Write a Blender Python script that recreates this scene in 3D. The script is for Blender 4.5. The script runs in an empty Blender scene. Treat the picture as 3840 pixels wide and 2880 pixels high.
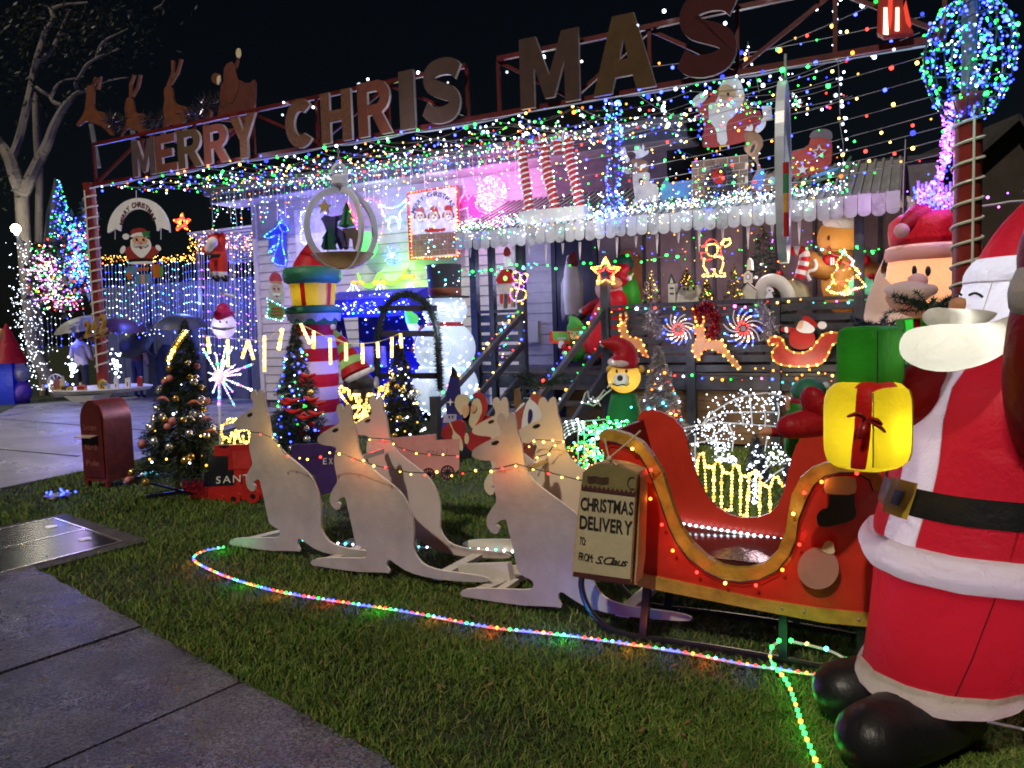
import bpy, math, random
import numpy as np
from mathutils import Vector as V
SC = bpy.context.scene
COL = SC.collection
random.seed(7)
PITCH, ROLL, FP, CX, CY, EYE = math.radians(4.4), math.radians(1.8), 2901.0, 1920.0, 1440.0, 1.5
CAM = V((0, 0, EYE))
_f = V((0, math.cos(PITCH), -math.sin(PITCH)))
_u0 = V((0, math.sin(PITCH), math.cos(PITCH)))
_r0 = V((1, 0, 0))
RT = _r0 * math.cos(ROLL) - _u0 * math.sin(ROLL)
UP = _r0 * math.sin(ROLL) + _u0 * math.cos(ROLL)
cam = bpy.data.cameras.new('camera')
camo = bpy.data.objects.new('camera', cam)
COL.objects.link(camo)
cam.sensor_width = 36
cam.lens = FP / 3840 * 36
cam.clip_start, cam.clip_end = .05, 500
from mathutils import Matrix
camo.matrix_world = Matrix(((RT.x, UP.x, -_f.x, 0), (RT.y, UP.y, -_f.y, 0), (RT.z, UP.z, -_f.z, EYE), (0, 0, 0, 1)))
SC.camera = camo
LDIR = V((-.5, -.75, .95)).normalized()          # towards the light
wd = bpy.data.worlds.new('World')
SC.world = wd
wd.use_nodes = True
nt = wd.node_tree
sky = nt.nodes.new('ShaderNodeTexSky')
sky.sky_type = 'NISHITA'
sky.sun_disc = False
sky.sun_elevation = math.asin(LDIR.z)
sky.sun_rotation = math.atan2(LDIR.x, LDIR.y)
bg = nt.nodes['Background']
nt.links.new(sky.outputs[0], bg.inputs[0])
bg.inputs[1].default_value = .0009
sl = bpy.data.lights.new('sun', 'SUN')
sl.energy, sl.angle, sl.color = 1.5, math.radians(1.2), (1, .89, .73)
so = bpy.data.objects.new('sun', sl)
COL.objects.link(so)
so.rotation_euler = LDIR.to_track_quat('Z', 'Y').to_euler()
so.location = (0, -5, 12)
SC.view_settings.view_transform = 'Standard'
SC.view_settings.look = 'None'
SC.view_settings.exposure = .4
SC.view_settings.gamma = 1
SC.view_settings.use_curve_mapping = False
cy = SC.cycles
cy.use_denoising = True
cy.max_bounces, cy.diffuse_bounces, cy.glossy_bounces, cy.transmission_bounces, cy.transparent_max_bounces = 4, 2, 2, 3, 4
cy.sample_clamp_indirect = 1.5
cy.sample_clamp_direct = 0
cy.caustics_reflective = cy.caustics_refractive = False
cy.filter_width = 1.8
ZC = dict(A=(0, 0, 2.212), B=(900, 200, 2.212), C=(1800, 0, 2.212), D=(2800, 0, 2.127), E=(0, 600, 2.212), F=(900, 600, 2.212),
          G=(1700, 700, 2.212), H=(2500, 700, 2.212), I=(300, 1150, 2.212), J=(1100, 1350, 2.212), K=(1600, 1500, 2.212),
          L=(2100, 1450, 2.212), M=(2840, 780, 2.212), N=(2840, 1350, 2.212), O=(2840, 2130, 2.212), Q=(0, 1800, 1.536), W=(0, 0, .57604))
def Z(c, s):
    ox, oy, k = ZC[c]
    return [(ox + float(a.split(',')[0]) / k, oy + float(a.split(',')[1]) / k) for a in s.split()]
def z1(c, x, y):
    ox, oy, k = ZC[c]
    return (ox + x / k, oy + y / k)
def ray(p):
    return _f * FP + RT * (p[0] - CX) - UP * (p[1] - CY)
def G(p, z=0.0):
    r = ray(p)
    return CAM + r * ((z - EYE) / r.z)
def Dp(p, y):
    r = ray(p)
    return CAM + r * (y / r.y)
O0 = V((-5.3, 10, 0))
d3 = V((.886, -.463, 0)).normalized()
n3 = V((-d3.y, d3.x, 0))
OD = O0.dot(n3)
ZU = V((0, 0, 1))
def F(s, k, z):
    return O0 + d3 * s + n3 * k + ZU * z
def U(p, k):
    r = ray(p)
    return CAM + r * ((OD + k) / r.dot(n3))
def SZ(p, k):
    q = U(p, k)
    return ((q - O0).dot(d3), q.z)
class Pl:
    """a vertical (or other) plane an object stands in; nrm points to the viewer's side"""
    def __init__(s, pt, nrm):
        s.pt, s.n = V(pt), V(nrm).normalized()
    def at(s, p, off=0.0):
        r = ray(p)
        return CAM + r * ((s.pt + s.n * off - CAM).dot(s.n) / r.dot(s.n))
def PK(k):
    return Pl(F(0, k, 0), -n3)
def sm(p, n=2, closed=True):
    for _ in range(n):
        q = []
        m = len(p)
        for i in range(m if closed else m - 1):
            a, b = p[i], p[(i + 1) % m]
            q += [tuple(x * .75 + y * .25 for x, y in zip(a, b)), tuple(x * .25 + y * .75 for x, y in zip(a, b))]
        if not closed:
            q = [p[0]] + q + [p[-1]]
        p = q
    return p
def sm3(p, n=2):
    p = [V(a) for a in p]
    for _ in range(n):
        q = [p[0]]
        for a, b in zip(p, p[1:]):
            q += [a * .75 + b * .25, a * .25 + b * .75]
        p = q + [p[-1]]
    return p
def ell(c, x, y, rx, ry, rot=0, n=22, a0=0, a1=360):
    ox, oy, k = ZC[c]
    cr, sr = math.cos(math.radians(rot)), math.sin(math.radians(rot))
    out = []
    full = abs(a1 - a0) >= 360
    for i in range(n):
        a = math.radians(a0 + (a1 - a0) * i / (n if full else n - 1))
        X, Y = rx * math.cos(a), ry * math.sin(a)
        out.append((ox + (x + X * cr - Y * sr) / k, oy + (y + X * sr + Y * cr) / k))
    return out
def stroke(p, w):
    """ribbon polygon of width w photo pixels along polyline p"""
    L, R = [], []
    for i, a in enumerate(p):
        b0, b1 = p[max(0, i - 1)], p[min(len(p) - 1, i + 1)]
        dx, dy = b1[0] - b0[0], b1[1] - b0[1]
        l = math.hypot(dx, dy) or 1
        nx, ny = -dy / l * w / 2, dx / l * w / 2
        L.append((a[0] + nx, a[1] + ny))
        R.append((a[0] - nx, a[1] - ny))
    return L + R[::-1]
def area2(p):
    return sum(a[0] * b[1] - b[0] * a[1] for a, b in zip(p, p[1:] + p[:1])) / 2
def walk(pts, step, closed=False):
    """points every `step` along a 3D polyline"""
    pts = [V(p) for p in pts] + ([V(pts[0])] if closed else [])
    out, acc = [pts[0].copy()], 0
    for a, b in zip(pts, pts[1:]):
        l = (b - a).length
        while l > 1e-9 and acc + l >= step:
            t = (step - acc) / l
            a = a.lerp(b, t)
            out.append(a.copy())
            l = (b - a).length
            acc = 0
        acc += l
    return out
MT = {}
def _nodes(name):
    m = bpy.data.materials.new(name)
    m.use_nodes = True
    t = m.node_tree
    return m, t, t.nodes['Principled BSDF'], t.nodes['Material Output']
def _noise(t, scale, detail=4, rough=.6):
    tc = t.nodes.new('ShaderNodeTexCoord')
    n = t.nodes.new('ShaderNodeTexNoise')
    n.inputs['Scale'].default_value = scale
    n.inputs['Detail'].default_value = detail
    n.inputs['Roughness'].default_value = rough
    t.links.new(tc.outputs['Object'], n.inputs['Vector'])
    return n
def _mixcol(t, fac, a, b):
    x = t.nodes.new('ShaderNodeMix')
    x.data_type = 'RGBA'
    t.links.new(fac, x.inputs[0])
    for s, c in ((6, a), (7, b)):
        if hasattr(c, 'links'):
            t.links.new(c, x.inputs[s])
        else:
            x.inputs[s].default_value = (*c, 1)
    return x.outputs[2]
def mt(name, col, rough=.55, var=.22, scale=9, bump=.15, bscale=60, metal=0, coat=0, alpha=None):
    if name in MT:
        return MT[name]
    m, t, b, o = _nodes(name)
    n = _noise(t, scale)
    r = t.nodes.new('ShaderNodeMapRange')
    r.inputs[1].default_value, r.inputs[2].default_value = .3, .7
    t.links.new(n.outputs[0], r.inputs[0])
    c2 = tuple(max(0, c * (1 - var * 1.4)) for c in col)
    c1 = tuple(min(1, c * (1 + var * .5)) for c in col)
    t.links.new(_mixcol(t, r.outputs[0], c2, c1), b.inputs['Base Color'])
    b.inputs['Roughness'].default_value = rough
    b.inputs['Metallic'].default_value = metal
    b.inputs['Coat Weight'].default_value = coat
    b.inputs['Coat Roughness'].default_value = .12
    if bump:
        n2 = _noise(t, bscale, 3)
        bp = t.nodes.new('ShaderNodeBump')
        bp.inputs['Strength'].default_value = bump
        bp.inputs['Distance'].default_value = .01
        t.links.new(n2.outputs[0], bp.inputs['Height'])
        t.links.new(bp.outputs[0], b.inputs['Normal'])
    MT[name] = m
    return m
def em(name, col, st, samp='NONE'):
    if name in MT:
        return MT[name]
    m, t, b, o = _nodes(name)
    b.inputs['Base Color'].default_value = (*[c * .5 for c in col], 1)
    b.inputs['Emission Color'].default_value = (*col, 1)
    b.inputs['Emission Strength'].default_value = st
    m.cycles.emission_sampling = samp
    MT[name] = m
    return m
def inf(name, col, tr=.55, wr=.35, bs=7, rough=.45):
    """inflatable nylon: diffuse outside, lets the lamp inside shine through, soft wrinkles"""
    if name in MT:
        return MT[name]
    m, t, b, o = _nodes(name)
    b.inputs['Base Color'].default_value = (*col, 1)
    b.inputs['Roughness'].default_value = rough
    b.inputs['Specular IOR Level'].default_value = .35
    n2 = _noise(t, bs, 5, .55)
    n2.inputs['Distortion'].default_value = .6
    n4 = _noise(t, 90, 2)
    ad = t.nodes.new('ShaderNodeMath')
    ad.operation = 'MULTIPLY_ADD'
    ad.inputs[1].default_value = .06
    t.links.new(n4.outputs[0], ad.inputs[0])
    t.links.new(n2.outputs[0], ad.inputs[2])
    bp = t.nodes.new('ShaderNodeBump')
    bp.inputs['Strength'].default_value = wr
    bp.inputs['Distance'].default_value = .05
    t.links.new(ad.outputs[0], bp.inputs['Height'])
    t.links.new(bp.outputs[0], b.inputs['Normal'])
    tl = t.nodes.new('ShaderNodeBsdfTranslucent')
    tl.inputs[0].default_value = (*col, 1)
    t.links.new(bp.outputs[0], tl.inputs[1])
    mx = t.nodes.new('ShaderNodeMixShader')
    mx.inputs[0].default_value = tr
    t.links.new(b.outputs[0], mx.inputs[1])
    t.links.new(tl.outputs[0], mx.inputs[2])
    t.links.new(mx.outputs[0], o.inputs['Surface'])
    MT[name] = m
    return m
ORG = {}
def link(o, parent=None):
    COL.objects.link(o)
    if parent is not None:
        o.parent = parent
        ORG[o.name] = ORG[parent.name]
    return o
def tag(o, label=None, cat=None, group=None, kind=None):
    if label: o['label'] = label
    if cat: o['category'] = cat
    if group: o['group'] = group
    if kind: o['kind'] = kind
    return o
def T(name, label, cat, loc, group=None, kind=None):
    o = bpy.data.objects.new(name, None)
    o.empty_display_size = .1
    COL.objects.link(o)
    o.location = loc
    ORG[o.name] = V(loc)
    return tag(o, label, cat, group, kind)
class MB:
    K = 1.0                                     # size factor for rounded shapes
    def __init__(s):
        s.v, s.f = [], []
    def add(s, vs, fs):
        b = len(s.v)
        s.v += [tuple(x) for x in vs]
        s.f += [[i + b for i in f] for f in fs]
        return s
    def hexa(s, p):
        """8 corners: bottom ring then top ring"""
        return s.add(p, [(3, 2, 1, 0), (4, 5, 6, 7), (0, 1, 5, 4), (1, 2, 6, 5), (2, 3, 7, 6), (3, 0, 4, 7)])
    def box(s, c, sx, sy, sz, ax=None, ay=None):
        c = V(c)
        X = (V(ax) if ax else V((1, 0, 0))) * sx / 2
        Y = (V(ay) if ay else V((0, 1, 0))) * sy / 2
        Zz = X.cross(Y).normalized() * sz / 2
        return s.hexa([c - X - Y - Zz, c + X - Y - Zz, c + X + Y - Zz, c - X + Y - Zz, c - X - Y + Zz, c + X - Y + Zz, c + X + Y + Zz, c - X + Y + Zz])
    def fbox(s, s0, s1, k0, k1, z0, z1):
        """box in house coordinates: along the front, back from the sign beam, up"""
        return s.hexa([F(s0, k0, z0), F(s1, k0, z0), F(s1, k1, z0), F(s0, k1, z0), F(s0, k0, z1), F(s1, k0, z1), F(s1, k1, z1), F(s0, k1, z1)])
    def prism(s, poly, vec):
        n = len(poly)
        vec = V(vec)
        a = [V(p) for p in poly]
        s.add(a + [p + vec for p in a], [list(range(n)), list(range(2 * n - 1, n - 1, -1))] + [[i, i + n, (i + 1) % n + n, (i + 1) % n] for i in range(n)])
        return s
    def bar(s, a, b, w, h=None, up=None):
        """square timber from a to b"""
        a, b = V(a), V(b)
        t = (b - a).normalized()
        u = V(up) if up else (ZU if abs(t.z) < .9 else n3)
        x = t.cross(u).normalized() * w / 2
        y = x.cross(t).normalized() * (h or w) / 2
        return s.hexa([a - x - y, a + x - y, a + x + y, a - x + y, b - x - y, b + x - y, b + x + y, b - x + y])
    def tube(s, pts, r, seg=6, closed=False, flat=1.0, cap=True):
        pts = [V(p) for p in pts]
        n = len(pts)
        rs = r if isinstance(r, (list, tuple)) else [r] * n
        base = len(s.v)
        prev = None
        for i, p in enumerate(pts):
            if closed:
                t = pts[(i + 1) % n] - pts[i - 1]
            else:
                t = pts[min(i + 1, n - 1)] - pts[max(i - 1, 0)]
            t = t.normalized() if t.length > 1e-9 else V((0, 0, 1))
            if prev is None:
                ref = ZU if abs(t.z) < .9 else V((1, 0, 0))
                x = t.cross(ref).normalized()
            else:
                x = (prev - t * prev.dot(t)).normalized()
            prev = x
            y = t.cross(x)
            for j in range(seg):
                a = 2 * math.pi * j / seg
                s.v.append(tuple(p + x * (rs[i] * math.cos(a)) + y * (rs[i] * flat * math.sin(a))))
        m = n if closed else n - 1
        for i in range(m):
            for j in range(seg):
                a, b = base + i * seg, base + ((i + 1) % n) * seg
                s.f.append([a + j, a + (j + 1) % seg, b + (j + 1) % seg, b + j])
        if cap and not closed:
            s.f.append([base + j for j in range(seg)][::-1])
            s.f.append([base + (n - 1) * seg + j for j in range(seg)])
        return s
    def blob(s, pts, rad, seg=14, flat=1.0, n=2):
        """rounded limb: smoothed centre line and radii, domed ends"""
        q = sm3([V((*p, 0)).to_3d() if len(p) == 2 else V(p) for p in pts], n)
        rr = [V((r * s.K, 0, 0)) for r in rad]
        rr = [a.x for a in sm3(rr, n)]
        a, b = q[0], q[-1]
        t0, t1 = (q[0] - q[1]).normalized(), (q[-1] - q[-2]).normalized()
        pre = [(a + t0 * rr[0] * math.sin(x), rr[0] * math.cos(x)) for x in (1.5, 1.2, .85, .45)]
        post = [(b + t1 * rr[-1] * math.sin(x), rr[-1] * math.cos(x)) for x in (.45, .85, 1.2, 1.5)]
        return s.tube([p for p, _ in pre] + q + [p for p, _ in post], [r for _, r in pre] + rr + [r for _, r in post], seg, flat=flat)
    def ball(s, c, r, seg=16, ring=10, sc=(1, 1, 1), ax=None):
        c = V(c)
        X, Y, Zz = ax or (V((1, 0, 0)), V((0, 1, 0)), V((0, 0, 1)))
        r *= s.K
        X, Y, Zz = X * r * sc[0], Y * r * sc[1], Zz * r * sc[2]
        vs = [c - Zz]
        for i in range(1, ring):
            a = -math.pi / 2 + math.pi * i / ring
            for j in range(seg):
                b = 2 * math.pi * j / seg
                vs.append(c + X * (math.cos(a) * math.cos(b)) + Y * (math.cos(a) * math.sin(b)) + Zz * math.sin(a))
        vs.append(c + Zz)
        fs = [[0, 1 + (j + 1) % seg, 1 + j] for j in range(seg)]
        for i in range(ring - 2):
            for j in range(seg):
                a, b = 1 + i * seg, 1 + (i + 1) * seg
                fs.append([a + j, a + (j + 1) % seg, b + (j + 1) % seg, b + j])
        e = len(vs) - 1
        a = 1 + (ring - 2) * seg
        fs += [[a + j, a + (j + 1) % seg, e] for j in range(seg)]
        return s.add(vs, fs)
    def lathe(s, c, prof, seg=24, sx=1.0, sy=1.0, yaw=0.0, lean=(0, 0), a0=0, a1=360):
        """prof: (radius, height); c: base centre; lean: sideways shift per metre of height"""
        c = V(c)
        full = a1 - a0 >= 360
        m = seg if full else seg + 1
        base = len(s.v)
        cyw, syw = math.cos(yaw), math.sin(yaw)
        for r, h in prof:
            for j in range(m):
                a = math.radians(a0 + (a1 - a0) * j / seg)
                x, y = r * sx * math.cos(a), r * sy * math.sin(a)
                s.v.append((c.x + x * cyw - y * syw + lean[0] * h, c.y + x * syw + y * cyw + lean[1] * h, c.z + h))
        for i in range(len(prof) - 1):
            for j in range(seg):
                a, b = base + i * m, base + (i + 1) * m
                s.f.append([a + j, a + (j + 1) % m, b + (j + 1) % m, b + j])
        return s
    def obj(s, name, mat, parent=None, smooth=False):
        me = bpy.data.meshes.new(name)
        if parent is not None:
            o = ORG[parent.name]
        else:
            a = np.array(s.v)
            lo, hi = a.min(0), a.max(0)
            o = V(((lo[0] + hi[0]) / 2, (lo[1] + hi[1]) / 2, lo[2]))
        me.from_pydata([(x - o.x, y - o.y, z - o.z) for x, y, z in s.v], [], s.f)
        if mat is not None:
            me.materials.append(mat)
        if smooth:
            me.polygons.foreach_set('use_smooth', [True] * len(me.polygons))
            if smooth != 'all':
                try:
                    me.set_sharp_from_angle(angle=math.radians(50))
                except Exception:
                    pass
        me.update()
        ob = bpy.data.objects.new(name, me)
        link(ob, parent)
        if parent is None:
            ob.location = o
            ORG[ob.name] = o
        return ob
def copy_part(src, parent, loc=None):
    c = src.copy()
    COL.objects.link(c)
    c.parent = parent
    ORG[c.name] = ORG[parent.name]
    if loc is not None:
        c.location = V(loc) - ORG[parent.name]
    return c
def plate(name, pts, pl, mat, parent=None, lay=0, th=None, smooth=False):
    if th is None:
        th = .014 if lay == 0 else .004
    off = .0046 * lay
    if area2(pts) > 0:
        pts = pts[::-1]
    m = MB()
    m.prism([pl.at(p, off) for p in pts], -pl.n * th)
    o = m.obj(name, mat, parent)
    return o
def fig(name, label, cat, pl, items, group=None, th=.014):
    """a painted board: items = (part name, material, outline, layer)"""
    pts = [pl.at(p) for p in items[0][2]]
    lo = min(pts, key=lambda q: q.z)
    cx = sum((q for q in pts), V((0, 0, 0))) / len(pts)
    t = T(name, label, cat, (cx.x, cx.y, lo.z), group)
    for it in items:
        plate(it[0], it[2], pl, it[1], t, it[3], th if it[3] == 0 else None)
    return t
GL = {}
for _c in sorted(set('MERRYCHRISTMAS SANTAEXTRAINLettersNorthPole242CHRISTMASDELIVERYTOFROM:S.ClausHOMIFGWKP\'')):
    if _c == ' ':
        continue
    for _b in (0, 1):
        cu = bpy.data.curves.new('glyph', 'FONT')
        cu.body = _c
        cu.offset = .018 * _b
        cu.resolution_u = 3
        cu.fill_mode = 'BOTH'
        cu.extrude = .02
        ob = bpy.data.objects.new('glyph', cu)
        COL.objects.link(ob)
        me = bpy.data.meshes.new_from_object(ob.evaluated_get(bpy.context.evaluated_depsgraph_get()))
        GL[_c, _b] = ([tuple(q.co) for q in me.vertices], [list(p.vertices) for p in me.polygons])
        bpy.data.objects.remove(ob)
        bpy.data.curves.remove(cu)
        bpy.data.meshes.remove(me)
def text(name, s, a, b, c, nrm, mat, parent, bold=0, th=.004, gap=.09):
    """lettering whose baseline runs a->b (points) and whose capital height reaches c above a"""
    a, b, c, nrm = V(a), V(b), V(c), V(nrm)
    x, lay = 0, []
    for ch in s:
        if ch == ' ':
            x += .34
            continue
        v, f = GL[ch, bold]
        lo = min(q[0] for q in v)
        lay.append((v, f, x - lo))
        x += max(q[0] for q in v) - lo + gap
    w = x - gap
    m = MB()
    for v, f, dx in lay:
        m.add([a + (b - a) * ((q[0] + dx) / w) + (c - a) * (q[1] / .72) + nrm * (q[2] / .02 * th / 2 + th / 2 + .001) for q in v], f)
    return m.obj(name, mat, parent)
def arctext(name, s, cen, r, a0, a1, size, pl, off, mat, parent, bold=1, inward=False):
    """letters round an arc in plane pl: centre and radius in metres in the plane; angles in degrees from +right"""
    right = ZU.cross(pl.n).normalized()
    m = MB()
    n = len(s)
    ws = [.3 if ch == ' ' else max(q[0] for q in GL[ch, bold][0]) - min(q[0] for q in GL[ch, bold][0]) + .1 for ch in s]
    tot = sum(ws)
    x = 0
    for ch, w in zip(s, ws):
        a = math.radians(a0 + (a1 - a0) * (x + w / 2) / tot)
        x += w
        if ch == ' ':
            continue
        up = right * math.cos(a) + ZU * math.sin(a)
        rt = right * math.sin(a) - ZU * math.cos(a)
        v, f = GL[ch, bold]
        lo = (min(q[0] for q in v) + max(q[0] for q in v)) / 2
        m.add([cen + up * (r + q[1] * size / .72) + rt * ((q[0] - lo) * size / .72) + pl.n * (off + q[2] * .1) for q in v], f)
    return m.obj(name, mat, parent)
BC = dict(w=(.75, .85, 1), y=(1, .55, .09), r=(1, .03, .02), g=(.025, 1, .09), b=(.03, .05, 1), p=(1, .12, .65), v=(.35, .08, 1), c=(.1, .8, 1), o=(1, .22, .02))
BST = dict(w=6, y=7, r=6, g=6, b=10, p=6, v=9, c=5, o=7)
_bm = {}
_t = (1 + 5 ** .5) / 2
_iv = [V(p).normalized() for p in ((-1, _t, 0), (1, _t, 0), (-1, -_t, 0), (1, -_t, 0), (0, -1, _t), (0, 1, _t), (0, -1, -_t), (0, 1, -_t), (_t, 0, -1), (_t, 0, 1), (-_t, 0, -1), (-_t, 0, 1))]
_if = [(0, 11, 5), (0, 5, 1), (0, 1, 7), (0, 7, 10), (0, 10, 11), (1, 5, 9), (5, 11, 4), (11, 10, 2), (10, 7, 6), (7, 1, 8), (3, 9, 4), (3, 4, 2), (3, 2, 6), (3, 6, 8), (3, 8, 9), (4, 9, 5), (2, 4, 11), (6, 2, 10), (8, 6, 7), (9, 8, 1)]
def bmat(c, near=False):
    return em('bulb_' + c + ('_near' if near else ''), BC[c], BST[c] * (1 if not near else .8), 'FRONT' if near else 'NONE')
def bulb(c, p, parent, r=.009, near=False):
    dim = not near and random.random() < .3
    k = (c, near, dim)
    if k not in _bm:
        me = bpy.data.meshes.new('bulb')
        me.from_pydata([tuple(q) for q in _iv], [], _if)
        me.polygons.foreach_set('use_smooth', [True] * 20)
        me.materials.append(em('bulb_dim_' + c, BC[c], BST[c] * .22) if dim else bmat(c, near))
        _bm[k] = me
    o = bpy.data.objects.new('bulb', _bm[k])
    COL.objects.link(o)
    o.parent = parent
    o.location = V(p) - ORG[parent.name]
    r *= random.choice((.7, .85, 1, 1, 1.15, 1.45)) if not near else 1
    o.scale = (r, r, r)
    return o
def bulb_mass(name, pts, cols, parent, r=.009):
    """bulbs too many and small to pick apart: one mesh with a material per colour"""
    cs = sorted(set(cols))
    pts = np.array([tuple(p) for p in pts], float)
    n = len(pts)
    iv = np.array([tuple(q) for q in _iv])
    rr = np.array([r * random.choice((.6, .75, .9, 1, 1.2, 1.5)) for _ in range(n)])
    o = ORG[parent.name]
    v = (pts[:, None, :] + iv[None] * rr[:, None, None]).reshape(-1, 3) - np.array(o)
    f = (np.arange(n)[:, None, None] * 12 + np.array(_if)[None]).reshape(-1, 3)
    me = bpy.data.meshes.new(name)
    me.from_pydata(v.tolist(), [], f.tolist())
    for c in cs:
        me.materials.append(bmat(c))
    for c in cs:
        me.materials.append(em('bulb_dim_' + c, BC[c], BST[c] * .22))
    ci = np.repeat([cs.index(random.choice(cols)) + len(cs) * (random.random() < .3) for _ in range(n)], 20)
    me.polygons.foreach_set('material_index', ci.astype(np.int32))
    me.update()
    ob = bpy.data.objects.new(name, me)
    link(ob, parent)
    ob['kind'] = 'stuff'
    return ob
def string(name, label, cat, pts, step, cols, r=.009, group=None, wire=.003, near=False, wmat=None, drop=.02, seq=False, sag=0, parent=None):
    """a light string: cable plus bulbs, each bulb its own part"""
    pts = [V(p) for p in pts]
    if sag:
        q = []
        for a, b in zip(pts, pts[1:]):
            q += [a.lerp(b, i / 10) - ZU * sag * 4 * (i / 10) * (1 - i / 10) for i in range(10)]
        pts = q + [pts[-1]]
    t = parent or T(name, label, cat, pts[0], group)
    MB().tube(pts, wire, 4).obj('cable', wmat or mt('cable_green', (.01, .02, .012)), t)
    for i, p in enumerate(walk(pts, step)):
        j = V((random.uniform(-1, 1), random.uniform(-1, 1), random.uniform(-1.2, .6))) * drop
        c = cols[i % len(cols)] if seq else random.choice(cols)
        bulb(c, p + j, t, r * random.uniform(.75, 1.2), near)
    return t
def outline(t, pts, step, cols, r=.008, seq=False, near=False, closed=True):
    for i, p in enumerate(walk(pts, step, closed)):
        bulb(cols[i % len(cols)] if seq else random.choice(cols), p, t, r, near)
def lamp(name, p, col, e, r=.12):
    l = bpy.data.lights.new(name, 'POINT')
    l.energy, l.color, l.shadow_soft_size = e, col, r
    o = bpy.data.objects.new(name, l)
    COL.objects.link(o)
    o.location = p
    return o
WOODW = mt('white_painted_board', (.62, .58, .52), .5, .12, 5, .12, 40)
DARKT = mt('dark_grey_timber', (.035, .04, .055), .5, .3, 12, .3, 50)
CONC = None
RED = mt('red_paint', (.42, .02, .015), .32, .2, 6, .12, 70)
GOLD = mt('gold_paint', (.42, .25, .035), .38, .3, 14, .35, 60)
BLACK = mt('black_paint', (.012, .012, .014), .4, .3, 10, .1)
WHITE = mt('white_paint', (.78, .78, .8), .5, .08, 6, .1)
GREEN = mt('green_paint', (.03, .2, .06), .5)
DGREEN = mt('dark_green_paint', (.015, .09, .05), .5)
BLUE = mt('blue_paint', (.04, .12, .45), .5)
NAVY = mt('navy_paint', (.02, .02, .16), .5)
SKIN = mt('skin_paint', (.72, .42, .26), .5)
BROWN = mt('brown_paint', (.13, .065, .035), .55)
TAN = mt('tan_paint', (.45, .27, .13), .5)
PINK = mt('pink_paint', (.6, .25, .24), .5, .1)
YEL = mt('yellow_paint', (.65, .45, .05), .5)
CREAM = mt('cream_paint', (.66, .56, .36), .5, .1)
WIRE = mt('white_cable', (.6, .6, .6), .4, .05)
STEEL = mt('galvanised_steel', (.35, .36, .38), .4, .2, 8, .1, 40, .6)
def ground_mat(name, c1, c2, rough0, rough1, s1, bs, bump, agg=0):
    m, t, b, o = _nodes(name)
    n = _noise(t, s1, 8, .65)
    r = t.nodes.new('ShaderNodeMapRange')
    r.inputs[1].default_value, r.inputs[2].default_value = .35, .65
    t.links.new(n.outputs[0], r.inputs[0])
    base = _mixcol(t, r.outputs[0], c1, c2)
    if agg:
        g = t.nodes.new('ShaderNodeMapRange')
        g.inputs[1].default_value, g.inputs[2].default_value = .44, .6
        t.links.new(_noise(t, agg, 3, .8).outputs[0], g.inputs[0])
        mm = t.nodes.new('ShaderNodeMix')
        mm.data_type, mm.blend_type = 'RGBA', 'MULTIPLY'
        mm.inputs[0].default_value = 1
        t.links.new(base, mm.inputs[6])
        t.links.new(_mixcol(t, g.outputs[0], (.18, .18, .19), (2.3, 2.25, 2.2)), mm.inputs[7])
        base = mm.outputs[2]
    t.links.new(base, b.inputs['Base Color'])
    rr = t.nodes.new('ShaderNodeMapRange')
    rr.inputs[1].default_value, rr.inputs[2].default_value = .35, .65
    rr.inputs[3].default_value, rr.inputs[4].default_value = rough0, rough1
    n3_ = _noise(t, s1 * .6, 5)
    t.links.new(n3_.outputs[0], rr.inputs[0])
    t.links.new(rr.outputs[0], b.inputs['Roughness'])
    n2 = _noise(t, bs, 4, .7)
    bp = t.nodes.new('ShaderNodeBump')
    bp.inputs['Strength'].default_value = bump
    bp.inputs['Distance'].default_value = .012
    t.links.new(n2.outputs[0], bp.inputs['Height'])
    t.links.new(bp.outputs[0], b.inputs['Normal'])
    return m
LAWN = ground_mat('lawn_soil', (.012, .018, .006), (.03, .045, .012), .7, .95, 3, 60, .6)
WETC = ground_mat('wet_concrete', (.035, .036, .04), (.1, .1, .105), .12, .42, 3.2, 60, 1.0, 85)
DRYC = ground_mat('driveway_concrete', (.15, .15, .16), (.3, .3, .3), .2, .55, 1.5, 60, .5)
m = MB()
m.add([(-120, -60, -.03), (120, -60, -.03), (120, 160, -.03), (-120, 160, -.03)], [(0, 1, 2, 3)])
lawn = tag(m.obj('lawn', LAWN), kind='structure')
# footpath: slabs with sunken joints
pe0, pe1 = G(z1('Q', 270, 540)), G(z1('Q', 2212, 1600))
pe = (pe1 - pe0).normalized()
ja, jb = G(z1('Q', 780, 850)), G(z1('Q', 0, 1110))
jd = (jb - ja).normalized()
j2 = G(z1('Q', 1390, 1160))
t1, t2 = (ja - pe0).dot(pe), (j2 - pe0).dot(pe)
stp = t2 - t1
fp = T('footpath', None, None, (pe0.x, pe0.y, -.02), kind='structure')
cuts = [t1 - 2.6, t1, t2, t2 + stp * 1.05, t2 + 2 * stp, t2 + 3 * stp]
for i, (a, b) in enumerate(zip(cuts, cuts[1:])):
    A, B = pe0 + pe * (a + .012), pe0 + pe * (b - .012)
    h = -.004 * (i % 2)
    far = 2.6
    m = MB()
    edge = []
    n = 60
    for q in range(n + 1):                       # grass eats unevenly into the edge
        e = A.lerp(B, q / n)
        edge.append(e - jd * (random.uniform(-.004, .006) + .006 * math.sin(q * .7 + i)))
    poly = edge + [B + jd * far, A + jd * far]
    m.prism([p + ZU * (h - .06) for p in poly][::-1], ZU * .06)
    m.obj('concrete_slab', WETC, fp)
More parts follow.
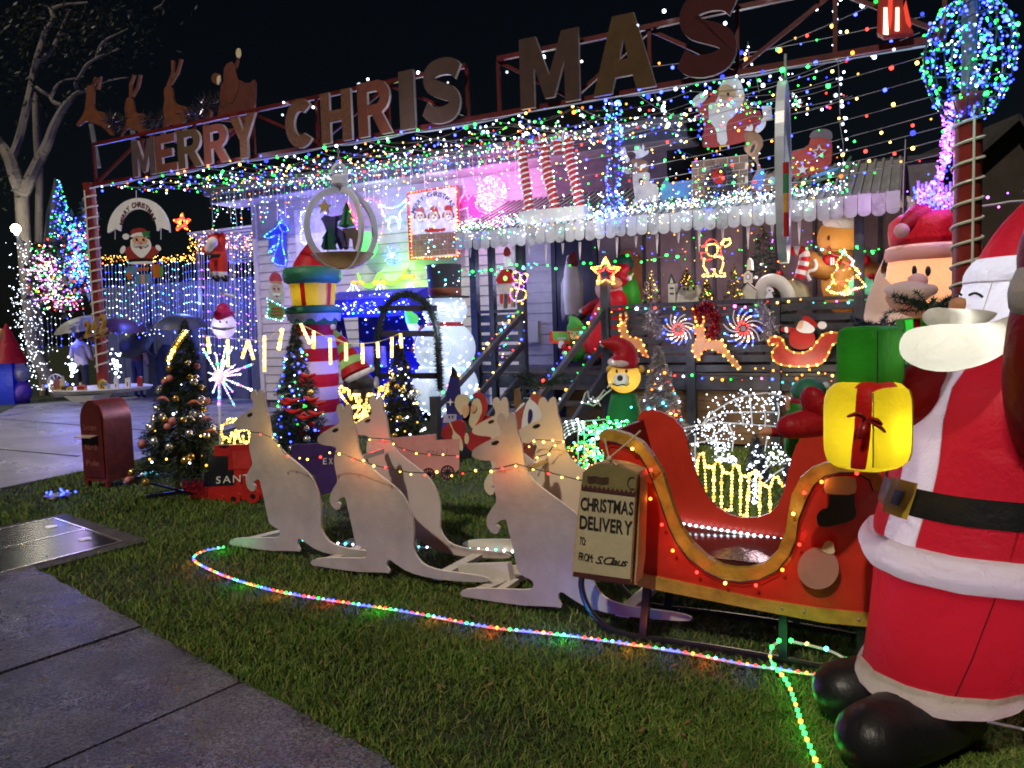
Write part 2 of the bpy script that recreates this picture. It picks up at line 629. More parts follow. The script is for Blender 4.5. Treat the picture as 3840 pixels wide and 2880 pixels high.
# service pit: two steel lids in a concrete surround
pq = {k: G(z1('Q', *v)) for k, v in dict(top=(310, 220), mid=(490, 285), rt=(705, 355), lb=(130, 515)).items()}
ux = (pq['rt'] - pq['top'])
uy = -(G(z1('Q', 0, 400)) - pq['mid']).normalized()
pit = T('service_pit', 'steel lidded service pit set in a concrete collar at the edge of the lawn', 'pit cover', (pq['mid'].x, pq['mid'].y, -.03))
L1 = 1.25
un = ux.normalized()
m = MB()
m.prism([p - ZU * .05 for p in (pq['top'] - un * .12 + uy * .14, pq['rt'] + un * .14 + uy * .14, pq['rt'] + un * .14 - uy * (L1 * 2), pq['top'] - un * .12 - uy * (L1 * 2))], ZU * .047)
m.obj('collar', mt('collar_concrete', (.07, .065, .065), .6, .4, 6, .8, 70), pit)
LIDM, lt, lb_, lo_ = _nodes('chequer_plate')
lb_.inputs['Base Color'].default_value = (.012, .013, .02, 1)
lb_.inputs['Specular IOR Level'].default_value = .07
lb_.inputs['Roughness'].default_value = .25
lb_.inputs['Metallic'].default_value = 0
ck = lt.nodes.new('ShaderNodeTexChecker')
ck.inputs['Scale'].default_value = 34
tcn = lt.nodes.new('ShaderNodeTexCoord')
lt.links.new(tcn.outputs['Object'], ck.inputs['Vector'])
bp_ = lt.nodes.new('ShaderNodeBump')
bp_.inputs['Strength'].default_value = .8
bp_.inputs['Distance'].default_value = .02
lt.links.new(ck.outputs['Fac'], bp_.inputs['Height'])
lt.links.new(bp_.outputs[0], lb_.inputs['Normal'])
half = ux.length / 2
for i in (0, 1):
    for j in (0, 1):
        a = pq['top'] + un * (half * i + .02) - uy * (j * L1 + .02)
        b = a + un * (half - .04)
        c, dd = b - uy * (L1 - .04), a - uy * (L1 - .04)
        m = MB()
        m.prism([p - ZU * .02 for p in (a, b, c, dd)][::-1], ZU * .024)
        lid = m.obj('lid', LIDM, pit)
        m = MB()
        for p in ((a + b) / 2 - uy * .12, (c + dd) / 2 + uy * .3):
            MB().lathe(p + ZU * .004, [(.001, .006), (.045, .006), (.05, 0)], 14).obj('lifting_eye', mt('eye_steel', (.6, .58, .5), .3, .1, metal=.7), lid, True)
m = MB()
for i in (0, 1, 2):
    a = pq['top'] + un * (half * i)
    m.bar(a - ZU * .004, a - uy * (2 * L1) - ZU * .004, .022, .02)
m.bar(pq['top'] - ZU * .004, pq['rt'] - ZU * .004, .02, .018)
m.bar(pq['top'] - uy * L1 - ZU * .004, pq['rt'] - uy * L1 - ZU * .004, .02, .018)
m.obj('lid_frame', mt('frame_steel', (.5, .5, .52), .25, .1, metal=.8), pit)
# driveway slabs
dv = T('driveway', None, None, G(z1('W', 150, 960)), kind='structure')
dpoly = [G(p) for p in Z('W', '-900,1110 0,1053 180,1016 300,990 420,950 560,905 640,880 560,848 430,846 40,874 0,893 -800,925')]
m = MB()
m.prism([p + ZU * -.05 for p in dpoly][::-1], ZU * .045)
m.obj('concrete_slab', DRYC, dv)
m = MB()
a, b = G(z1('W', -60, 965)), G(z1('W', 170, 985))
m.bar(a + ZU * -.001, b + ZU * -.001, .03, .004)
a, b = G(z1('W', 0, 905)), G(z1('W', 330, 930))
m.bar(a + ZU * -.001, b + ZU * -.001, .03, .004)
m.obj('joint', mt('joint_filler', (.05, .05, .05), .8), dv)
# grass blades
def inpoly(x, y, poly):
    r = np.zeros(len(x), bool)
    n = len(poly)
    for i in range(n):
        a, b = poly[i], poly[(i + 1) % n]
        c = ((a.y > y) != (b.y > y)) & (x < (b.x - a.x) * (y - a.y) / ((b.y - a.y) or 1e-9) + a.x)
        r ^= c
    return r
rng = np.random.default_rng(3)
N = 400000
yy = 2.1 * (11.5 / 2.1) ** rng.random(N)
hx = yy * .8 + .3
xx = (rng.random(N) * 2 - 1) * hx
keep = ~inpoly(xx, yy, [pe0 + pe * cuts[0] + jd * .012, pe0 + pe * cuts[-1] + jd * .012, pe0 + pe * cuts[-1] + jd * 2.6, pe0 + pe * cuts[0] + jd * 2.6])
keep &= ~inpoly(xx, yy, [pq['top'] - un * .1 + uy * .1, pq['rt'] + un * .1 + uy * .1, pq['rt'] + un * .1 - uy * 2.5, pq['top'] - un * .1 - uy * 2.5])
keep &= ~inpoly(xx, yy, dpoly)
keep &= ((xx - O0.x) * n3.x + (yy - O0.y) * n3.y) < 2.7
# thinner, worn patches
wear = np.sin(xx * 2.3 + 1.2 * np.sin(yy * 1.7)) * np.sin(yy * 2.9 + xx) * .5 + .5
keep &= rng.random(N) < np.clip(.3 + .85 * wear, 0, 1)
xx, yy, wear = xx[keep], yy[keep], wear[keep]
N = len(xx)
hgt = (.03 + .02 * rng.random(N)) * (.8 + .35 * wear)
ang = rng.random(N) * 6.283
wid = .0016 + .0009 * yy / 3
lean = rng.normal(0, .018, (N, 2))
dx, dy = np.cos(ang) * wid, np.sin(ang) * wid
vv = np.zeros((N, 5, 3))
vv[:, 0] = np.stack([xx - dx, yy - dy, np.full(N, -.03)], 1)
vv[:, 1] = np.stack([xx + dx, yy + dy, np.full(N, -.03)], 1)
mx, my = xx + lean[:, 0] * .4, yy + lean[:, 1] * .4
vv[:, 2] = np.stack([mx + dx * .8, my + dy * .8, hgt * .6 - .03], 1)
vv[:, 3] = np.stack([mx - dx * .8, my - dy * .8, hgt * .6 - .03], 1)
vv[:, 4] = np.stack([xx + lean[:, 0] * 1.5, yy + lean[:, 1] * 1.5, hgt - .03], 1)
me = bpy.data.meshes.new('grass')
me.vertices.add(N * 5)
me.vertices.foreach_set('co', vv.reshape(-1))
q = np.arange(N)[:, None] * 5
me.loops.add(N * 7)
me.loops.foreach_set('vertex_index', np.concatenate([q + np.array([[0, 1, 2, 3]]), q + np.array([[3, 2, 4]])], 1).reshape(-1).astype(np.int32))
me.polygons.add(N * 2)
ls = (np.arange(N)[:, None] * 7 + np.array([[0, 4]])).reshape(-1)
me.polygons.foreach_set('loop_start', ls.astype(np.int32))
try:
    me.polygons.foreach_set('loop_total', np.tile([4, 3], N).astype(np.int32))
except Exception:
    pass
me.update(calc_edges=True)
for i in range(3):
    me.materials.append(mt('grass_%d' % i, ((.065, .14, .012), (.13, .215, .022), (.25, .25, .06))[i], .75, .25, 2, 0))
me.polygons.foreach_set('material_index', np.repeat(rng.choice([0, 0, 0, 1, 1, 2], N), 2).astype(np.int32))
go = bpy.data.objects.new('grass', me)
COL.objects.link(go)
tag(go, 'short green lawn grass', None, None, 'stuff')
m = MB()
for _ in range(90):
    y = random.uniform(2.4, 8)
    c = V((random.uniform(-.7, .55) * y, y, .005 + random.uniform(0, .012)))
    a = random.uniform(0, 6.28)
    e, s = V((math.cos(a), math.sin(a), .2)) * .022, V((-math.sin(a), math.cos(a), .1)) * .008
    m.add([c - e, c + s, c + e, c - s], [(0, 1, 2, 3)])
tag(m.obj('leaf_litter', mt('dead_leaf', (.2, .12, .05), .7)), None, None, None, 'stuff')
KW, KD = 4.2, 2.8
S = lambda c, x, y, k: SZ(z1(c, x, y), k)[0]
sW0, sW1 = S('W', 563, 600, KW), S('W', 1192, 600, KW)
sR = S('W', 1965, 500, KW)
WALLP = mt('weatherboard_paint', (.5, .48, .52), .55, .12, 5, .12, 60)
BACK = mt('wall_lining', (.17, .15, .18), .8)
house = T('house', 'low weatherboard house strung with fairy lights behind the lawn', 'house', F(sW0, KW, 0))
sH = S('W', 1440, 400, KW)
MB().fbox(sW0 + .02, sH, KW + .03, KW + 5.0, .1, 3.9).obj('wall', BACK, house)
MB().fbox(sH + .003, sR + .3, KW + .03, KW + 4.0, .1, 3.3).obj('wall', BACK, house)
MB().hexa([F(sH + .01, KW - .02, 3.31), F(sR + .6, KW - .02, 3.31), F(sR + .6, KW + 4.2, 3.4), F(sH + .01, KW + 4.2, 3.4), F(sH + .01, KW - .02, 3.36), F(sR + .6, KW - .02, 3.36), F(sR + .6, KW + 4.2, 3.45), F(sH + .01, KW + 4.2, 3.45)]).obj('porch_roof', mt('dark_roof_sheet', (.055, .05, .06), .45, .25, 2, .15, 30), house)
wb = None
nb = 24
for i in range(nb):
    z0 = .25 + i * (3.75 / nb)
    h = 3.75 / nb
    m = MB()
    m.hexa([F(sW0, KW - .022, z0), F(sW1, KW - .022, z0), F(sW1, KW + .03, z0), F(sW0, KW + .03, z0),
            F(sW0, KW - .004, z0 + h + .012), F(sW1, KW - .004, z0 + h + .012), F(sW1, KW + .03, z0 + h + .012), F(sW0, KW + .03, z0 + h + .012)])
    m.obj('weatherboard', WALLP, house)
m = MB()
m.fbox(sW0 - .1, sW0 - .005, KW - .05, KW + .1, .1, 4.0)
m.obj('corner_trim', mt('trim_paint', (.55, .52, .6), .5, .1), house)
MB().fbox(sW0 - .1, sW0 - .005, KW + .105, KW + 5, .1, 4.0).obj('side_wall', WALLP, house)
# door opening and porch wall panels
sD0, sD1 = sW1 + .01, S('W', 1292, 600, KW)
MB().fbox(sD0, sD0 + .07, KW - .04, KW + .02, .9, 3.0).fbox(sD1 - .07, sD1, KW - .04, KW + .02, .9, 3.0).fbox(sD0 + .07, sD1 - .07, KW - .04, KW + .02, 2.92, 3.0).obj('door_frame', DARKT, house)
MB().fbox(sD0 + .075, sD1 - .075, KW - .02, KW + .02, .9, 2.915).obj('door', mt('doorway_dark', (.012, .016, .04), .4), house)  # dark sheet standing in for the shade inside the door opening
PORW = mt('porch_panel', (.2, .16, .17), .6, .25, 4, .2, 50)
edges = [S('W', x, 600, KW) for x in (1294, 1340, 1395, 1426, 1500, 1545, 1610, 1680, 1760, 1830, 1900, 1962)]
for i, (a, b) in enumerate(zip(edges, edges[1:])):
    MB().fbox(a + .008, b - .008, KW - .03 - .008 * (i % 2), KW + .025, .9, 3.2).obj('wall_panel', PORW, house)
m = MB()
for a in edges[1:-1]:
    m.fbox(a - .02, a + .02, KW - .06, KW - .04, .9, 3.2)
m.obj('batten', DARKT, house)
# roof
RK = 3.6
gz = 4.02
ROOFM = mt('dark_roof_sheet', (.055, .05, .06), .45, .25, 2, .15, 30)
sR0, sR1, HP = sW0 - .5, sH + .45, 2.4
m = MB()
m.hexa([F(sR0, RK - .02, gz), F(sR1, RK - .02, gz), F(sR1 - HP, 8.2, gz + 1.55), F(sR0, 8.2, gz + 1.55), F(sR0, RK - .02, gz + .06), F(sR1, RK - .02, gz + .06), F(sR1 - HP, 8.2, gz + 1.61), F(sR0, 8.2, gz + 1.61)])
m.prism([F(sR1 + .002, RK - .01, gz), F(sR1 + .002, 12.5, gz), F(sR1 + .002 - HP, 8.21, gz + 1.6)], d3 * -.05)
roof = m.obj('roof', ROOFM, house)
for i in range(46):
    s = sR0 + .1 + i * (sR1 - sR0 - .2) / 45
    m = MB()
    q = min(1, (sR1 - s) / HP)
    m.bar(F(s, RK, gz + .085), F(s, RK + 4.58 * q, gz + .085 + 1.55 * q), .035, .03)
    m.obj('roof_rib', ROOFM, roof)
m = MB()
m.prism([F(sR0, RK - .16, gz + .05), F(sR0, RK - .16, gz - .06), F(sR0, RK - .13, gz - .09), F(sR0, RK - .02, gz - .09), F(sR0, RK - .02, gz + .04)], d3 * (sR1 - sR0))
m.obj('gutter', mt('gutter_paint', (.09, .09, .12), .35, .15), house)
MB().fbox(sR0, sR1, RK - .015, RK + .02, gz - .2, gz - .03).obj('fascia', mt('fascia_paint', (.1, .1, .13), .5), house)
MB().fbox(sR0, sR1, RK + .025, KW + .02, gz - .21, gz - .17).obj('eave', mt('eave_lining', (.4, .38, .42), .6), house)
# awning over the porch with a scalloped valance
sA0, sA1 = S('W', 985, 540, 2.6), S('W', 1945, 430, 2.6)
aw = T('awning', 'corrugated grey porch awning with a scalloped white valance', 'awning', F(sA0, 2.6, 2.6))
AWM = mt('awning_sheet', (.26, .26, .27), .5, .2, 3, .15, 40)
MB().hexa([F(sA0, 2.6, 2.7), F(sA1, 2.6, 2.7), F(sA1, 4.16, 3.3), F(sA0, 4.16, 3.3), F(sA0, 2.6, 2.73), F(sA1, 2.6, 2.73), F(sA1, 4.16, 3.33), F(sA0, 4.16, 3.33)]).obj('awning_sheet', AWM, aw)
nrib = 60
for i in range(nrib):
    s = sA0 + .03 + i * (sA1 - sA0 - .06) / (nrib - 1)
    MB().bar(F(s, 2.6, 2.75), F(s, 4.15, 3.352), .028, .03).obj('rib', AWM, aw)
VALM = mt('valance_sheet', (.4, .41, .43), .5, .12, 4, .2, 30)
VALMB = mt('valance_sheet_worn', (.36, .365, .38), .55, .3, 12, .3, 30)
npc = 40
wv = (sA1 - sA0) / npc
for i in range(npc):
    s = sA0 + i * wv
    q_z = random.uniform(-.012, .006)
    arc = [(s + wv * (.5 - .5 * math.cos(a)), 2.565 - .055 * math.sin(a)) for a in [math.pi * j / 8 for j in range(9)]]
    pts = [F(s + .003, 2.59, 2.745)] + [F(min(max(a, s + .003), s + wv - .003), 2.59 - .02 * (i % 2), z) for a, z in arc] + [F(s + wv - .003, 2.59, 2.745)]
    MB().prism([p + ZU * q_z for p in pts], n3 * .008).obj('scallop', (VALM, VALM, VALMB)[i % 3], aw)
# side return of the awning at the right, purple lit sheet
m = MB()
sv0, sv1 = S('W', 1825, 420, 2.6), S('W', 1948, 420, 2.6)
pr = [z1('D', x, y) for x, y in ((800, 1620), (1095, 1460), (1190, 1520), (1300, 1640))]
VAL2 = mt('side_valance', (.4, .32, .4), .5, .1)
for i in range(12):
    a, b = F(sA1 + .02, 2.62 + i * .13, 2.5 + .05 * (i % 2)), F(sA1 + .02, 2.62 + i * .13 + .122, 2.5 + .05 * (i % 2))
    MB().prism([a, b, b + ZU * (.36 + .057 * i), a + ZU * (.36 + .057 * i)], d3 * .01).obj('side_strip', VAL2, aw)
# downpipe
m = MB()
dp = [U(p, 3.1) for p in Z('D', '1130,1470 1135,1560 1170,1600 1290,1610 1310,1640 1310,1900 1310,2250')]
m.tube(sm3(dp, 2), .065, 12)
m.obj('downpipe', mt('downpipe_paint', (.62, .56, .52), .4, .1), house, True)
# pale box on the wall
bx0, bx1 = SZ(z1('G', 605, 1115), KW - .1), SZ(z1('G', 710, 1290), KW - .1)
MB().fbox(bx0[0], bx1[0], KW - .13, KW - .025, bx1[1], bx0[1]).obj('meter_box', mt('meter_box_paint', (.6, .58, .55), .5, .05), house)
DZ = .85
sK0, sK1 = S('W', 1018, 700, KD), S('W', 1960, 700, KD)
deck = T('porch_deck', 'raised dark timber porch deck with slatted balustrade and front stairs', 'porch', F(sK0, KD, 0))
DECKM = mt('deck_board', (.05, .045, .05), .4, .3, 8, .3, 40)
for i in range(11):
    k = KD + .02 + i * .125
    MB().fbox(sK0, sK1, k, k + .117, DZ - .03, DZ).obj('deck_board', DECKM, deck)
MB().fbox(sK0, sK1, KD, KD + .04, DZ - .2, DZ - .035).obj('rim_joist', DARKT, deck)
BASEM = mt('brown_base_board', (.2, .12, .06), .5, .25, 5, .2, 40)
for i in range(5):
    MB().fbox(sK0 + 1.35, sK1, KD + .09 + .004 * (i % 2), KD + .12, .0 + i * .128, .122 + i * .128).obj('skirt_board', BASEM, deck)
posts = [S('W', x, 600, KD) for x in (1025, 1063, 1126)] + [S('W', 1309, 700, KD), S('W', 1856, 600, KD), S('W', 1493, 700, KD), S('W', 1676, 700, KD)]
for i, s in enumerate(posts):
    top = 2.69 if i in (0, 1, 2, 4) else (2.02 if i == 3 else 1.7)
    w = .1 if i != 1 else .07
    MB().fbox(s - w / 2, s + w / 2, KD - .05, KD + .05, 0, top).obj('post', DARKT, deck)
def slats(s0, s1, k, n, mat=DARKT):
    MB().fbox(s0, s1, k - .04, k + .04, 1.66, 1.7).obj('top_rail', mat, deck)
    for i in range(n):
        z = DZ + .02 + i * (.8 / n)
        MB().fbox(s0, s1, k - .012, k + .012, z, z + .8 / n * .68).obj('slat', mat, deck)
slats(posts[0] + .055, posts[2] - .055, KD, 6)
slats(posts[3] + .055, posts[5] - .055, KD, 7)
slats(posts[5] + .055, posts[6] - .055, KD, 7)
slats(posts[6] + .055, posts[4] - .055, KD, 7)
slats(posts[4] + .055, sK1, KD, 7)
# stairs towards the lawn
sS0, sS1 = posts[2] + .02, posts[3] - .02
for i in range(5):
    z = DZ - .17 * (i + 1) + .02
    k = KD - .05 - .3 * (i + 1)
    MB().fbox(sS0 + .06, sS1 - .06, k, k + .31, z - .035, z).obj('tread', DECKM, deck)
for s in (sS0, sS1):
    m = MB()
    m.bar(F(s, KD - .06, 1.62), F(s, KD - 2.2, .62), .05, .07)
    m.obj('handrail', DARKT, deck)
    m = MB()
    m.bar(F(s, KD - .06, 1.22), F(s, KD - 2.2, .24), .03, .08)
    m.obj('mid_rail', DARKT, deck)
    m = MB()
    m.bar(F(s, KD - .06, .78), F(s, KD - 1.75, -.02), .045, .2)
    m.obj('stringer', DARKT, deck)
    MB().fbox(s - .045, s + .045, KD - 2.25, KD - 2.16, 0, .75).obj('newel', DARKT, deck)
BZ = 3.42
tr = T('sign_truss', 'long red steel truss carrying the big wooden letters', 'truss', F(.05, 0, BZ))
TRM = mt('truss_red', (.1, .008, .008), .35, .3, 8, .15)
sE = S('W', 2040, 80, 0)
sG0, sG1 = S('W', 1008, 240, 0), S('W', 1076, 230, 0)
m = MB(); m.bar(F(0.05, 0, BZ), F(sE, 0, BZ), .035, .045); m.obj('bottom_chord', TRM, tr)
m = MB(); m.bar(F(.12, .02, BZ + .5), F(sG0, .02, BZ + .5), .04); m.obj('top_chord', TRM, tr)
m = MB(); m.bar(F(sG1, .02, BZ + .5), F(sE, .02, BZ + .5), .04); m.obj('top_chord', TRM, tr)
us = [.12 + i * (sG0 - .12) / 6 for i in range(7)] + [sG1 + i * (sE - sG1) / 5 for i in range(6)]
for i, s in enumerate(us):
    m = MB(); m.bar(F(s, .03, BZ + .03), F(s, .03, BZ + .48), .03, .03, n3); m.obj('upright', TRM, tr)
    if i not in (6, 12):
        a, b = us[i], us[i + 1]
        m = MB()
        if i % 2:
            m.bar(F(a + .02, .05, BZ + .47), F(b - .02, .05, BZ + .05), .03)
        else:
            m.bar(F(a + .02, .05, BZ + .05), F(b - .02, .05, BZ + .47), .03)
        m.obj('brace', TRM, tr)
m = MB(); m.tube([F(.1, -.05, BZ - .05)] + [F(.1 + (sE - .2) * i / 40, -.05, BZ - .05 + random.uniform(-.012, .012)) for i in range(1, 41)], .008, 5)
m.obj('rope_light', em('rope_glow', (.6, .65, .9), .22), tr)
def spiral_pole(lbl, top, base_pt, r, turns, z0, z1_, mat):
    t = T('pole', lbl, 'pole', base_pt, 'red poles carrying the sign truss')
    b = V(base_pt)
    m = MB(); m.lathe(b, [(r, 0), (r * .98, z1_ - .03), (r * 1.05, z1_ - .02), (r * 1.05, z1_)], 18); m.obj('shaft', mat, t, True)
    m = MB()
    pts = []
    n = turns * 14
    for i in range(n + 1):
        a = 2 * math.pi * i / 14
        pts.append(b + V((math.cos(a) * (r + .007), math.sin(a) * (r + .007), z0 + (z1_ - .15 - z0) * i / n)))
    m.tube(pts, .011, 6)
    m.obj('rope_light', mt('rope_white', (.7, .66, .55), .4, .1), t, True)
    m = MB(); m.tube([b + V((-.02, -r - .012, z0)), b + V((-.02, -r - .012, z1_ - .1))], .009, 6); m.obj('cable', mt('rope_white', (1, 1, 1)), t)
    return t
POLEM = mt('pole_red', (.3, .03, .025), .3, .25, 6, .1, coat=.3)
pl0 = F(.02, 0, 0)
lp = spiral_pole('red pole with white rope light at the driveway end, numbered 242', None, pl0, .072, 17, 1.05, 3.45, POLEM)
pr0 = U(z1('W', 2090, 400), 0); pr0 = V((pr0.x, pr0.y, 0))
rp = spiral_pole('thick red pole with white rope light below the glowing ball of lights', None, pr0, .092, 17, .5, 3.0, POLEM)
# letters
LET = {
 'M': '0,0 0,1 .28,1 .5,.42 .72,1 1,1 1,0 .76,0 .76,.6 .58,.1 .42,.1 .24,.6 .24,0',
 'E': '0,0 0,1 .95,1 .95,.78 .3,.78 .3,.61 .8,.61 .8,.4 .3,.4 .3,.22 1,.22 1,0',
 'R': None, 'Y': '.36,0 .36,.42 0,1 .32,1 .5,.62 .68,1 1,1 .64,.42 .64,0',
 'C': None, 'H': '0,0 0,1 .3,1 .3,.63 .7,.63 .7,1 1,1 1,0 .7,0 .7,.4 .3,.4 .3,0', 'I': '0,0 0,1 1,1 1,0', 'S': None,
 'A': None}
def lpoly(ch):
    if LET.get(ch):
        return [[tuple(map(float, a.split(','))) for a in LET[ch].split()]]
    if ch == 'R':
        o = [(0, 0), (0, 1), (.6, 1)] + [(.62 + .34 * math.cos(a), .7 + .3 * math.sin(a)) for a in np.linspace(1.4, -1.2, 8)] + [(.72, .4), (1, 0), (.68, 0), (.42, .38), (.3, .38), (.3, .57)]
        return [o + [(.56, .57)] + [(.56 + .12 * math.cos(a), .69 + .12 * math.sin(a)) for a in np.linspace(-1.5, 1.5, 6)] + [(.3, .81), (.3, 0)][:1] + [(.299, .565), (.299, 0)]]
    if ch == 'A':
        return [[(0, 0), (.33, 1), (.67, 1), (1, 0), (.7, 0), (.64, .2), (.5, .2), (.5, .42), (.57, .42), (.5, .72), (.43, .42), (.499, .42), (.499, .2), (.36, .2), (.3, 0)]]
    if ch == 'C':
        o = [(.5 + .5 * math.cos(a), .5 + .5 * math.sin(a)) for a in np.linspace(.75, 2 * math.pi - .75, 20)]
        i = [(.5 + .21 * math.cos(a), .5 + .25 * math.sin(a)) for a in np.linspace(2 * math.pi - .95, .95, 14)]
        return [o + i]
    if ch == 'S':
        c = [(.93, .74), (.8, .84), (.5, .87), (.22, .82), (.14, .7), (.24, .58), (.5, .5), (.76, .42), (.86, .3), (.78, .17), (.5, .12), (.2, .16), (.06, .27)]
        return [stroke(sm(c, 2, False), .255)]
spec = [('M', 290, 338, 'br', .42), ('E', 342, 385, 'rb', .42), ('R', 390, 440, 'gd', .42), ('R', 447, 498, 'rb', .42), ('Y', 505, 560, 'ti', .46),
        ('C', 625, 688, 'ti', .5), ('H', 702, 766, 'ti', .5), ('R', 782, 853, 'rb', .52), ('I', 872, 903, 'gy', .55), ('S', 922, 1004, 'gy', .6),
        ('M', 1132, 1258, 'gy', .6), ('A', 1288, 1422, 'gd', .62), ('S', 1470, 1600, 'dr', .68)]
LM = dict(br=mt('letter_mauve', (.075, .045, .05), .9), rb=mt('letter_rust', (.14, .034, .02), .9), gd=mt('letter_ochre', (.075, .038, .012), .9),
          ti=mt('letter_tinsel', (.15, .05, .014), .3, .5, 40, .9, 120, .3), gy=mt('letter_grey', (.055, .026, .019), .9), dr=mt('letter_maroon', (.05, .002, .004), .9))
EDG = mt('letter_edge', (.55, .48, .47), .5)
names = {'M': 0, 'R': 0, 'S': 0}
lab = ['mauve wooden letter M at the start of the truss sign', 'rust red wooden letter E of the truss sign', 'ochre wooden letter R right after the E', 'rust red wooden letter R just before the Y', 'brown tinsel covered wooden letter Y below the rooftop sleigh',
       'brown tinsel covered wooden letter C', 'brown tinsel covered wooden letter H', 'rust red wooden letter R between H and I', 'grey wooden letter I', 'grey wooden letter S beside the letter I',
       'large grey wooden letter M next to the ochre A', 'large ochre wooden letter A', 'large dark maroon letter S, the last of the sign']
for (ch, x0, x1, mm, h), lb in zip(spec, lab):
    yb = 0
    s0, s1 = S('W', x0, 330, -.06), S('W', x1, 300, -.06)
    zb = BZ - .02
    P = lambda p: F(s0 + (s1 - s0) * p[0], -.1, zb + h * p[1])
    for poly in lpoly(ch):
        m = MB()
        m.prism([P(p) for p in poly], n3 * .035)
        o = m.obj('letter_' + ch.lower(), LM[mm])
        o.data.materials.append(EDG)
        for q in o.data.polygons:
            q.material_index = int(len(q.vertices) == 4 and abs(q.normal.dot(n3)) < .5)
        tag(o, lb, 'letter', 'letters of the Merry Christmas sign')
# lit lantern letter at the right end of the truss
lt_ = T('hanging_lantern', 'red sign box with lit tubes hanging at the right end of the truss', 'lantern', U(z1('W', 1935, 75), -.12))
plL = PK(-.12)
plate('box_frame', Z('D', '1050,-160 1040,260 1090,285 1330,255 1310,215 1250,60 1240,-160'), plL, RED, lt_, 0, .1)
for q in ('1095,60 1090,270 1130,275 1120,60', '1190,60 1185,245 1215,245 1215,60'):
    plate('tube_lamp', Z('D', q), plL, em('lantern_tube', (1, .75, .4), 4), lt_, 2)
for q in ('1128,-100 1128,130 1145,250 1160,150 1170,-100', '1250,60 1270,180 1300,225 1315,200 1290,90 1270,0'):
    plate('red_panel', Z('D', q), plL, em('lantern_red', (1, .05, .02), .5), lt_, 1)
KT = (Z('J', '350,430 354,390 362,366 380,356 394,366 416,408 416,408 434,364 450,354 470,370 486,430 490,500 520,580 535,690 550,780 600,870 700,960 830,1060 920,1140 980,1240 1010,1330 1030,1420 1030,1500 1024,1590')
      + Z('W', '901,1203 908,1220 925,1240 960,1252 1010,1259 1060,1266 1078,1274 1070,1281 1000,1277 940,1270 890,1256 862,1238 845,1224 838,1236 849,1259 835,1256 760,1254 690,1245 668,1238 666,1229 682,1222 740,1222 790,1224 797,1215')
      + Z('J', '618,1640 545,1600 515,1570 500,1490 470,1350 440,1225 432,1180 410,1170 345,1213 388,1226 376,1282 340,1287 300,1235 293,1165 325,1095 365,1035 345,950 330,870 335,805 355,745 330,727 250,722 195,702 183,680 192,640 260,590 340,547 383,522 366,450'))
KE = ell('J', 345, 595, 28, 15, -24, 14)
_kb = [SZ(p, -2.72) for p in KT]
_ke = [SZ(p, -2.72) for p in KE]
_ks, _kz = SZ(z1('J', 442, 364), -2.72)
_kmin = min(z for _, z in _kb)
KGREY_DIM = mt('kangaroo_grey_dimmed', (.37, .335, .31), .45, .16, 5, .25, 35)  # near row: grey paint darkened to carry its weaker light
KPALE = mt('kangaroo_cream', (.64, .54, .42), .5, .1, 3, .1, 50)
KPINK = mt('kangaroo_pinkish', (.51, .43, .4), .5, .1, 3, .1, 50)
EDGEM = mt('cut_edge_white', (.8, .74, .66), .5, .1)
def sm_poly(p, n=1):
    return sm(p, n)
def kangaroo(lbl, ear, k, mat, brace=True):
    s0, z0 = SZ(ear, k)
    f = z0 / (_kz - _kmin)
    body = [(s0 + (s - _ks) * f, max(.004, (z - _kmin) * f - .005)) for s, z in sm_poly(_kb)]
    eye = [(s0 + (s - _ks) * f, (z - _kmin) * f) for s, z in _ke]
    c = sum(s for s, _ in body) / len(body)
    t = T('kangaroo', lbl, 'kangaroo cutout', F(c, k, 0), 'plywood kangaroos pulling the sleigh')
    m = MB()
    m.prism([F(s, k, z) for s, z in body][::1], n3 * .016)
    o = m.obj('body', mat, t)
    o.data.materials.append(EDGEM)
    for p in o.data.polygons:
        if len(p.vertices) == 4:
            p.material_index = 1
    MB().prism([F(s, k - .003, z) for s, z in eye], n3 * .0028).obj('eye', BLACK, t)
    if brace:
        x = min(s for s, _ in body)
        m = MB()
        m.bar(F(x + .1 * f, k + .02, .025), F(x + .2 * f, k + .4, .025), .07, .04)
        m.obj('foot_block', WOODW, t)
        m = MB()
        m.bar(F(c + .52 * f, k + .02, .035), F(c + .56 * f, k + .46, .05), .07, .03)
        m.obj('tail_brace', WOODW, t)
    return t
k1 = kangaroo('grey plywood kangaroo at the head of the sleigh team, nose over the red engine', z1('I', 1490, 687), -2.58, KGREY_DIM)
k2 = kangaroo('grey plywood kangaroo second in the near row, in front of the purple wagon', z1('J', 442, 364), -2.72, KGREY_DIM)
k3 = kangaroo('grey plywood kangaroo nearest the hanging delivery sack', z1('J', 1800, 438), -2.84, KGREY_DIM)
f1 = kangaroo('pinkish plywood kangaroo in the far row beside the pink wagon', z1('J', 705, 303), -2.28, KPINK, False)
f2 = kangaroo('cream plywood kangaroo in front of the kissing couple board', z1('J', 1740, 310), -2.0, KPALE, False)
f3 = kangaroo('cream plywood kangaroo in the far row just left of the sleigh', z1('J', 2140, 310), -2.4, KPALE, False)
# spreader rods and yoke planks between the two rows
for t, a, b in ((k2, z1('J', 560, 812), z1('J', 735, 755)), (k3, z1('K', 770, 600), z1('K', 1045, 470))):
    MB().bar(U(a, -2.7), U(b, -2.32), .03).obj('spreader_rod', WOODW, t)
m = MB()
m.bar(U(z1('K', 220, 1430), -2.5), U(z1('K', 700, 1420), -2.62), .04, .1)
m.bar(U(z1('K', 560, 1620), -2.8), U(z1('K', 740, 1500), -2.6), .05, .03)
m.obj('yoke_plank', WOODW, k3)
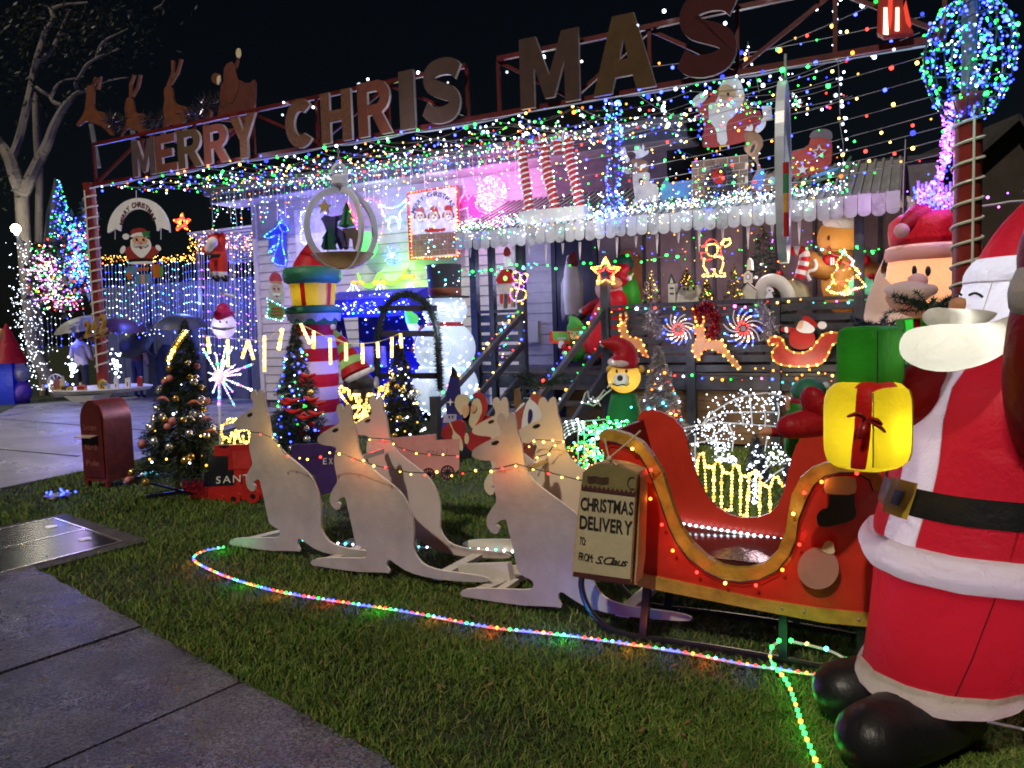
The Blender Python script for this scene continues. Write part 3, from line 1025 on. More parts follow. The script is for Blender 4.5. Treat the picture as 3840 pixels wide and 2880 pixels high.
# harness lights
def pxs(segs, k):
    r = []
    for c, s in segs:
        r += [U(p, k) for p in Z(c, s)]
    return r
BCAB = mt('black_cable', (.008, .008, .008), .5, .1)
string('light_string', 'dark cable of red and yellow lights looped along the near kangaroos', 'light string',
       pxs([('I', '1420,1040 1500,1048 1600,1092 1700,1220'), ('J', '130,815 300,770 415,782 585,850 740,890 960,932 1330,942 1500,920 1690,902 1850,862'), ('K', '900,572 1100,622 1280,668 1450,560 1690,405')], -2.86),
       .085, ['y', 'r', 'y'], .0075, 'harness lights on the kangaroos', .0028, True, BCAB, .012, True)
string('light_string', 'short dark cable of lights from the pinkish kangaroo across the pink wagon', 'light string',
       pxs([('J', '540,640 700,652 810,658 870,722 1030,772 1200,792 1370,792')], -2.3),
       .1, ['r', 'y'], .0075, 'harness lights on the kangaroos', .0028, True, BCAB, .012, True)
string('light_string', 'short dark cable of yellow lights round the neck of the cream kangaroo by the sleigh', 'light string',
       pxs([('J', '1880,850 1900,760 1940,705 2020,660 2150,668'), ('K', '1130,350 1060,370 1000,450 920,470 880,540')], -2.46),
       .06, ['y'], .0075, 'harness lights on the kangaroos', .0028, True, BCAB, .012)
ROPE = mt('rope_tube', (.6, .6, .55), .3, .1, coat=.5)
def rope(lbl, pts, step, cols, r=.013, wire=.006):
    pts = sm3(pts, 2)
    t = T('rope_light', lbl, 'rope light', pts[0], 'rope lights lying on the lawn')
    MB().tube(pts, wire, 6).obj('tube', ROPE, t, True)
    for i, p in enumerate(walk(pts, step)):
        bulb(cols[i % len(cols)], p + V((0, 0, .004)), t, r * random.uniform(.8, 1.1), True)
    return t
rope('multicoloured rope light curving over the lawn in front of the kangaroos', [G(p, .012) for p in Z('W', '483,1183 450,1188 425,1197 414,1210 440,1226 500,1252 600,1280 740,1302 900,1325 1050,1357 1200,1370 1330,1388 1480,1410 1600,1435 1720,1452 1830,1470 1895,1484')],
     .034, ['g', 'c', 'b', 'b', 'r', 'o', 'r'], .0088)
rope('white rope light lying behind the kangaroos', [G(p, .014) for p in Z('W', '640,1166 700,1172 760,1178 905,1183 1000,1186 1095,1190 1200,1205')], .06, ['w', 'c', 'w'], .011)
rope('green and amber rope light running down to the inflatable boots', [G(p, z) for p, z in zip(Z('O', '180,610 120,650 100,740 130,810 250,950 300,1080 345,1230 385,1370 450,1520 500,1650 560,1800'), [.12, .1, .05] + [.015] * 8)], .042, ['g', 'g', 'o'], .0105)
rope('loose green rope light arched under the back of the sleigh', [G(p, z) for p, z in zip(Z('O', '280,610 450,645 620,690 740,760 890,860 1000,920'), [.1, .12, .12, .1, .06, .02])], .085, ['g', 'y', 'c'], .0105)
SK, SF = -3.0, -2.52
sp, sf = PK(SK), PK(SF)
bo = Z('L', '325,420 330,380 370,358 450,362 560,395 680,465 770,580 850,720 900,880 950,1040 1010,1180 1100,1310 1220,1420 1350,1490 1450,1510 1560,1508 1700,1465 1800,1370 1870,1200 1890,1080 1920,900 1990,760 2080,680') + Z('N', '560,855 720,850 900,880 1020,960 1060,1080')
bi = Z('N', '960,1090 930,1000 820,935 700,930 560,965 470,1040 420,1130') + Z('L', '1980,1100 1960,1270 1900,1410 1800,1530 1660,1600 1500,1620 1350,1600 1200,1530 1060,1420 960,1290 890,1140 830,960 780,820 730,690 660,570 560,500 470,462 400,452 370,480')
bot_t = Z('L', '625,1540') + Z('O', '0,255 500,335 970,385 1100,395')
bot_b = Z('O', '1100,500 980,495 550,455 0,350') + Z('L', '640,1655')
sl_ = T('sleigh', 'red wooden sleigh with thick gold trim pulled by the kangaroos', 'sleigh', F(SZ(z1('W', 1620, 1300), SK)[0], -2.76, 0))
panel = bo[:-3] + Z('N', '1020,960 1080,1200 1100,1500') + Z('O', '1100,395') + Z('O', '970,440 500,390 0,300') + Z('L', '640,1600 560,1400 520,1100 470,800 400,600 330,500')
REDP = mt('sleigh_red', (.5, .028, .014), .28, .25, 5, .18, 90, coat=.3)
plate('near_side', panel, sp, REDP, sl_, 0, .018)
plate('gold_trim', bo + bi, sp, GOLD, sl_, 4, .045)
plate('bottom_trim', bot_t + bot_b, sp, GOLD, sl_, 3, .03)
for x, y in ((205, 332), (390, 358), (840, 425)):
    MB().ball(sp.at(z1('O', x, y), .018), .006, 8, 6).obj('screw', STEEL, sl_)
far = Z('L', '640,300 655,235 690,200 760,190 850,215 940,260 1010,340 1050,440 1080,560 1110,680 1160,800 1220,910 1300,1000 1400,1060 1500,1088 1640,1085 1740,1050 1810,980 1850,880 1880,760 1910,620 1960,480 2040,380 2160,320') + Z('N', '760,600 1000,620 1060,900') + Z('O', '900,150 400,80 0,40') + Z('L', '900,1330 800,1000 720,650 680,450')
plate('far_side', far, sf, mt('sleigh_red_inner', (.6, .04, .02), .35, .15, 5, .1), sl_, 0, .018)
s0, s1 = SZ(z1('L', 620, 1400), SK)[0], SZ(z1('N', 1080, 1500), SK)[0]
MB().fbox(s0 + .1, s1, SK + .022, SF - .004, .40, .425).obj('floor', mt('wet_floor', (.05, .01, .012), .12, .2, 8, .2, 20), sl_)
MB().hexa([F(s0 + .03, SK + .022, .42), F(s0 + .05, SK + .022, .42), F(s0 + .05, SF - .004, .42), F(s0 + .03, SF - .004, .42), F(s0 - .12, SK + .022, .98), F(s0 - .1, SK + .022, .98), F(s0 - .1, SF - .004, .98), F(s0 - .12, SF - .004, .98)]).obj('front_board', mt('sleigh_dark', (.12, .012, .01), .4), sl_)
MB().fbox(s1 - .02, s1, SK + .022, SF - .004, .43, .95).obj('back_board', REDP, sl_)
RUN = mt('runner_black', (.012, .012, .014), .35, .3)
for k in (SK + .03, SF - .03):
    rp = [U(p, SK) + n3 * (k - SK) for p in Z('W', '1262,1225 1247,1262 1262,1315 1298,1358 1352,1380 1480,1395 1700,1432 1900,1474')]
    MB().tube(sm3(rp, 2), .022, 8, flat=.7).obj('runner', RUN, sl_)
    for p, q in (((1395, 1262), (1385, 1385)), ((1690, 1310), (1690, 1432)), ((1860, 1330), (1860, 1462))):
        a, b = U(z1('W', *p), SK) + n3 * (k - SK), U(z1('W', *q), SK) + n3 * (k - SK)
        MB().bar(a, b, .035).obj('strut', RUN, sl_)
st = fig('stocking', 'black Christmas stocking with cream cuff fixed to the side of the sleigh', 'stocking', Pl(F(0, SK - .05, 0), -n3),
         [('sock', BLACK, sm(Z('N', '600,1090 808,1090 805,1200 826,1280 800,1325 700,1360 560,1390 500,1372 488,1290 530,1240 590,1228'), 1), 0), ('cuff', CREAM, sm(Z('N', '560,970 810,965 826,1050 810,1120 580,1115 552,1080'), 1), 1, .01)])
fig('bauble_board', 'dusty pink wooden bauble board screwed to the side of the sleigh', 'bauble', Pl(F(0, SK - .05, 0), -n3),
    [('ball', mt('bauble_dusty_pink', (.42, .2, .17), .5, .15), ell('O', 505, 5, 172, 172, 0, 36), 0), ('cap', CREAM, sm(Z('N', '530,1580 545,1545 560,1512 600,1500 632,1520 636,1560 645,1600 600,1615'), 1), 1, .01)])
# lights along the trim and the white strip on the floor
slt = T('light_string', 'red and yellow lights following the gold trim of the sleigh', 'light string', sp.at(z1('L', 600, 515)), 'sleigh lights')
MB().tube([sp.at(p, .03) for p in bi[::-1]], .003, 5).obj('cable', BCAB, slt)
for c, x, y, q in (('L', 600, 515, 'y'), ('L', 755, 690, 'r'), ('L', 750, 930, 'o'), ('L', 845, 1145, 'r'), ('L', 935, 1360, 'o'), ('L', 1135, 1540, 'r'), ('L', 1370, 1630, 'y'), ('L', 1625, 1648, 'r'), ('L', 1845, 1520, 'o'),
                   ('L', 1985, 1310, 'r'), ('L', 1935, 1055, 'y'), ('L', 2025, 880, 'r'), ('L', 2170, 790, 'o'), ('N', 825, 940, 'r')):
    bulb(q, sp.at(z1(c, x, y), .045), slt, .0085, True)
stp_ = T('light_string', 'row of white lights along the floor of the sleigh', 'light string', sf.at(z1('L', 975, 1140)), 'sleigh lights')
a, b = sf.at(z1('L', 975, 1138), .03), sf.at(z1('L', 1835, 1275), .03)
MB().tube([a, b], .006, 6).obj('cable', WIRE, stp_)
for i in range(17):
    bulb('w', a.lerp(b, i / 16) + V((0, 0, .004)), stp_, .009, True)
# delivery sack hanging at the front of the sleigh
sk = Pl(F(0, -3.24, 0), -n3)
sack = T('delivery_sack', 'cream Christmas delivery sack with printed label hanging from the front of the sleigh', 'sack', sk.at(z1('L', 350, 1620)))
SACK = mt('sack_cloth', (.5, .42, .27), .7, .15, 5, .3, 40)
MAR = mt('maroon_print', (.07, .012, .015), .7)
OLV = mt('olive_cloth', (.2, .16, .06), .7, .25, 6, .3, 30)
plate('bag', sm(Z('L', '190,705 260,650 330,635 480,650 600,690 668,718 660,900 640,1640 560,1650 110,1580 100,1540 150,1000'), 1), Pl(F(0, -3.2, 0), -n3), mt('sack_side', (.5, .3, .16), .7), sack, 0, .11)
plate('label_panel', Z('L', '178,850 622,905 578,1640 104,1575'), sk, SACK, sack, 0, .03)
plate('top_panel', Z('L', '190,712 262,655 330,640 480,655 640,735 622,905 178,850'), sk, OLV, sack, 0, .032)
sc = [z1('L', 178 + 444 * i / 24, 850 + 55 * i / 24 - (14 if i % 2 else 42)) for i in range(25)]
plate('scallop_print', Z('L', '620,912') + Z('L', '177,858') + sc, sk, MAR, sack, 1, .003)
plate('bottom_print', Z('L', '110,1535 585,1600 578,1640 104,1575'), sk, MAR, sack, 1, .003)
for i in range(4):
    plate('postmark_line', stroke([z1('L', 225 + 22 * j, 742 + 16 * i + 5 * math.sin(j * 1.5) + j * 2.2) for j in range(9)], 2.2), sk, MAR, sack, 1, .002)
plate('postmark_ring', stroke(ell('L', 596, 800, 36, 50, 0, 20, 60, 300), 3), sk, MAR, sack, 1, .002)
INK = mt('ink', (.012, .008, .01), .7)
for w, a, b, c, bd, g in (('CHRISTMAS', (170, 1018), (606, 1062), (176, 912), 1, .06), ('DELIVERY', (163, 1172), (596, 1228), (168, 1062), 1, .07), ('TO:', (163, 1308), (212, 1314), (167, 1240), 0, .05), ('FROM:', (155, 1436), (272, 1456), (160, 1368), 0, .05), ('S.Claus', (292, 1462), (545, 1488), (325, 1400), 0, .0)):
    text('lettering', w, sk.at(z1('L', *a)), sk.at(z1('L', *b)), sk.at(z1('L', *c)), sk.n, INK, sack, bd, .003, g)
MB().tube([sk.at(p, -.01) for p in Z('L', '430,645 405,590 370,430')], .004, 6).obj('hanging_cord', CREAM, sack)
MB().tube([sk.at(p, -.015) for p in Z('L', '470,650 410,590 590,440 668,365')], .004, 6).obj('hanging_cord', CREAM, sack)
MB().ball(sk.at(z1('L', 410, 597)), .012, 8, 6).obj('knot', CREAM, sack)
tp = PK(-1.5)
eng = fig('toy_engine', 'red and black plywood train engine lettered Santa on the lawn', 'train engine', tp, [
    ('chassis', RED, Z('I', '835,1430 1100,1430 1500,1400 1512,1590 1300,1605 930,1625 880,1560 850,1500'), 0),
    ('cab', RED, Z('I', '1115,1150 1400,1140 1435,1265 1400,1400 1270,1420 1115,1420'), 0),
    ('boiler', BLACK, Z('I', '1030,1370 1272,1350 1272,1480 1020,1492'), 1, .03),
    ('dome', BLACK, Z('I', '1068,1240 1226,1238 1226,1350 1190,1365 1068,1365'), 1, .03),
    ('funnel', BLACK, Z('I', '835,1200 1000,1195 1000,1425 845,1425'), 0),
    ('panel', mt('panel_red', (.5, .035, .03), .4), Z('I', '1262,1200 1408,1190 1430,1260 1405,1345 1275,1348'), 1)])
CREAMW = mt('lettering_white', (.75, .72, .68), .5)
text('lettering', 'SANTA', tp.at(z1('I', 1132, 1468), .012), tp.at(z1('I', 1500, 1440), .012), tp.at(z1('I', 1132, 1408), .012), tp.n, CREAMW, eng, 0, .004, .2)
for x, y in ((1130, 1612), (1268, 1592), (1428, 1572)):
    w = plate('wheel', ell('I', x, y, 62, 56, 0, 20), tp, RED, eng, 3, .02)
    plate('hub', ell('I', x, y, 20, 18, 0, 12), tp, BLACK, w, 5, .01)
m = MB()
ca, cb = tp.at(z1('I', 640, 1590)), tp.at(z1('I', 930, 1620))
m.hexa([ca - n3 * .2 - ZU * .06, cb - n3 * .1 - ZU * .05, cb + n3 * .2 - ZU * .03, ca + n3 * .2 - ZU * .03, ca - n3 * .18 - ZU * .02, cb - n3 * .05 + ZU * .04, cb + n3 * .2 + ZU * .05, ca + n3 * .2])
m.obj('cowcatcher', mt('dark_maroon', (.06, .01, .01), .4), eng)
tq = PK(-1.75)
pur = fig('toy_wagon', 'purple plywood train wagon lettered EX behind the second kangaroo', 'train wagon', tq, [
    ('rear_box', mt('purple_paint', (.05, .02, .12), .5), Z('J', '-20,702 255,688 360,735 350,900 200,960 0,920'), 0),
    ('front_box', mt('purple_paint', (1, 1, 1)), Z('J', '168,742 358,730 372,1050 300,1105 230,1118 185,1050'), 2, .05)], 'plywood train wagons')
for ch_, x in (('E', 250), ('X', 298)):
    text('letter', ch_, tq.at(z1('J', x, 865), .012), tq.at(z1('J', x + 30, 864), .012), tq.at(z1('J', x, 812), .012), tq.n, CREAMW, pur, 0, .004)
tq2 = PK(-1.55)
pk = fig('toy_wagon', 'pink plywood train wagon lettered Train with spoked wheels', 'train wagon', tq2, [
    ('rear_box', PINK, Z('J', '812,648 1180,615 1186,680 1180,900 830,905'), 0),
    ('front_box', mt('pink_front', (.62, .27, .25), .5, .1), Z('J', '1008,672 1376,655 1376,905 1330,940 1030,930'), 2, .05)], 'plywood train wagons')
text('lettering', 'TRAIN', tq2.at(z1('J', 1102, 788), .012), tq2.at(z1('J', 1272, 768), .012), tq2.at(z1('J', 1102, 748), .012), tq2.n, mt('faded_lettering', (.7, .4, .38), .5), pk, 0, .003, .2)
for x, y, r in ((1277, 932, 58), (1120, 948, 52)):
    w = plate('wheel', ell('J', x, y, r, r + 4, 0, 22), tq2, PINK, pk, 3, .02)
    plate('rim', stroke(ell('J', x, y, r * .9, r * .94, 0, 23, 0, 360) + ell('J', x, y, r * .9, r * .94, 0, 23)[:1], 4), tq2, BLACK, w, 4)
    for a in range(6):
        q = math.radians(30 * a)
        plate('spoke', stroke([z1('J', x - r * .85 * math.cos(q), y - r * .85 * math.sin(q)), z1('J', x + r * .85 * math.cos(q), y + r * .85 * math.sin(q))], 3), tq2, BLACK, w, 4)
    plate('hub', ell('J', x, y, 11, 11, 0, 10), tq2, BLACK, w, 5)
a, b, c = G(z1('I', 40, 1490)), G(z1('I', 238, 1505)), G(z1('I', 462, 1445))
w, l = b - a, c - b
mb = T('mailbox', 'weathered red arch topped letter box standing at the lawn edge', 'mailbox', (a + b + c) / 3)
BOXM = mt('letterbox_red', (.2, .028, .015), .35, .4, 9, .2, 60, .2)
prof = [(0, .06)] + [(0, .66)] + [(.5 - .5 * math.cos(x), .66 + .22 * math.sin(x)) for x in np.linspace(.3, math.pi - .3, 9)] + [(1, .66), (1, .06)]
MB().prism([a + w * u + ZU * h for u, h in prof], l).obj('shell', BOXM, mb, True)
inn = [(.07 + .86 * u, .1 + (h - .06) * .94) for u, h in prof]
fn = w.cross(ZU).normalized()
fn = fn if fn.dot(l) < 0 else -fn
MB().prism([a + w * u + ZU * h + fn * .012 for u, h in inn], -fn * .01).obj('front_panel', mt('letterbox_front', (.09, .012, .012), .4, .3), mb)
MB().hexa([a + w * .08 + ZU * .52 + fn * .014, a + w * .75 + ZU * .52 + fn * .014, a + w * .75 + ZU * .53 + fn * .014, a + w * .08 + ZU * .53 + fn * .014] + [a + w * .02 + ZU * .51 + fn * .09, a + w * .72 + ZU * .51 + fn * .09, a + w * .72 + ZU * .52 + fn * .09, a + w * .02 + ZU * .52 + fn * .09]).obj('slot_flap', mt('flap_metal', (.55, .4, .35), .4), mb)
for s_, z_ in (('Letters', .58), ('North', .38), ('Pole', .22)):
    text('lettering', s_, a + w * .2 + ZU * z_ + fn * .013, a + w * .72 + ZU * z_ + fn * .013, a + w * .2 + ZU * (z_ + .06) + fn * .013, fn, mt('letterbox_lettering', (.28, .09, .07), .5), mb, 0, .003, .05)
for u in (.06, .86):
    MB().prism([a + w * u + ZU * 0, a + w * (u + .1), a + w * (u + .1) + ZU * .065, a + w * u + ZU * .065], l * .12).obj('foot', BOXM, mb)
    MB().prism([a + w * u + l * .85, a + w * (u + .1) + l * .85, a + w * (u + .1) + l * .85 + ZU * .065, a + w * u + l * .85 + ZU * .065], l * .12).obj('foot', BOXM, mb)
IRED = inf('nylon_red', (.5, .014, .03), .5, .6, 5)
IWHITE = inf('nylon_white', (.82, .83, .88), .55, .7, 6)
ICREAM = inf('nylon_cream', (.78, .75, .67), .5, .5, 11)
IBLACK = inf('nylon_black', (.012, .012, .014), .1, .25, 5, .4)
IYEL = inf('nylon_yellow', (.8, .62, .02), .55)
IGREEN = inf('nylon_green', (.03, .26, .02), .45)
ISKIN = inf('nylon_skin', (.82, .45, .25), .5)
IGOLD = inf('nylon_gold', (.6, .42, .05), .4)
IPINK = inf('nylon_pink', (.88, .6, .56), .5)
IBROWN = inf('nylon_gingerbread', (.5, .25, .07), .5)
IDRED = inf('nylon_dark_red', (.32, .014, .018), .35)
def cyl(p, ax, ay, r):
    """where the line of sight first meets an upright round body"""
    d = ray(p)
    a = d.x * d.x + d.y * d.y
    b = d.x * -ax + d.y * -ay
    c = ax * ax + ay * ay - r * r
    q = b * b - a * c
    t = (-b - math.sqrt(q)) / a if q > 0 else -b / a
    return CAM + d * t
def pbox(c, hx, hy, hz, yaw, p=5, n=9):
    """puffed-up box: mesh builder and its surface function"""
    c = V(c)
    cs, sn = math.cos(yaw), math.sin(yaw)
    def at(x, y, z, off=0):
        k = (abs(x) ** p + abs(y) ** p + abs(z) ** p) ** (-1 / p)
        x, y, z = x * k * (hx + off), y * k * (hy + off), z * k * (hz + off)
        return c + V((x * cs - y * sn, x * sn + y * cs, z))
    m = MB()
    g = [math.tan((i / n * 2 - 1) * math.pi / 4) for i in range(n + 1)]
    for f in (lambda u, v: (1, u, v), lambda u, v: (-1, -u, v), lambda u, v: (-u, 1, v), lambda u, v: (u, -1, v), lambda u, v: (u, v, 1), lambda u, v: (u, -v, -1)):
        vs = [at(*f(u, v)) for v in g for u in g]
        m.add(vs, [[i * (n + 1) + j, i * (n + 1) + j + 1, (i + 1) * (n + 1) + j + 1, (i + 1) * (n + 1) + j] for i in range(n) for j in range(n)])
    return m, at
def patch(fn, nu, nv):
    m = MB()
    m.add([fn(i / nu, j / nv) for i in range(nu + 1) for j in range(nv + 1)], [[i * (nv + 1) + j, i * (nv + 1) + j + 1, (i + 1) * (nv + 1) + j + 1, (i + 1) * (nv + 1) + j] for i in range(nu) for j in range(nv)])
    return m
# --- the big Santa at the right
SY = 2.62
AX = lambda z: float(np.interp(z, [.13, .2, .4, .55, .85, 1.0, 1.3, 1.4], [1.44, 1.455, 1.53, 1.575, 1.66, 1.71, 1.735, 1.74]))
_rz = [(.14, .23), (.2, .25), (.28, .262), (.4, .285), (.55, .312), (.62, .33), (.75, .36), (.83, .36), (.915, .36), (1.0, .375), (1.15, .37), (1.25, .345), (1.33, .27), (1.39, .19)]
RZ = lambda z: float(np.interp(z, [a for a, _ in _rz], [b for _, b in _rz]))
san = T('inflatable_santa', 'tall glowing inflatable Santa with closed eyes and big white beard behind the sleigh', 'inflatable santa', (AX(0), SY, 0))
def band(z0, z1_, off=0.0, nz=8, seg=40, puff=0.0, a0=0.0, a1=2 * math.pi):
    def fn(u, v):
        z = z0 + (z1_ - z0) * u
        a = a0 + (a1 - a0) * v
        r = RZ(z) + off + puff * math.sin(math.pi * u) + .0035 * math.sin(a * 13 + z * 9) * (1 if puff else .3) + (.0025 * math.sin(a * 37 + 2 * math.sin(a * 7) + z * 25) * abs(u - .4) if puff else 0)
        return (AX(z) + r * math.cos(a), SY + r * math.sin(a), z)
    return patch(fn, nz, seg)
band(.265, .63, 0, 10).obj('trousers', IRED, san, True)
band(.195, .275, .006, 4, 40, .012).obj('trouser_cuff', ICREAM, san, True)
band(.622, .74, .022, 9, 150, .03).obj('coat_hem', IWHITE, san, True)
PHI = math.radians(193)
PA, PB = math.radians(181), math.radians(204)
band(.725, .84, .004, 4, 40, 0, PB, PA + 2 * math.pi).obj('coat_skirt', IRED, san, True)
band(.83, .918, .012, 4).obj('belt', IBLACK, san, True)
band(.91, 1.39, 0, 14, 40, 0, PB, PA + 2 * math.pi).obj('coat', IRED, san, True)
band(.72, .84, .006, 4, 6, 0, PA - .01, PB + .01).obj('placket', IWHITE, san, True)
band(.91, 1.39, .003, 14, 6, 0, PA - .01, PB + .01).obj('placket', IWHITE, san, True)
# buckle
def bk(u, v, o=.03):
    z = .85 - .03 + .12 * u
    a = PHI - .24 + .34 * v
    return (AX(z) + (RZ(z) + o) * math.cos(a), SY + (RZ(z) + o) * math.sin(a), z)
bkl = patch(lambda u, v: bk(u, v), 3, 4).obj('buckle', IGOLD, san, True)
patch(lambda u, v: bk(.3 + .4 * u, .32 + .36 * v, .034), 2, 2).obj('buckle_pin', IBLACK, bkl)
MB().blob([(1.5, 2.6, .1), (1.3, 2.5, .12), (1.14, 2.42, .12)], [.11, .13, .12], 20, .95).obj('boot', IBLACK, san, 'all')
MB().blob([(1.45, 2.8, .11), (1.3, 2.77, .12), (1.19, 2.75, .12)], [.11, .12, .115], 20, .95).obj('boot', IBLACK, san, 'all')
# head, leaning back to the right
hx0 = AX(1.4) + .0
def head(z0, z1_, r0, r1, mat, name, puff=0, seg=28, flat=1.0):
    prof = [(r0 + (r1 - r0) * i / 8 + puff * math.sin(math.pi * i / 8), (z1_ - z0) * i / 8) for i in range(9)]
    return MB().lathe((hx0 - .045 + .28 * (z0 - 1.4), SY, z0), prof, seg, 1, 1, 0, (.28, 0)).obj(name, mat, san, True)
head(1.34, 1.592, .2, .19, IWHITE, 'face')
head(1.588, 1.672, .193, .172, IWHITE, 'hat_brim', .012)
head(1.668, 1.9, .168, .05, IRED, 'hat', .02)
for pts in ([(1758, 722), (1785, 710), (1812, 706), (1840, 718), (1868, 738)], [(1655, 722), (1672, 708), (1692, 722)]):
    q = [cyl(z1('M', *p), hx0 - .0, SY, .2) for p in pts]
    MB().tube(q, .0042, 6).obj('closed_eye', INK, san)
MB().ball(cyl(z1('M', 1668, 812), hx0, SY, .215), .03, 14, 10).obj('nose', ISKIN, san, 'all')
W3 = lambda c, x, y, d: Dp(z1(c, x, y), d)
MB().blob([W3('M', 1480, 905, 2.34), W3('M', 1700, 925, 2.36), W3('M', 1860, 905, 2.4), W3('M', 1965, 880, 2.43)], [.036, .04, .03, .008], 16, .8).obj('moustache', ICREAM, san, 'all')
MB().blob([W3('M', 1500, 900, 2.4), W3('M', 1530, 905, 2.5), W3('M', 1560, 900, 2.62)], [.036, .036, .015], 12, .8).obj('moustache', ICREAM, san, 'all')
MB().blob([W3('M', 2130, 960, 2.44), W3('M', 2000, 1080, 2.34), W3('M', 1750, 1150, 2.29), W3('M', 1500, 1165, 2.3), W3('M', 1340, 1150, 2.38), W3('M', 1330, 1130, 2.5), W3('M', 1420, 1090, 2.7)], [.03, .05, .066, .073, .06, .05, .04], 22, 1.0).obj('beard', ICREAM, san, 'all')
# raised near arm and mitten arm
MB().blob([W3('W', 2300, 960, 2.3), W3('W', 2262, 840, 2.16), W3('W', 2262, 700, 2.1), W3('W', 2268, 655, 2.1)], [.13, .115, .095, .085], 18).obj('raised_arm', IDRED, san, 'all')
MB().blob([W3('W', 2262, 640, 2.09), W3('W', 2266, 618, 2.09)], [.092, .09], 18).obj('raised_cuff', ICREAM, san, 'all')
MB().blob([W3('W', 2268, 600, 2.09), W3('W', 2276, 540, 2.09), W3('W', 2280, 490, 2.09)], [.075, .085, .07], 18).obj('mitten', IDRED, san, 'all')
MB().blob([W3('N', 1450, 260, 2.62), W3('N', 1280, 300, 2.6), W3('N', 1100, 420, 2.72), W3('N', 700, 470, 2.8), W3('N', 540, 480, 2.82)], [.1, .1, .085, .075, .06], 18).obj('holding_arm', IRED, san, 'all')
MB().blob([W3('N', 560, 520, 2.76), W3('N', 420, 525, 2.74), W3('N', 290, 550, 2.73)], [.055, .066, .055], 20, .8).obj('mitten', IRED, san, 'all')
MB().blob([W3('N', 520, 460, 2.75), W3('N', 480, 360, 2.74), W3('N', 465, 330, 2.74)], [.055, .055, .05], 18, .8).obj('thumb', IRED, san, 'all')
lamp('santa_head_lamp', (hx0 + .03, SY, 1.5), (.8, .88, 1), 2.0, .03)
lamp('santa_beard_fill', W3('M', 1560, 1155, 2.32), (.95, .96, .9), .34, .02)  # added lamps inside beard and moustache, only to brighten them
lamp('santa_beard_fill', W3('M', 1830, 1120, 2.31), (.95, .96, .9), .3, .02)
lamp('santa_beard_fill', W3('M', 1400, 1140, 2.4), (.95, .96, .9), .2, .02)
lamp('santa_beard_fill', W3('M', 1650, 922, 2.36), (.95, .96, .9), .12, .01)
lamp('santa_belly_lamp', (AX(1.1), SY + .05, 1.08), (1, .85, .95), 2.9, .04)
lamp('santa_hem_fill', (AX(.68), SY, .69), (.75, .82, 1), 1.4, .04)  # added lamp at hem height to brighten the white band
lamp('santa_leg_lamp', (AX(.45), SY, .45), (1, .75, .85), 1.5, .04)
for a in (247, 300):
    a = math.radians(a)
    for z0, z9 in ((.275, .63), (.725, 1.38)):
        MB().tube([(AX(z) + (RZ(z) + .001) * math.cos(a), SY + (RZ(z) + .001) * math.sin(a), z) for z in np.linspace(z0, z9, 14)], .0022, 5).obj('seam', mt('seam_red', (.12, .006, .01), .8), san)
for i in range(3):
    a = math.radians(205 + 30 * i)
    MB().tube([(hx0 - .045 + .28 * (z - 1.4) + (.2 - .01 * (z - 1.34) / .25) * 1.001 * math.cos(a), SY + .2 * math.sin(a), z) for z in np.linspace(1.42, 1.59, 6)], .0016, 4).obj('seam', mt('seam_white', (.5, .45, .35), .8), san)
MB().tube([(AX(.1) + .12, 2.5, .12), (AX(0) + .6, 2.45, .02)], .006, 5).obj('tether', WIRE, san)
# --- gifts held by the Santa
gy = W3('N', 910, 540, 2.44)
gift = T('inflatable_gift', 'glowing yellow inflatable gift with red ribbon held against the big Santa', 'inflatable gift', gy - ZU * .15, 'stacked inflatable gifts')
m, at = pbox(gy, .105, .105, .14, math.radians(28), 5)
m.obj('box', IYEL, gift, 'all')
RIB = inf('ribbon_red', (.6, .015, .015), .3, .4)
patch(lambda u, v: tuple(at(-1.0, -.95 + .55 * v + .25 * (1 - u) ** 2, -1 + 2 * u, .004)), 14, 3).obj('ribbon', RIB, gift, True)
patch(lambda u, v: tuple(at(-1 + 1.2 * u, -.98 + .7 * v, 1.0, .004)), 8, 3).obj('ribbon', RIB, gift, True)
m = MB()
bowp = at(-1, -.7, .25, .02)
for dx, dz in ((-.05, .012), (.04, -.012), (-.02, -.05), (.05, -.035)):
    m.blob([bowp, bowp + V((dx * .6, -.02, dz * .8 + .01)), bowp + V((dx, -.012, dz))], [.006, .014, .01], 8, .5)
m.obj('bow', mt('satin_red', (.3, .01, .01), .25), gift, True)
for sx, sy in ((1, -1), (-1, -1), (1, 1)):
    MB().tube([at(sx, sy, -1 + .1 * i, .001) for i in range(21)], .0022, 5).obj('seam', mt('seam_thread', (.2, .14, .02), .7), gift)
lamp('gift_lamp', gy + V((.03, 0, -.02)), (1, .95, .7), 1.1, .025)
gg = W3('M', 935, 1235, 2.46)
gift2 = T('inflatable_gift', 'dark green inflatable gift stacked on the yellow one', 'inflatable gift', gg - ZU * .09, 'stacked inflatable gifts')
m, at = pbox(gg, .078, .078, .098, math.radians(32), 7)
m.obj('box', IGREEN, gift2, 'all')
for sx, sy in ((1, -1), (-1, -1)):
    MB().tube([at(sx, sy, -1 + .1 * i, .001) for i in range(21)], .002, 5).obj('seam', mt('seam_green', (.01, .06, .01), .7), gift2)
lamp('gift_lamp', gg, (.8, 1, .6), .12, .02)
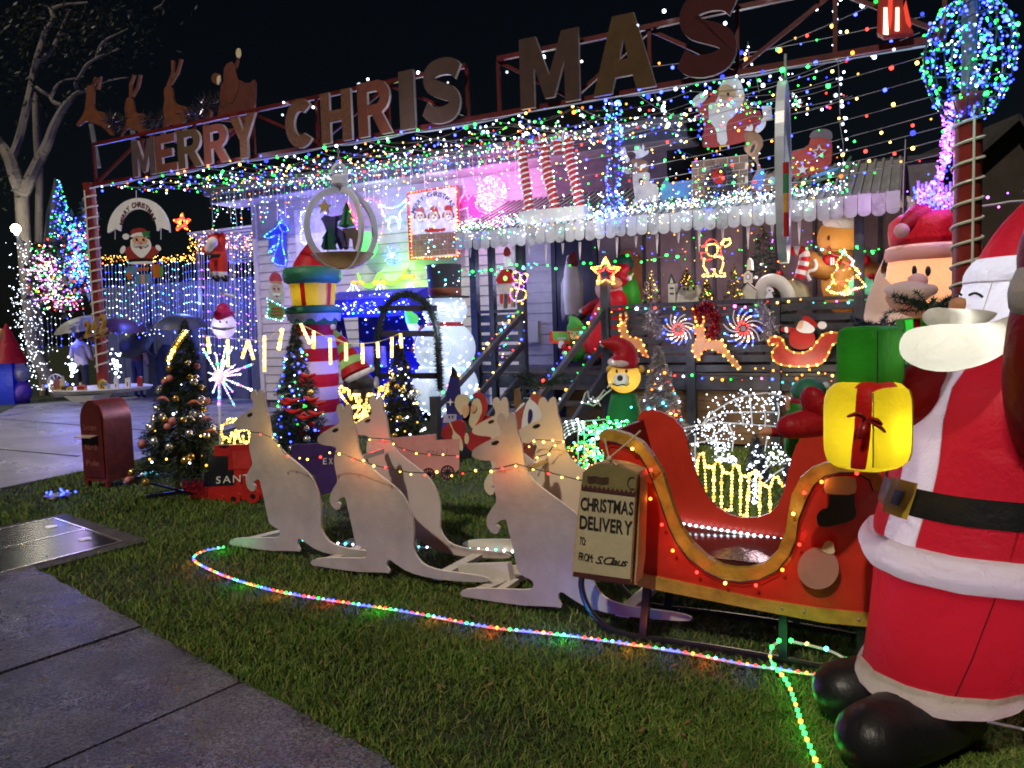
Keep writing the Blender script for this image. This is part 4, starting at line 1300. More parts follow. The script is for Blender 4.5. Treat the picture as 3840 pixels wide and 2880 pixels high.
# --- second, round-faced Santa behind the thick pole
c2 = Dp(z1('W', 2012, 700), 6.35)
X2, Y2 = c2.x, c2.y
def h2(y): return Dp(z1('W', 2012, y), 6.35).z
s2 = T('inflatable_santa', 'inflatable Santa with round cheeks and pale beard standing behind the thick red pole', 'inflatable santa', (X2, Y2, 0))
def l2(name, prof, mat, sc_=1.0):
    return MB().lathe((X2, Y2, 0), prof, 32).obj(name, mat, s2, 'all')
pxm = 6.35 / 1671
l2('body', [(.3, .02), (.42, .2), (.46, .6), (.46, .9), (.42, 1.0)], IRED)
lface = ISKIN
l2('face', [(.36, h2(700)), (.36, h2(640)), (.345, h2(600)), (.32, h2(560)), (.3, h2(545))], ISKIN)
l2('hat_brim', [(.3, h2(566)), (.345, h2(560)), (.355, h2(548)), (.345, h2(534)), (.29, h2(526))], IPINK)
l2('hat', [(.31, h2(535)), (.33, h2(500)), (.32, h2(478)), (.25, h2(462)), (.05, h2(455))], IRED)
MB().blob([Dp(z1('H', 2100, 260), 6.25), Dp(z1('H', 2000, 310), 6.2), Dp(z1('H', 1960, 350), 6.18)], [.12, .075, .045], 14).obj('hat_tail', IRED, s2, 'all')
MB().ball(Dp(z1('H', 1950, 365), 6.17), .058, 14, 10).obj('pompom', IPINK, s2, 'all')
# beard as a broad bib round the front of the face
def bib(u, v):
    a = math.radians(150 + 170 * v)
    r = .37 + .13 * math.sin(math.pi * min(1, u * 1.25)) + .02 * math.sin(9 * a)
    z = h2(660) + (h2(850) - h2(660)) * u + (.3 * (1 - u) * abs(v - .5) ** 1.5 * 4)
    return (X2 + r * math.cos(a), Y2 + r * math.sin(a), z)
patch(bib, 14, 28).obj('beard', inf('nylon_beard', (.8, .66, .58), .5), s2, 'all')
for x, y, rx in ((2055, 695, 17), (2168, 700, 19)):
    p = cyl(z1('H', x, y), X2, Y2, .372)
    d = (V((p.x - X2, p.y - Y2, 0))).normalized()
    MB().ball(p, .04, 14, 8, (.5, .25, 1), (d.cross(ZU), d, ZU)).obj('eye', BLACK, s2, 'all')
MB().ball(cyl(z1('H', 2080, 790), X2, Y2, .42), .075, 16, 12, (1, 1, .9)).obj('nose', IPINK, s2, 'all')
MB().blob([cyl(z1('H', x, y), X2, Y2, r) for x, y, r in ((1860, 860, .42), (1950, 870, .47), (2080, 880, .49), (2180, 860, .45))], [.05, .105, .11, .06], 16, .8).obj('moustache', inf('nylon_beard', (1, 1, 1)), s2, 'all')
MB().tube([cyl(z1('H', x, y), X2, Y2, .515) for x, y in ((1945, 1010), (1952, 1035), (1985, 1020), (2030, 995))], .007, 6).obj('smile', mt('smile_red', (.4, .02, .04), .6), s2)
lamp('santa_two_lamp', (X2, Y2, h2(610)), (1, .84, .72), 8, .05)
lamp('santa_two_lamp', (X2, Y2, h2(780)), (1, .85, .8), 4.5, .05)
# its green gift with a sprig on top
g3 = Dp(z1('M', 1330, 1100), 5.55)
gb = T('gift_box', 'tall lit green gift box with red ribbon in front of the round-cheeked Santa', 'gift box', g3 - ZU * .35)
pg = Pl(g3, V((-.2, -1, 0)))
plate('box', Z('M', '1212,925 1470,900 1480,1350 1268,1375'), pg, inf('nylon_lit_green', (.06, .5, .05), .5), gb, 0, .2)
plate('ribbon', Z('M', '1296,918 1355,912 1352,1380 1310,1384'), pg, RIB, gb, 2, .004)
plate('lit_strip', Z('M', '1225,930 1290,922 1320,1365 1275,1372'), pg, em('green_glow', (.05, .8, .06), .45), gb, 1, .003)
def sprig(lbl, c, n, L, mat, drop=.2):
    m = MB()
    for i in range(n):
        a = random.uniform(0, 6.28)
        d = V((math.cos(a), math.sin(a) * .7, random.uniform(-drop, .6)))
        d.normalize()
        l = L * random.uniform(.5, 1)
        ncl = 16
        for j in range(ncl):
            p = c + d * (l * (j + 2) / ncl) - ZU * (.12 * l * (j / ncl) ** 2)
            for q in range(5):
                e = (d * .5 + V((random.uniform(-1, 1), random.uniform(-1, 1), random.uniform(-1, 1)))).normalized() * .045
                w_ = e.cross(V((random.random(), random.random(), random.random()))).normalized() * .004
                m.add([p - w_, p + w_, p + e], [(0, 1, 2)])
    o = m.obj('pine_sprig', mat, None)
    return tag(o, lbl, 'pine sprig', 'pine sprigs round the gift box')
NEED = mt('needle_dark', (.02, .05, .022), .6, .3, 4, 0)
sprig('dark pine sprig lying on top of the lit green gift box', Dp(z1('M', 1440, 850), 5.4), 18, .3, NEED, 0)
sprig('bluish pine sprig sticking out left of the lit green gift box', Dp(z1('M', 1000, 1000), 5.9), 12, .28, mt('needle_blue', (.015, .035, .07), .6, .3, 4, 0))
sprig('small dark pine sprig beneath the lit green gift box', Dp(z1('N', 1160, 90), 5.2), 10, .24, NEED)
# --- yellow bear in a Santa hat
MB.K = .58
bp0 = Dp(z1('G', 1430, 1590), 7.2)
by = 7.2
bear = T('inflatable_bear', 'glowing yellow inflatable bear wearing a red Santa hat and green jumper', 'inflatable bear', (bp0.x, by, 0))
HB = lambda x, y, d=7.2: Dp(z1('G', x, y), d)
MB().ball(HB(1415, 1580), .27, 24, 16, (1, .85, .95)).obj('head', IYEL2 if False else inf('nylon_bear', (.8, .55, .12), .55), bear, 'all')
for x in (1300, 1555):
    MB().ball(HB(x, 1515, 7.2), .065, 12, 8).obj('ear', inf('nylon_bear', (1, 1, 1)), bear, 'all')
MB().ball(HB(1390, 1600, 7.07), .13, 18, 12, (1, .55, .85)).obj('muzzle', IWHITE, bear, 'all')
MB().ball(HB(1382, 1588, 7.0), .048, 12, 8).obj('nose', BLACK, bear, 'all')
for x in (1355, 1436):
    MB().ball(HB(x, 1530, 7.055), .027, 10, 8, (.8, .6, 1)).obj('eye', BLACK, bear, 'all')
MB().tube([HB(x, y, 7.0) for x, y in ((1320, 1635), (1360, 1650), (1400, 1640), (1440, 1650), (1460, 1630))], .006, 5).obj('smile', BLACK, bear)
MB().blob([HB(1310, 1455), HB(1415, 1470, 7.08), HB(1515, 1440)], [.06, .075, .06], 14).obj('hat_brim', IWHITE, bear, 'all')
MB().blob([HB(1420, 1450), HB(1425, 1370), HB(1350, 1300), HB(1250, 1300)], [.22, .2, .13, .06], 18).obj('hat', IRED, bear, 'all')
MB().ball(HB(1240, 1310), .045, 12, 8).obj('pompom', IWHITE, bear, 'all')
zb = HB(1400, 1720).z
MB().lathe((bp0.x - .02, by, 0), [(.1, 0), (.14, .12), (.15, zb * .55), (.16, zb * .8), (.12, zb)], 24).obj('jumper', inf('nylon_jumper', (.02, .2, .07), .5), bear, 'all')
for z in (.35, .55):
    MB().lathe((bp0.x - .02, by, zb * z), [(.146, 0), (.165, .02), (.165, .05), (.146, .07)], 24).obj('belt_roll', inf('nylon_jumper_light', (.1, .4, .2), .5), bear, 'all')
lamp('bear_lamp_and_fill', (bp0.x, by, bp0.z), (1, .85, .5), 1.1, .03)
lamp('bear_lamp_and_fill', (bp0.x, by, zb * .5), (.8, 1, .6), .6, .03)
lamp('bear_lamp_and_fill', HB(1390, 1600, 7.07), (1, 1, .9), .06, .01)  # added lamp inside the muzzle to whiten it
for x in (1330, 1420, 1500):
    lamp('bear_lamp_and_fill', HB(x, 1455, 7.14), (1, 1, .9), .03, .01)  # added lamps along the hat brim to brighten it
MB.K = 1.0
ZC.update(R=(1000, 1000, 4.424), R2=(1950, 1150, 4.424), R3=(2450, 250, 3.16), R4=(0, 1150, 4.424), R5=(1500, 600, 4.424), R6=(1200, 1150, 3.687), R7=(2550, 1350, 2.765), R8=(150, 1150, 4.424))
SZs = lambda c, s, n=1: sm(Z(c, s), n)
TANF = mt('tan_fawn', (.34, .19, .1), .5)
LGREY = mt('light_grey_paint', (.55, .56, .58), .5, .1)
DSK = mt('deer_brown', (.2, .1, .05), .5)
def ropefig(name, label, cat, pl, paths, cols, step=.045, r=.009, group=None, wire=.004, seq=False):
    """figure bent from rope light: paths = photo polylines"""
    p0 = [[pl.at(q) for q in p] for p in paths]
    lo = min((q for p in p0 for q in p), key=lambda q: q.z)
    t = T(name, label, cat, lo, group)
    for p in p0:
        MB().tube(p, wire, 4).obj('rope', WIRE, t)
        outline(t, p, step, cols, r, seq, False, False)
    return t
KR = 3.2
pr_ = PK(KR)
# chimney
ch = T('chimney', 'brown brick chimney board standing on the awning with a wreath', 'chimney', pr_.at(z1('R3', 780, 1620)))
plate('mortar', Z('R3', '458,1125 1120,1040 1120,1560 458,1640'), pr_, mt('mortar', (.6, .55, .5), .7), ch, 0, .3)
BRK = mt('brick_face', (.2, .115, .075), .7, .25, 8, .3, 40)
for r in range(6):
    for c in range(5):
        x0 = 462 + c * 140 - (70 if r % 2 else 0)
        x1 = x0 + 132
        x0, x1 = max(x0, 462), min(x1, 1116)
        if x1 - x0 < 25:
            continue
        f = lambda x, y: (x, y - (x - 458) * .13)
        y0, y1 = 1132 + r * 84, 1132 + r * 84 + 76
        plate('brick', [z1('R3', *f(x0, y0)), z1('R3', *f(x1, y0)), z1('R3', *f(x1, y1)), z1('R3', *f(x0, y1))], pr_, BRK, ch, 1, .006)
wr = T('wreath', 'dark tinsel wreath with red bow on the brick chimney', 'wreath', pr_.at(z1('R3', 790, 1560), .1))
cw = pr_.at(z1('R3', 790, 1360), .06)
rt_ = d3
m = MB()
for i in range(1500):
    a = random.uniform(0, 6.283)
    rr = .145 + random.gauss(0, .03)
    p = cw + rt_ * (rr * math.cos(a)) + ZU * (rr * math.sin(a)) - n3 * random.uniform(0, .06)
    e = V((random.gauss(0, 1), random.gauss(0, 1), random.gauss(0, 1))).normalized() * .035
    w = e.cross(V((1, .3, .2))).normalized() * .006
    m.add([p - w, p + w, p + e], [(0, 1, 2)])
m.obj('tinsel', mt('tinsel_dark', (.12, .14, .19), .25, .4, 30, 0, metal=.5), wr)
plate('bow', SZs('R3', '690,1200 780,1190 860,1330 800,1390 720,1380 670,1280'), PK(KR - .1), RED, wr, 1, .02)
# Santa board over the chimney
fig('santa_board', 'painted Santa board in red coat standing over the chimney on the awning', 'santa board', PK(KR + .1), [
    ('coat', mt('coat_red', (.3, .03, .03), .5), SZs('R3', '640,400 480,500 560,560 610,700 570,900 600,970 1000,920 1280,800 1290,520 1180,520 1090,400 1060,200 900,110'), 0),
    ('front_fur', LGREY, SZs('R3', '800,150 930,100 1030,160 1060,250 1090,380 960,590 880,640 860,720 885,920 765,930 745,740 660,640 655,560 650,430 760,420'), 1),
    ('arm', LGREY, SZs('R3', '450,410 530,320 640,290 650,370 490,505'), 1),
    ('cuff', LGREY, Z('R3', '1285,470 1395,455 1410,630 1310,650'), 1),
    ('face', mt('face_tan', (.42, .28, .16), .5), SZs('R3', '800,220 890,208 960,260 985,330 930,390 840,400 780,370 770,280'), 2),
    ('eye', BLACK, ell('R3', 885, 325, 16, 20), 3),
    ('bow_tie', RED, Z('R3', '795,430 870,440 815,480'), 2),
    ('buckle', YEL, Z('R3', '780,940 895,925 898,975 885,975 880,945 800,955 800,990 785,990'), 1)], None, .02)
st_ = string('light_string', 'blue and green lights framing the Santa board on the awning', 'light string', [PK(KR).at(p) for p in Z('R3', '330,200 560,210 760,170 1100,110 1140,180 1110,320 1140,430 1280,430 1440,400')] , .06, ['b', 'c', 'g', 'w'], .011, 'lights round the Santa board', drop=.04)
string('light_string', 'blue lights running down the left side of the Santa board', 'light string', [PK(KR).at(p) for p in Z('R3', '330,280 430,430 540,540 570,700 545,830 600,930 700,1050 770,1050')], .06, ['b', 'c', 'b', 'g'], .011, 'lights round the Santa board', drop=.03)
string('light_string', 'blue lights dropping past the green lamp left of the Santa board', 'light string', [PK(KR).at(p) for p in Z('R3', '260,560 300,650 260,760 240,880 250,980 380,1020 480,1060 500,1130')], .06, ['b', 'w', 'b', 'g'], .011, 'lights round the Santa board', drop=.05)
# left cartoon-style reindeer (C zoom) with blue sled blocks
C_ = lambda s, n=1: SZs('C', s, n)
fig('reindeer_board', 'painted reindeer board with wide pale antlers and open mouth on the awning', 'reindeer board', PK(KR), [
    ('neck_body', mt('deer_cream', (.5, .46, .4), .5), C_('1265,1400 1350,1440 1420,1520 1480,1530 1480,1659 1500,1790 1200,1800 1290,1659 1270,1550'), 0),
    ('head', DSK, C_('1240,1330 1300,1310 1400,1340 1400,1420 1330,1440 1250,1420'), 1),
    ('muzzle', mt('deer_cream', (1, 1, 1)), C_('1310,1440 1400,1420 1415,1480 1370,1530 1310,1500'), 1),
    ('antler', LGREY, C_('1210,1360 1200,1300 1150,1290 1145,1260 1180,1250 1190,1215 1210,1230 1215,1280 1250,1330'), 1),
    ('antler', LGREY, C_('1280,1320 1300,1280 1270,1260 1285,1240 1310,1250 1300,1210 1325,1205 1340,1250 1345,1195 1365,1205 1360,1260 1395,1240 1405,1270 1340,1310'), 1),
    ('eye', WHITE, C_('1275,1365 1300,1340 1305,1385 1290,1410'), 2), ('pupil', BLACK, ell('C', 1290, 1392, 8, 12), 3),
    ('eye', WHITE, C_('1325,1370 1385,1355 1370,1390 1330,1400'), 2),
    ('ear', mt('deer_cream', (1, 1, 1)), C_('1175,1420 1190,1395 1240,1400 1265,1430 1230,1450'), 2),
    ('mouth', BLACK, C_('1310,1490 1350,1470 1350,1540 1330,1530'), 2)], 'reindeer boards on the awning', .02)
fig('sled_block', 'blue painted board beside the reindeer on the awning', 'painted board', PK(KR + .05), [
    ('board', mt('sky_blue_board', (.06, .2, .5), .5), Z('C', '1590,1510 1760,1490 1760,1790 1450,1800 1480,1640'), 0), ('hump', mt('mid_blue', (.08, .25, .5), .5), C_('1480,1659 1500,1540 1545,1475 1590,1540 1610,1780 1480,1800'), 1)], None, .03)
fig('reindeer_board', 'painted laughing reindeer board between the chimney and the red sleigh board', 'reindeer board', PK(KR - .15), [
    ('neck_body', DSK, SZs('R3', '1060,780 1240,770 1320,900 1230,1050 1260,1200 1400,1330 1440,1480 1130,1480 1170,1330 1250,1180 1150,1060 1060,980 1100,900'), 0),
    ('muzzle', TANF, SZs('R3', '1070,980 1150,910 1200,870 1250,900 1210,1010 1150,1080'), 1), ('mouth', BLACK, SZs('R3', '1140,1030 1170,930 1210,910 1190,1000'), 2),
    ('antler', LGREY, SZs('R3', '1200,770 1220,700 1270,690 1280,620 1310,600 1340,650 1320,720 1250,790'), 1),
    ('antler', LGREY, SZs('R3', '1065,750 1100,740 1110,690 1140,720 1150,670 1180,690 1180,770'), 1),
    ('blanket', BLUE, SZs('R3', '1130,1480 1180,1320 1300,1180 1330,1290 1310,1400'), 1),
    ('wheel', BROWN, ell('R3', 1400, 1360, 95, 95), 2), ('hub', mt('teal_paint', (.1, .35, .4), .5), ell('R3', 1405, 1350, 40, 50), 3)], 'reindeer boards on the awning', .02)
fig('sleigh_board', 'red painted sleigh board with stars and blue runner at the right of the awning', 'sleigh board', PK(KR - .05), [
    ('body', mt('sleigh_board_red', (.33, .035, .025), .5), SZs('R3', '1600,1010 1830,960 1880,800 2100,780 2125,1000 2100,1190 1900,1270 1620,1340'), 0),
    ('hood', mt('hood_grey', (.12, .1, .12), .5), SZs('R3', '1840,860 1870,770 1960,735 2080,740 2130,800 2110,880 2000,830'), 1),
    ('runner', mt('runner_blue', (.08, .25, .55), .5), SZs('R3', '1870,1290 2210,1180 2210,1210 2100,1270 1880,1320'), 1),
    ('keel', DGREEN, SZs('R3', '1560,1400 1700,1360 2000,1320 2250,1180 2330,1050 2360,1070 2250,1240 2000,1370 1560,1440'), 1)], None, .02)
plS = PK(KR - .065)
def star(c, x, y, r, r2, rot=-90, n=5):
    return [z1(c, x + (r if i % 2 == 0 else r2) * math.cos(math.radians(rot + 180 / n * i)), y + (r if i % 2 == 0 else r2) * math.sin(math.radians(rot + 180 / n * i))) for i in range(2 * n)]
sb = bpy.data.objects['sleigh_board']
plate('star', star('R3', 1770, 1220, 72, 30), plS, LGREY, sb, 1)
so_ = star('R3', 1965, 1015, 85, 36)
plate('star_outline', stroke(so_ + so_[:1], 5), plS, LGREY, sb, 1)
# candy canes with spiral lights
for lbl, pts in (('leftmost lit candy cane standing on the awning', [('C', '325,1260 300,1190 330,1185 345,1215 350,1290 380,1500 400,1659'), ('G', '640,270')]),
                 ('middle lit candy cane standing on the awning', [('C', '480,1240 485,1160 520,1145 545,1180 535,1300 560,1450 590,1580 615,1659'), ('G', '845,255')]),
                 ('rightmost and largest lit candy cane standing on the awning', [('C', '645,1270 640,1150 690,1105 735,1140 735,1260 760,1400 800,1550 815,1659'), ('G', '1065,215')])):
    pp = [PK(2.75).at(p) for c, s in pts for p in Z(c, s)]
    t = T('candy_cane', lbl, 'candy cane', pp[-1], 'lit candy canes on the awning')
    cc = sm3(pp, 2)
    MB().tube(cc, .06, 10).obj('cane', mt('cane_red', (.45, .03, .03), .4), t, True)
    w = walk(cc, .012)
    sp_, bulbs = [], []
    for i, p in enumerate(w):
        tg = (w[min(i + 1, len(w) - 1)] - w[max(0, i - 1)]).normalized()
        x = tg.cross(n3).normalized()
        y = tg.cross(x)
        a = i * 1.1
        sp_.append(p + (x * math.cos(a) + y * math.sin(a)) * .064)
    MB().tube(sp_, .012, 5).obj('white_stripe', WHITE, t)
    for i in range(0, len(sp_), 3):
        if (sp_[i] - w[i]).dot(n3) < .04:
            bulb('w', w[i] + (sp_[i] - w[i]) * 1.2, t, .0095)
MB_ = MB()
a, b = SZ(z1('G', 545, 300), 2.62), SZ(z1('G', 1085, 255), 2.62)
tr_ = tag(MB().fbox(a[0], b[0], 2.62, 2.9, a[1] - .06, a[1] + .14).obj('cane_trough', LGREY), 'long pale trough holding the candy canes on the awning edge', 'trough')
# blue bulb column on the awning
def column(lbl, pts, k, n, rad, cols, r=.012):
    pp = walk([PK(k).at(p) for p in pts], .01)
    t = T('light_column', lbl, 'light column', pp[-1], 'columns of blue lights')
    MB().tube([pp[0], pp[-1]], .02, 6).obj('pole', mt('dark_pole', (.02, .02, .03), .5), t)
    pos = []
    for _ in range(n):
        p = random.choice(pp)
        a = random.uniform(0, 6.28)
        pos.append(p + d3 * (rad * math.cos(a)) - n3 * (rad * math.sin(a)) + ZU * random.uniform(-.02, .02))
    bulb_mass('bulb_cluster', pos, cols, t, r)
    return t
column('column of blue lights rising from the awning to the truss', Z('C', '1090,830 1110,1000 1130,1300 1110,1500 1130,1659') + Z('G', '1340,150 1330,260'), 2.7, 190, .1, ['b', 'b', 'b', 'b', 'c', 'w'])
column('blue and white lights heaped on the awning under the reindeer', Z('G', '1280,60 1320,180 1250,260 1400,230'), 2.55, 90, .12, ['b', 'b', 'w'])
t = T('hanging_ornament', 'tall pale ring ornament hanging edge-on from the truss', 'ornament', U(z1('H', 950, 630), 0))
top, bot = U(z1('D', 310, 645), -.02), U(z1('H', 955, 640), -.02)
cc_, hh = (top + bot) / 2, (top - bot).length / 2
vw = V((cc_.x, cc_.y, 0)).normalized()
ul = (vw + vw.cross(ZU) * .09).normalized()
ring = []
IRI = mt('iridescent_white', (.55, .62, .75), .3, .15, 4, .1)
m = MB()
n = 40
nn = ul.cross(ZU).normalized() * .032
ov = [cc_ + ul * (.34 * math.cos(2 * math.pi * i / n)) + ZU * (hh * math.sin(2 * math.pi * i / n)) for i in range(n)]
iv_ = [cc_ + ul * (.25 * math.cos(2 * math.pi * i / n)) + ZU * (hh * .8 * math.sin(2 * math.pi * i / n)) for i in range(n)]
m.add([p - nn for p in ov] + [p - nn for p in iv_] + [p + nn for p in ov] + [p + nn for p in iv_],
      [[i, (i + 1) % n, n + (i + 1) % n, n + i] for i in range(n)] + [[2 * n + i, 3 * n + i, 3 * n + (i + 1) % n, 2 * n + (i + 1) % n] for i in range(n)]
      + [[i, 2 * n + i, 2 * n + (i + 1) % n, (i + 1) % n] for i in range(n)] + [[n + i, n + (i + 1) % n, 3 * n + (i + 1) % n, 3 * n + i] for i in range(n)])
m.obj('ring', IRI, t)
for (a, b), mm in (((.02, -.1), RED), ((-.1, -.3), GREEN), ((-.3, -.5), mt('amber', (.6, .3, .05), .5)), ((-.5, -.75), RED)):
    MB().tube([cc_ - vw * .36 + ZU * (hh * a) + nn * .5, cc_ - vw * .36 + ZU * (hh * b) + nn * .5], .022, 10).obj('candle', mm, t, True)
MB().tube([top + ZU * .2, top - ZU * .02], .012, 6).obj('hanger', STEEL, t)
gl = T('globe_ornament', 'big hanging globe ornament of two crossed white rings with a deer scene inside', 'ornament', U(z1('F', 860, 920), 0))
gc = U(z1('F', 845, 570), 0)
GR = (U(z1('F', 845, 225), 0) - gc).length
RW = mt('ring_white', (.6, .62, .7), .5, .08)
vw = V((gc.x, gc.y, 0)).normalized()
rt = vw.cross(ZU)
for yaw in (-29, 61):
    u = (rt * math.cos(math.radians(yaw)) - vw * math.sin(math.radians(yaw))).normalized()
    nn = u.cross(ZU).normalized() * .014
    m = MB()
    n = 44
    pa = [(math.cos(2 * math.pi * i / n), math.sin(2 * math.pi * i / n)) for i in range(n)]
    if yaw > 0:
        pa = [(math.cos(a), math.sin(a)) for a in np.linspace(-math.pi / 2, math.pi / 2, n)]
    O_ = [gc + u * (GR * x) + ZU * (GR * y) for x, y in pa]
    I_ = [gc + u * (GR * .86 * x) + ZU * (GR * .86 * y) for x, y in pa]
    rg = range(n - 1) if yaw > 0 else range(n)
    m.add([p - nn for p in O_] + [p - nn for p in I_] + [p + nn for p in O_] + [p + nn for p in I_], sum(([[i, (i + 1) % n, n + (i + 1) % n, n + i], [2 * n + i, 3 * n + i, 3 * n + (i + 1) % n, 2 * n + (i + 1) % n],
          [i, 2 * n + i, 2 * n + (i + 1) % n, (i + 1) % n], [n + i, n + (i + 1) % n, 3 * n + (i + 1) % n, 3 * n + i]] for i in rg), []))
    m.obj('ring', RW, gl)
zf = -.62
prof = [(0.01, -.97)] + [(math.sqrt(1 - h * h) * .97, h) for h in np.linspace(-.93, zf, 6)] + [(.01, zf + .005)]
MB().lathe(gc, [(r * GR, h * GR) for r, h in prof], 28).obj('bowl', mt('bowl_brown', (.32, .2, .11), .5), gl, True)
MB().lathe(gc, [(.05, GR), (.09, GR + .03), (.09, GR + .1), (.05, GR + .13)], 16).obj('cap', RW, gl, True)
MB().tube([gc + ZU * (GR + .13) + rt * (.07 * math.cos(a)) + ZU * (.1 * math.sin(a)) for a in np.linspace(0, math.pi, 12)], .022, 8).obj('loop', RW, gl, True)
for i in range(6):
    p = gc + ZU * (GR + .24 + .042 * i)
    MB().tube([p + (rt if i % 2 else vw) * (.012 * math.cos(a)) + ZU * (.026 * math.sin(a)) for a in np.linspace(0, 6.28, 9)], .005, 4).obj('chain_link', STEEL, gl)
for nm, mm, s, k in (('tree_cutout', mt('pine_green', (.05, .25, .08), .5), '880,350 910,420 895,420 935,480 910,480 945,545 870,565 810,545 850,480 830,480 860,420 848,420', .1),
                     ('deer_cutout', mt('deer_purple', (.06, .05, .2), .5), '700,455 760,470 840,455 835,490 800,510 800,560 850,590 870,720 830,745 800,680 760,740 740,745 720,600 690,520 670,490', .0),
                     ('deer_cutout', mt('deer_dark_brown', (.12, .09, .08), .5), '850,570 950,560 980,600 975,740 940,742 930,660 900,640 890,740 865,745 850,640', .04),
                     ('tree_cutout', mt('pine_dark', (.01, .08, .06), .5), '740,530 770,600 760,600 790,660 775,670 795,745 690,745 670,720 690,660 680,650 710,600', -.12),
                     ('star_cutout', mt('star_gold', (.45, .35, .08), .5), '', .12)):
    plate(nm, star('F', 697, 390, 62, 28) if nm[0] == 's' else Z('F', s), PK(k), mm, gl, 0, .02)
pA = PK(-.02)
arch = T('arch_sign', 'white Merry Christmas arch sign hanging from the truss at the left', 'sign', pA.at(z1('E', 1148, 610)))
ao = ell('E', 1148, 600, 258, 285, 0, 30, 180, 360)
ai = ell('E', 1148, 585, 152, 178, 0, 30, 360, 180)
plate('board', ao + Z('E', '1400,585 1335,560 1305,590') + ai + Z('E', '995,590 960,570 900,605'), pA, WHITE, arch, 0, .02)
cA = pA.at(z1('E', 1148, 592), 0)
rA = (pA.at(z1('E', 1148, 372)) - cA).length
SM_ = mt('sign_maroon', (.12, .02, .03), .6)
arctext('lettering', 'MERRY', cA, rA * .925, 162, 114, .062, pA, .004, SM_, arch)
arctext('lettering', 'CHRISTMAS', cA, rA * .925, 106, 18, .062, pA, .004, SM_, arch)
for x in (955, 1130, 1335):
    MB().tube([pA.at(z1('E', x, 250 if x == 1130 else 560)), pA.at(z1('E', x, 330 if x == 1130 else 660))], .005, 4).obj('cord', WIRE, arch)
E_ = lambda s, n=1: SZs('E', s, n)
fig('santa_board', 'painted Santa board with open arms hanging under the arch sign', 'santa board', pA, [
    ('coat', mt('coat_red', (1, 1, 1)), E_('1030,740 1080,710 1250,710 1300,730 1320,765 1270,790 1260,830 1060,840 1050,800'), 0, .02),
    ('beard', WHITE, E_('1085,640 1230,640 1260,720 1230,770 1180,820 1130,790 1080,730'), 1),
    ('face', SKIN, E_('1095,640 1160,625 1220,640 1225,690 1160,700 1100,690'), 2),
    ('hat', mt('hat_maroon', (.28, .03, .03), .5), E_('1075,620 1090,575 1160,560 1210,575 1235,620 1160,600'), 1),
    ('hat_brim', WHITE, E_('1080,620 1160,595 1235,618 1240,645 1160,625 1085,645'), 3),
    ('pompom', WHITE, ell('E', 1043, 635, 28, 25), 1),
    ('holly', GREEN, Z('E', '1175,600 1205,595 1245,590 1235,620 1245,645 1210,630 1190,640'), 4),
    ('mitten', WHITE, ell('E', 1018, 745, 20, 34, 20), 1), ('mitten', WHITE, ell('E', 1312, 728, 18, 28, -40), 1),
    ('eye', BLACK, ell('E', 1132, 660, 8, 10), 4), ('eye', BLACK, ell('E', 1188, 660, 8, 10), 4),
    ('nose', PINK, ell('E', 1160, 685, 15, 11), 4), ('moustache', LGREY, E_('1090,690 1160,700 1235,690 1210,725 1160,712 1110,725'), 3), ('mouth', RED, ell('E', 1160, 722, 12, 8), 4),
    ('belt', BLACK, E_('1062,820 1265,815 1262,845 1065,850'), 1), ('fur_trim', WHITE, E_('1060,845 1270,838 1270,862 1062,866'), 2)], None)
fig('gift_board', 'painted board of blue and orange presents under the Santa board', 'present board', pA, [
    ('box', mt('box_blue', (.12, .25, .45), .5), Z('E', '1120,950 1245,945 1240,1030 1125,1020'), 0), ('ribbon', mt('ribbon_peach', (.6, .3, .2), .5), Z('E', '1170,950 1200,950 1200,1026 1172,1024'), 1),
    ('box', mt('box_blue', (1, 1, 1)), E_('1035,890 1130,870 1140,940 1060,950'), 0), ('box', mt('box_orange', (.5, .14, .02), .5), Z('E', '1255,870 1320,860 1325,970 1270,980'), 0), ('box', mt('box_green', (.08, .3, .05), .5), E_('1320,880 1350,900 1345,960 1320,970'), 0),
    ('tag', mt('box_orange', (1, 1, 1)), Z('E', '1040,935 1075,930 1095,985 1060,995'), 1), ('bow', mt('box_orange', (1, 1, 1)), E_('1140,880 1180,900 1240,880 1225,925 1185,910 1150,930'), 1)], None)
# red star with tail lights
pB = PK(.3)
stt = ropefig('star_light', 'red star light hanging from the truss left of the climbing Santa', 'star light', pB, [star('E', 1512, 520, 75, 32) + star('E', 1512, 520, 75, 32)[:1], star('E', 1512, 520, 45, 20) + star('E', 1512, 520, 45, 20)[:1]], ['r', 'o', 'r'], .03, .012)
# climbing Santa on a lit rope ladder
MB.K = .72
cs = T('climbing_santa', 'red Santa doll climbing a lit rope ladder by the house corner', 'santa doll', U(z1('E', 1800, 1000), .6))
CE = lambda x, y, k=.6: U(z1('E', x, y), k)
FELT = mt('felt_red', (.65, .03, .02), .8, .15, 8, .2, 60)
MB().blob([CE(1800, 650), CE(1800, 720), CE(1815, 800)], [.1, .14, .14], 14).obj('body', FELT, cs, 'all')
MB().blob([CE(1785, 800), CE(1775, 870), CE(1780, 930)], [.09, .085, .07], 12).obj('leg', FELT, cs, 'all')
MB().blob([CE(1840, 800), CE(1850, 870), CE(1850, 930)], [.09, .085, .07], 12).obj('leg', FELT, cs, 'all')
for x in (1780, 1850):
    MB().blob([CE(x, 935), CE(x, 955)], [.075, .07], 10).obj('cuff', WHITE, cs, 'all')
    MB().blob([CE(x, 965), CE(x + 20, 985)], [.06, .06], 10).obj('boot', BLACK, cs, 'all')
MB().blob([CE(1840, 720), CE(1850, 660), CE(1845, 620)], [.06, .055, .045], 10).obj('arm', FELT, cs, 'all')
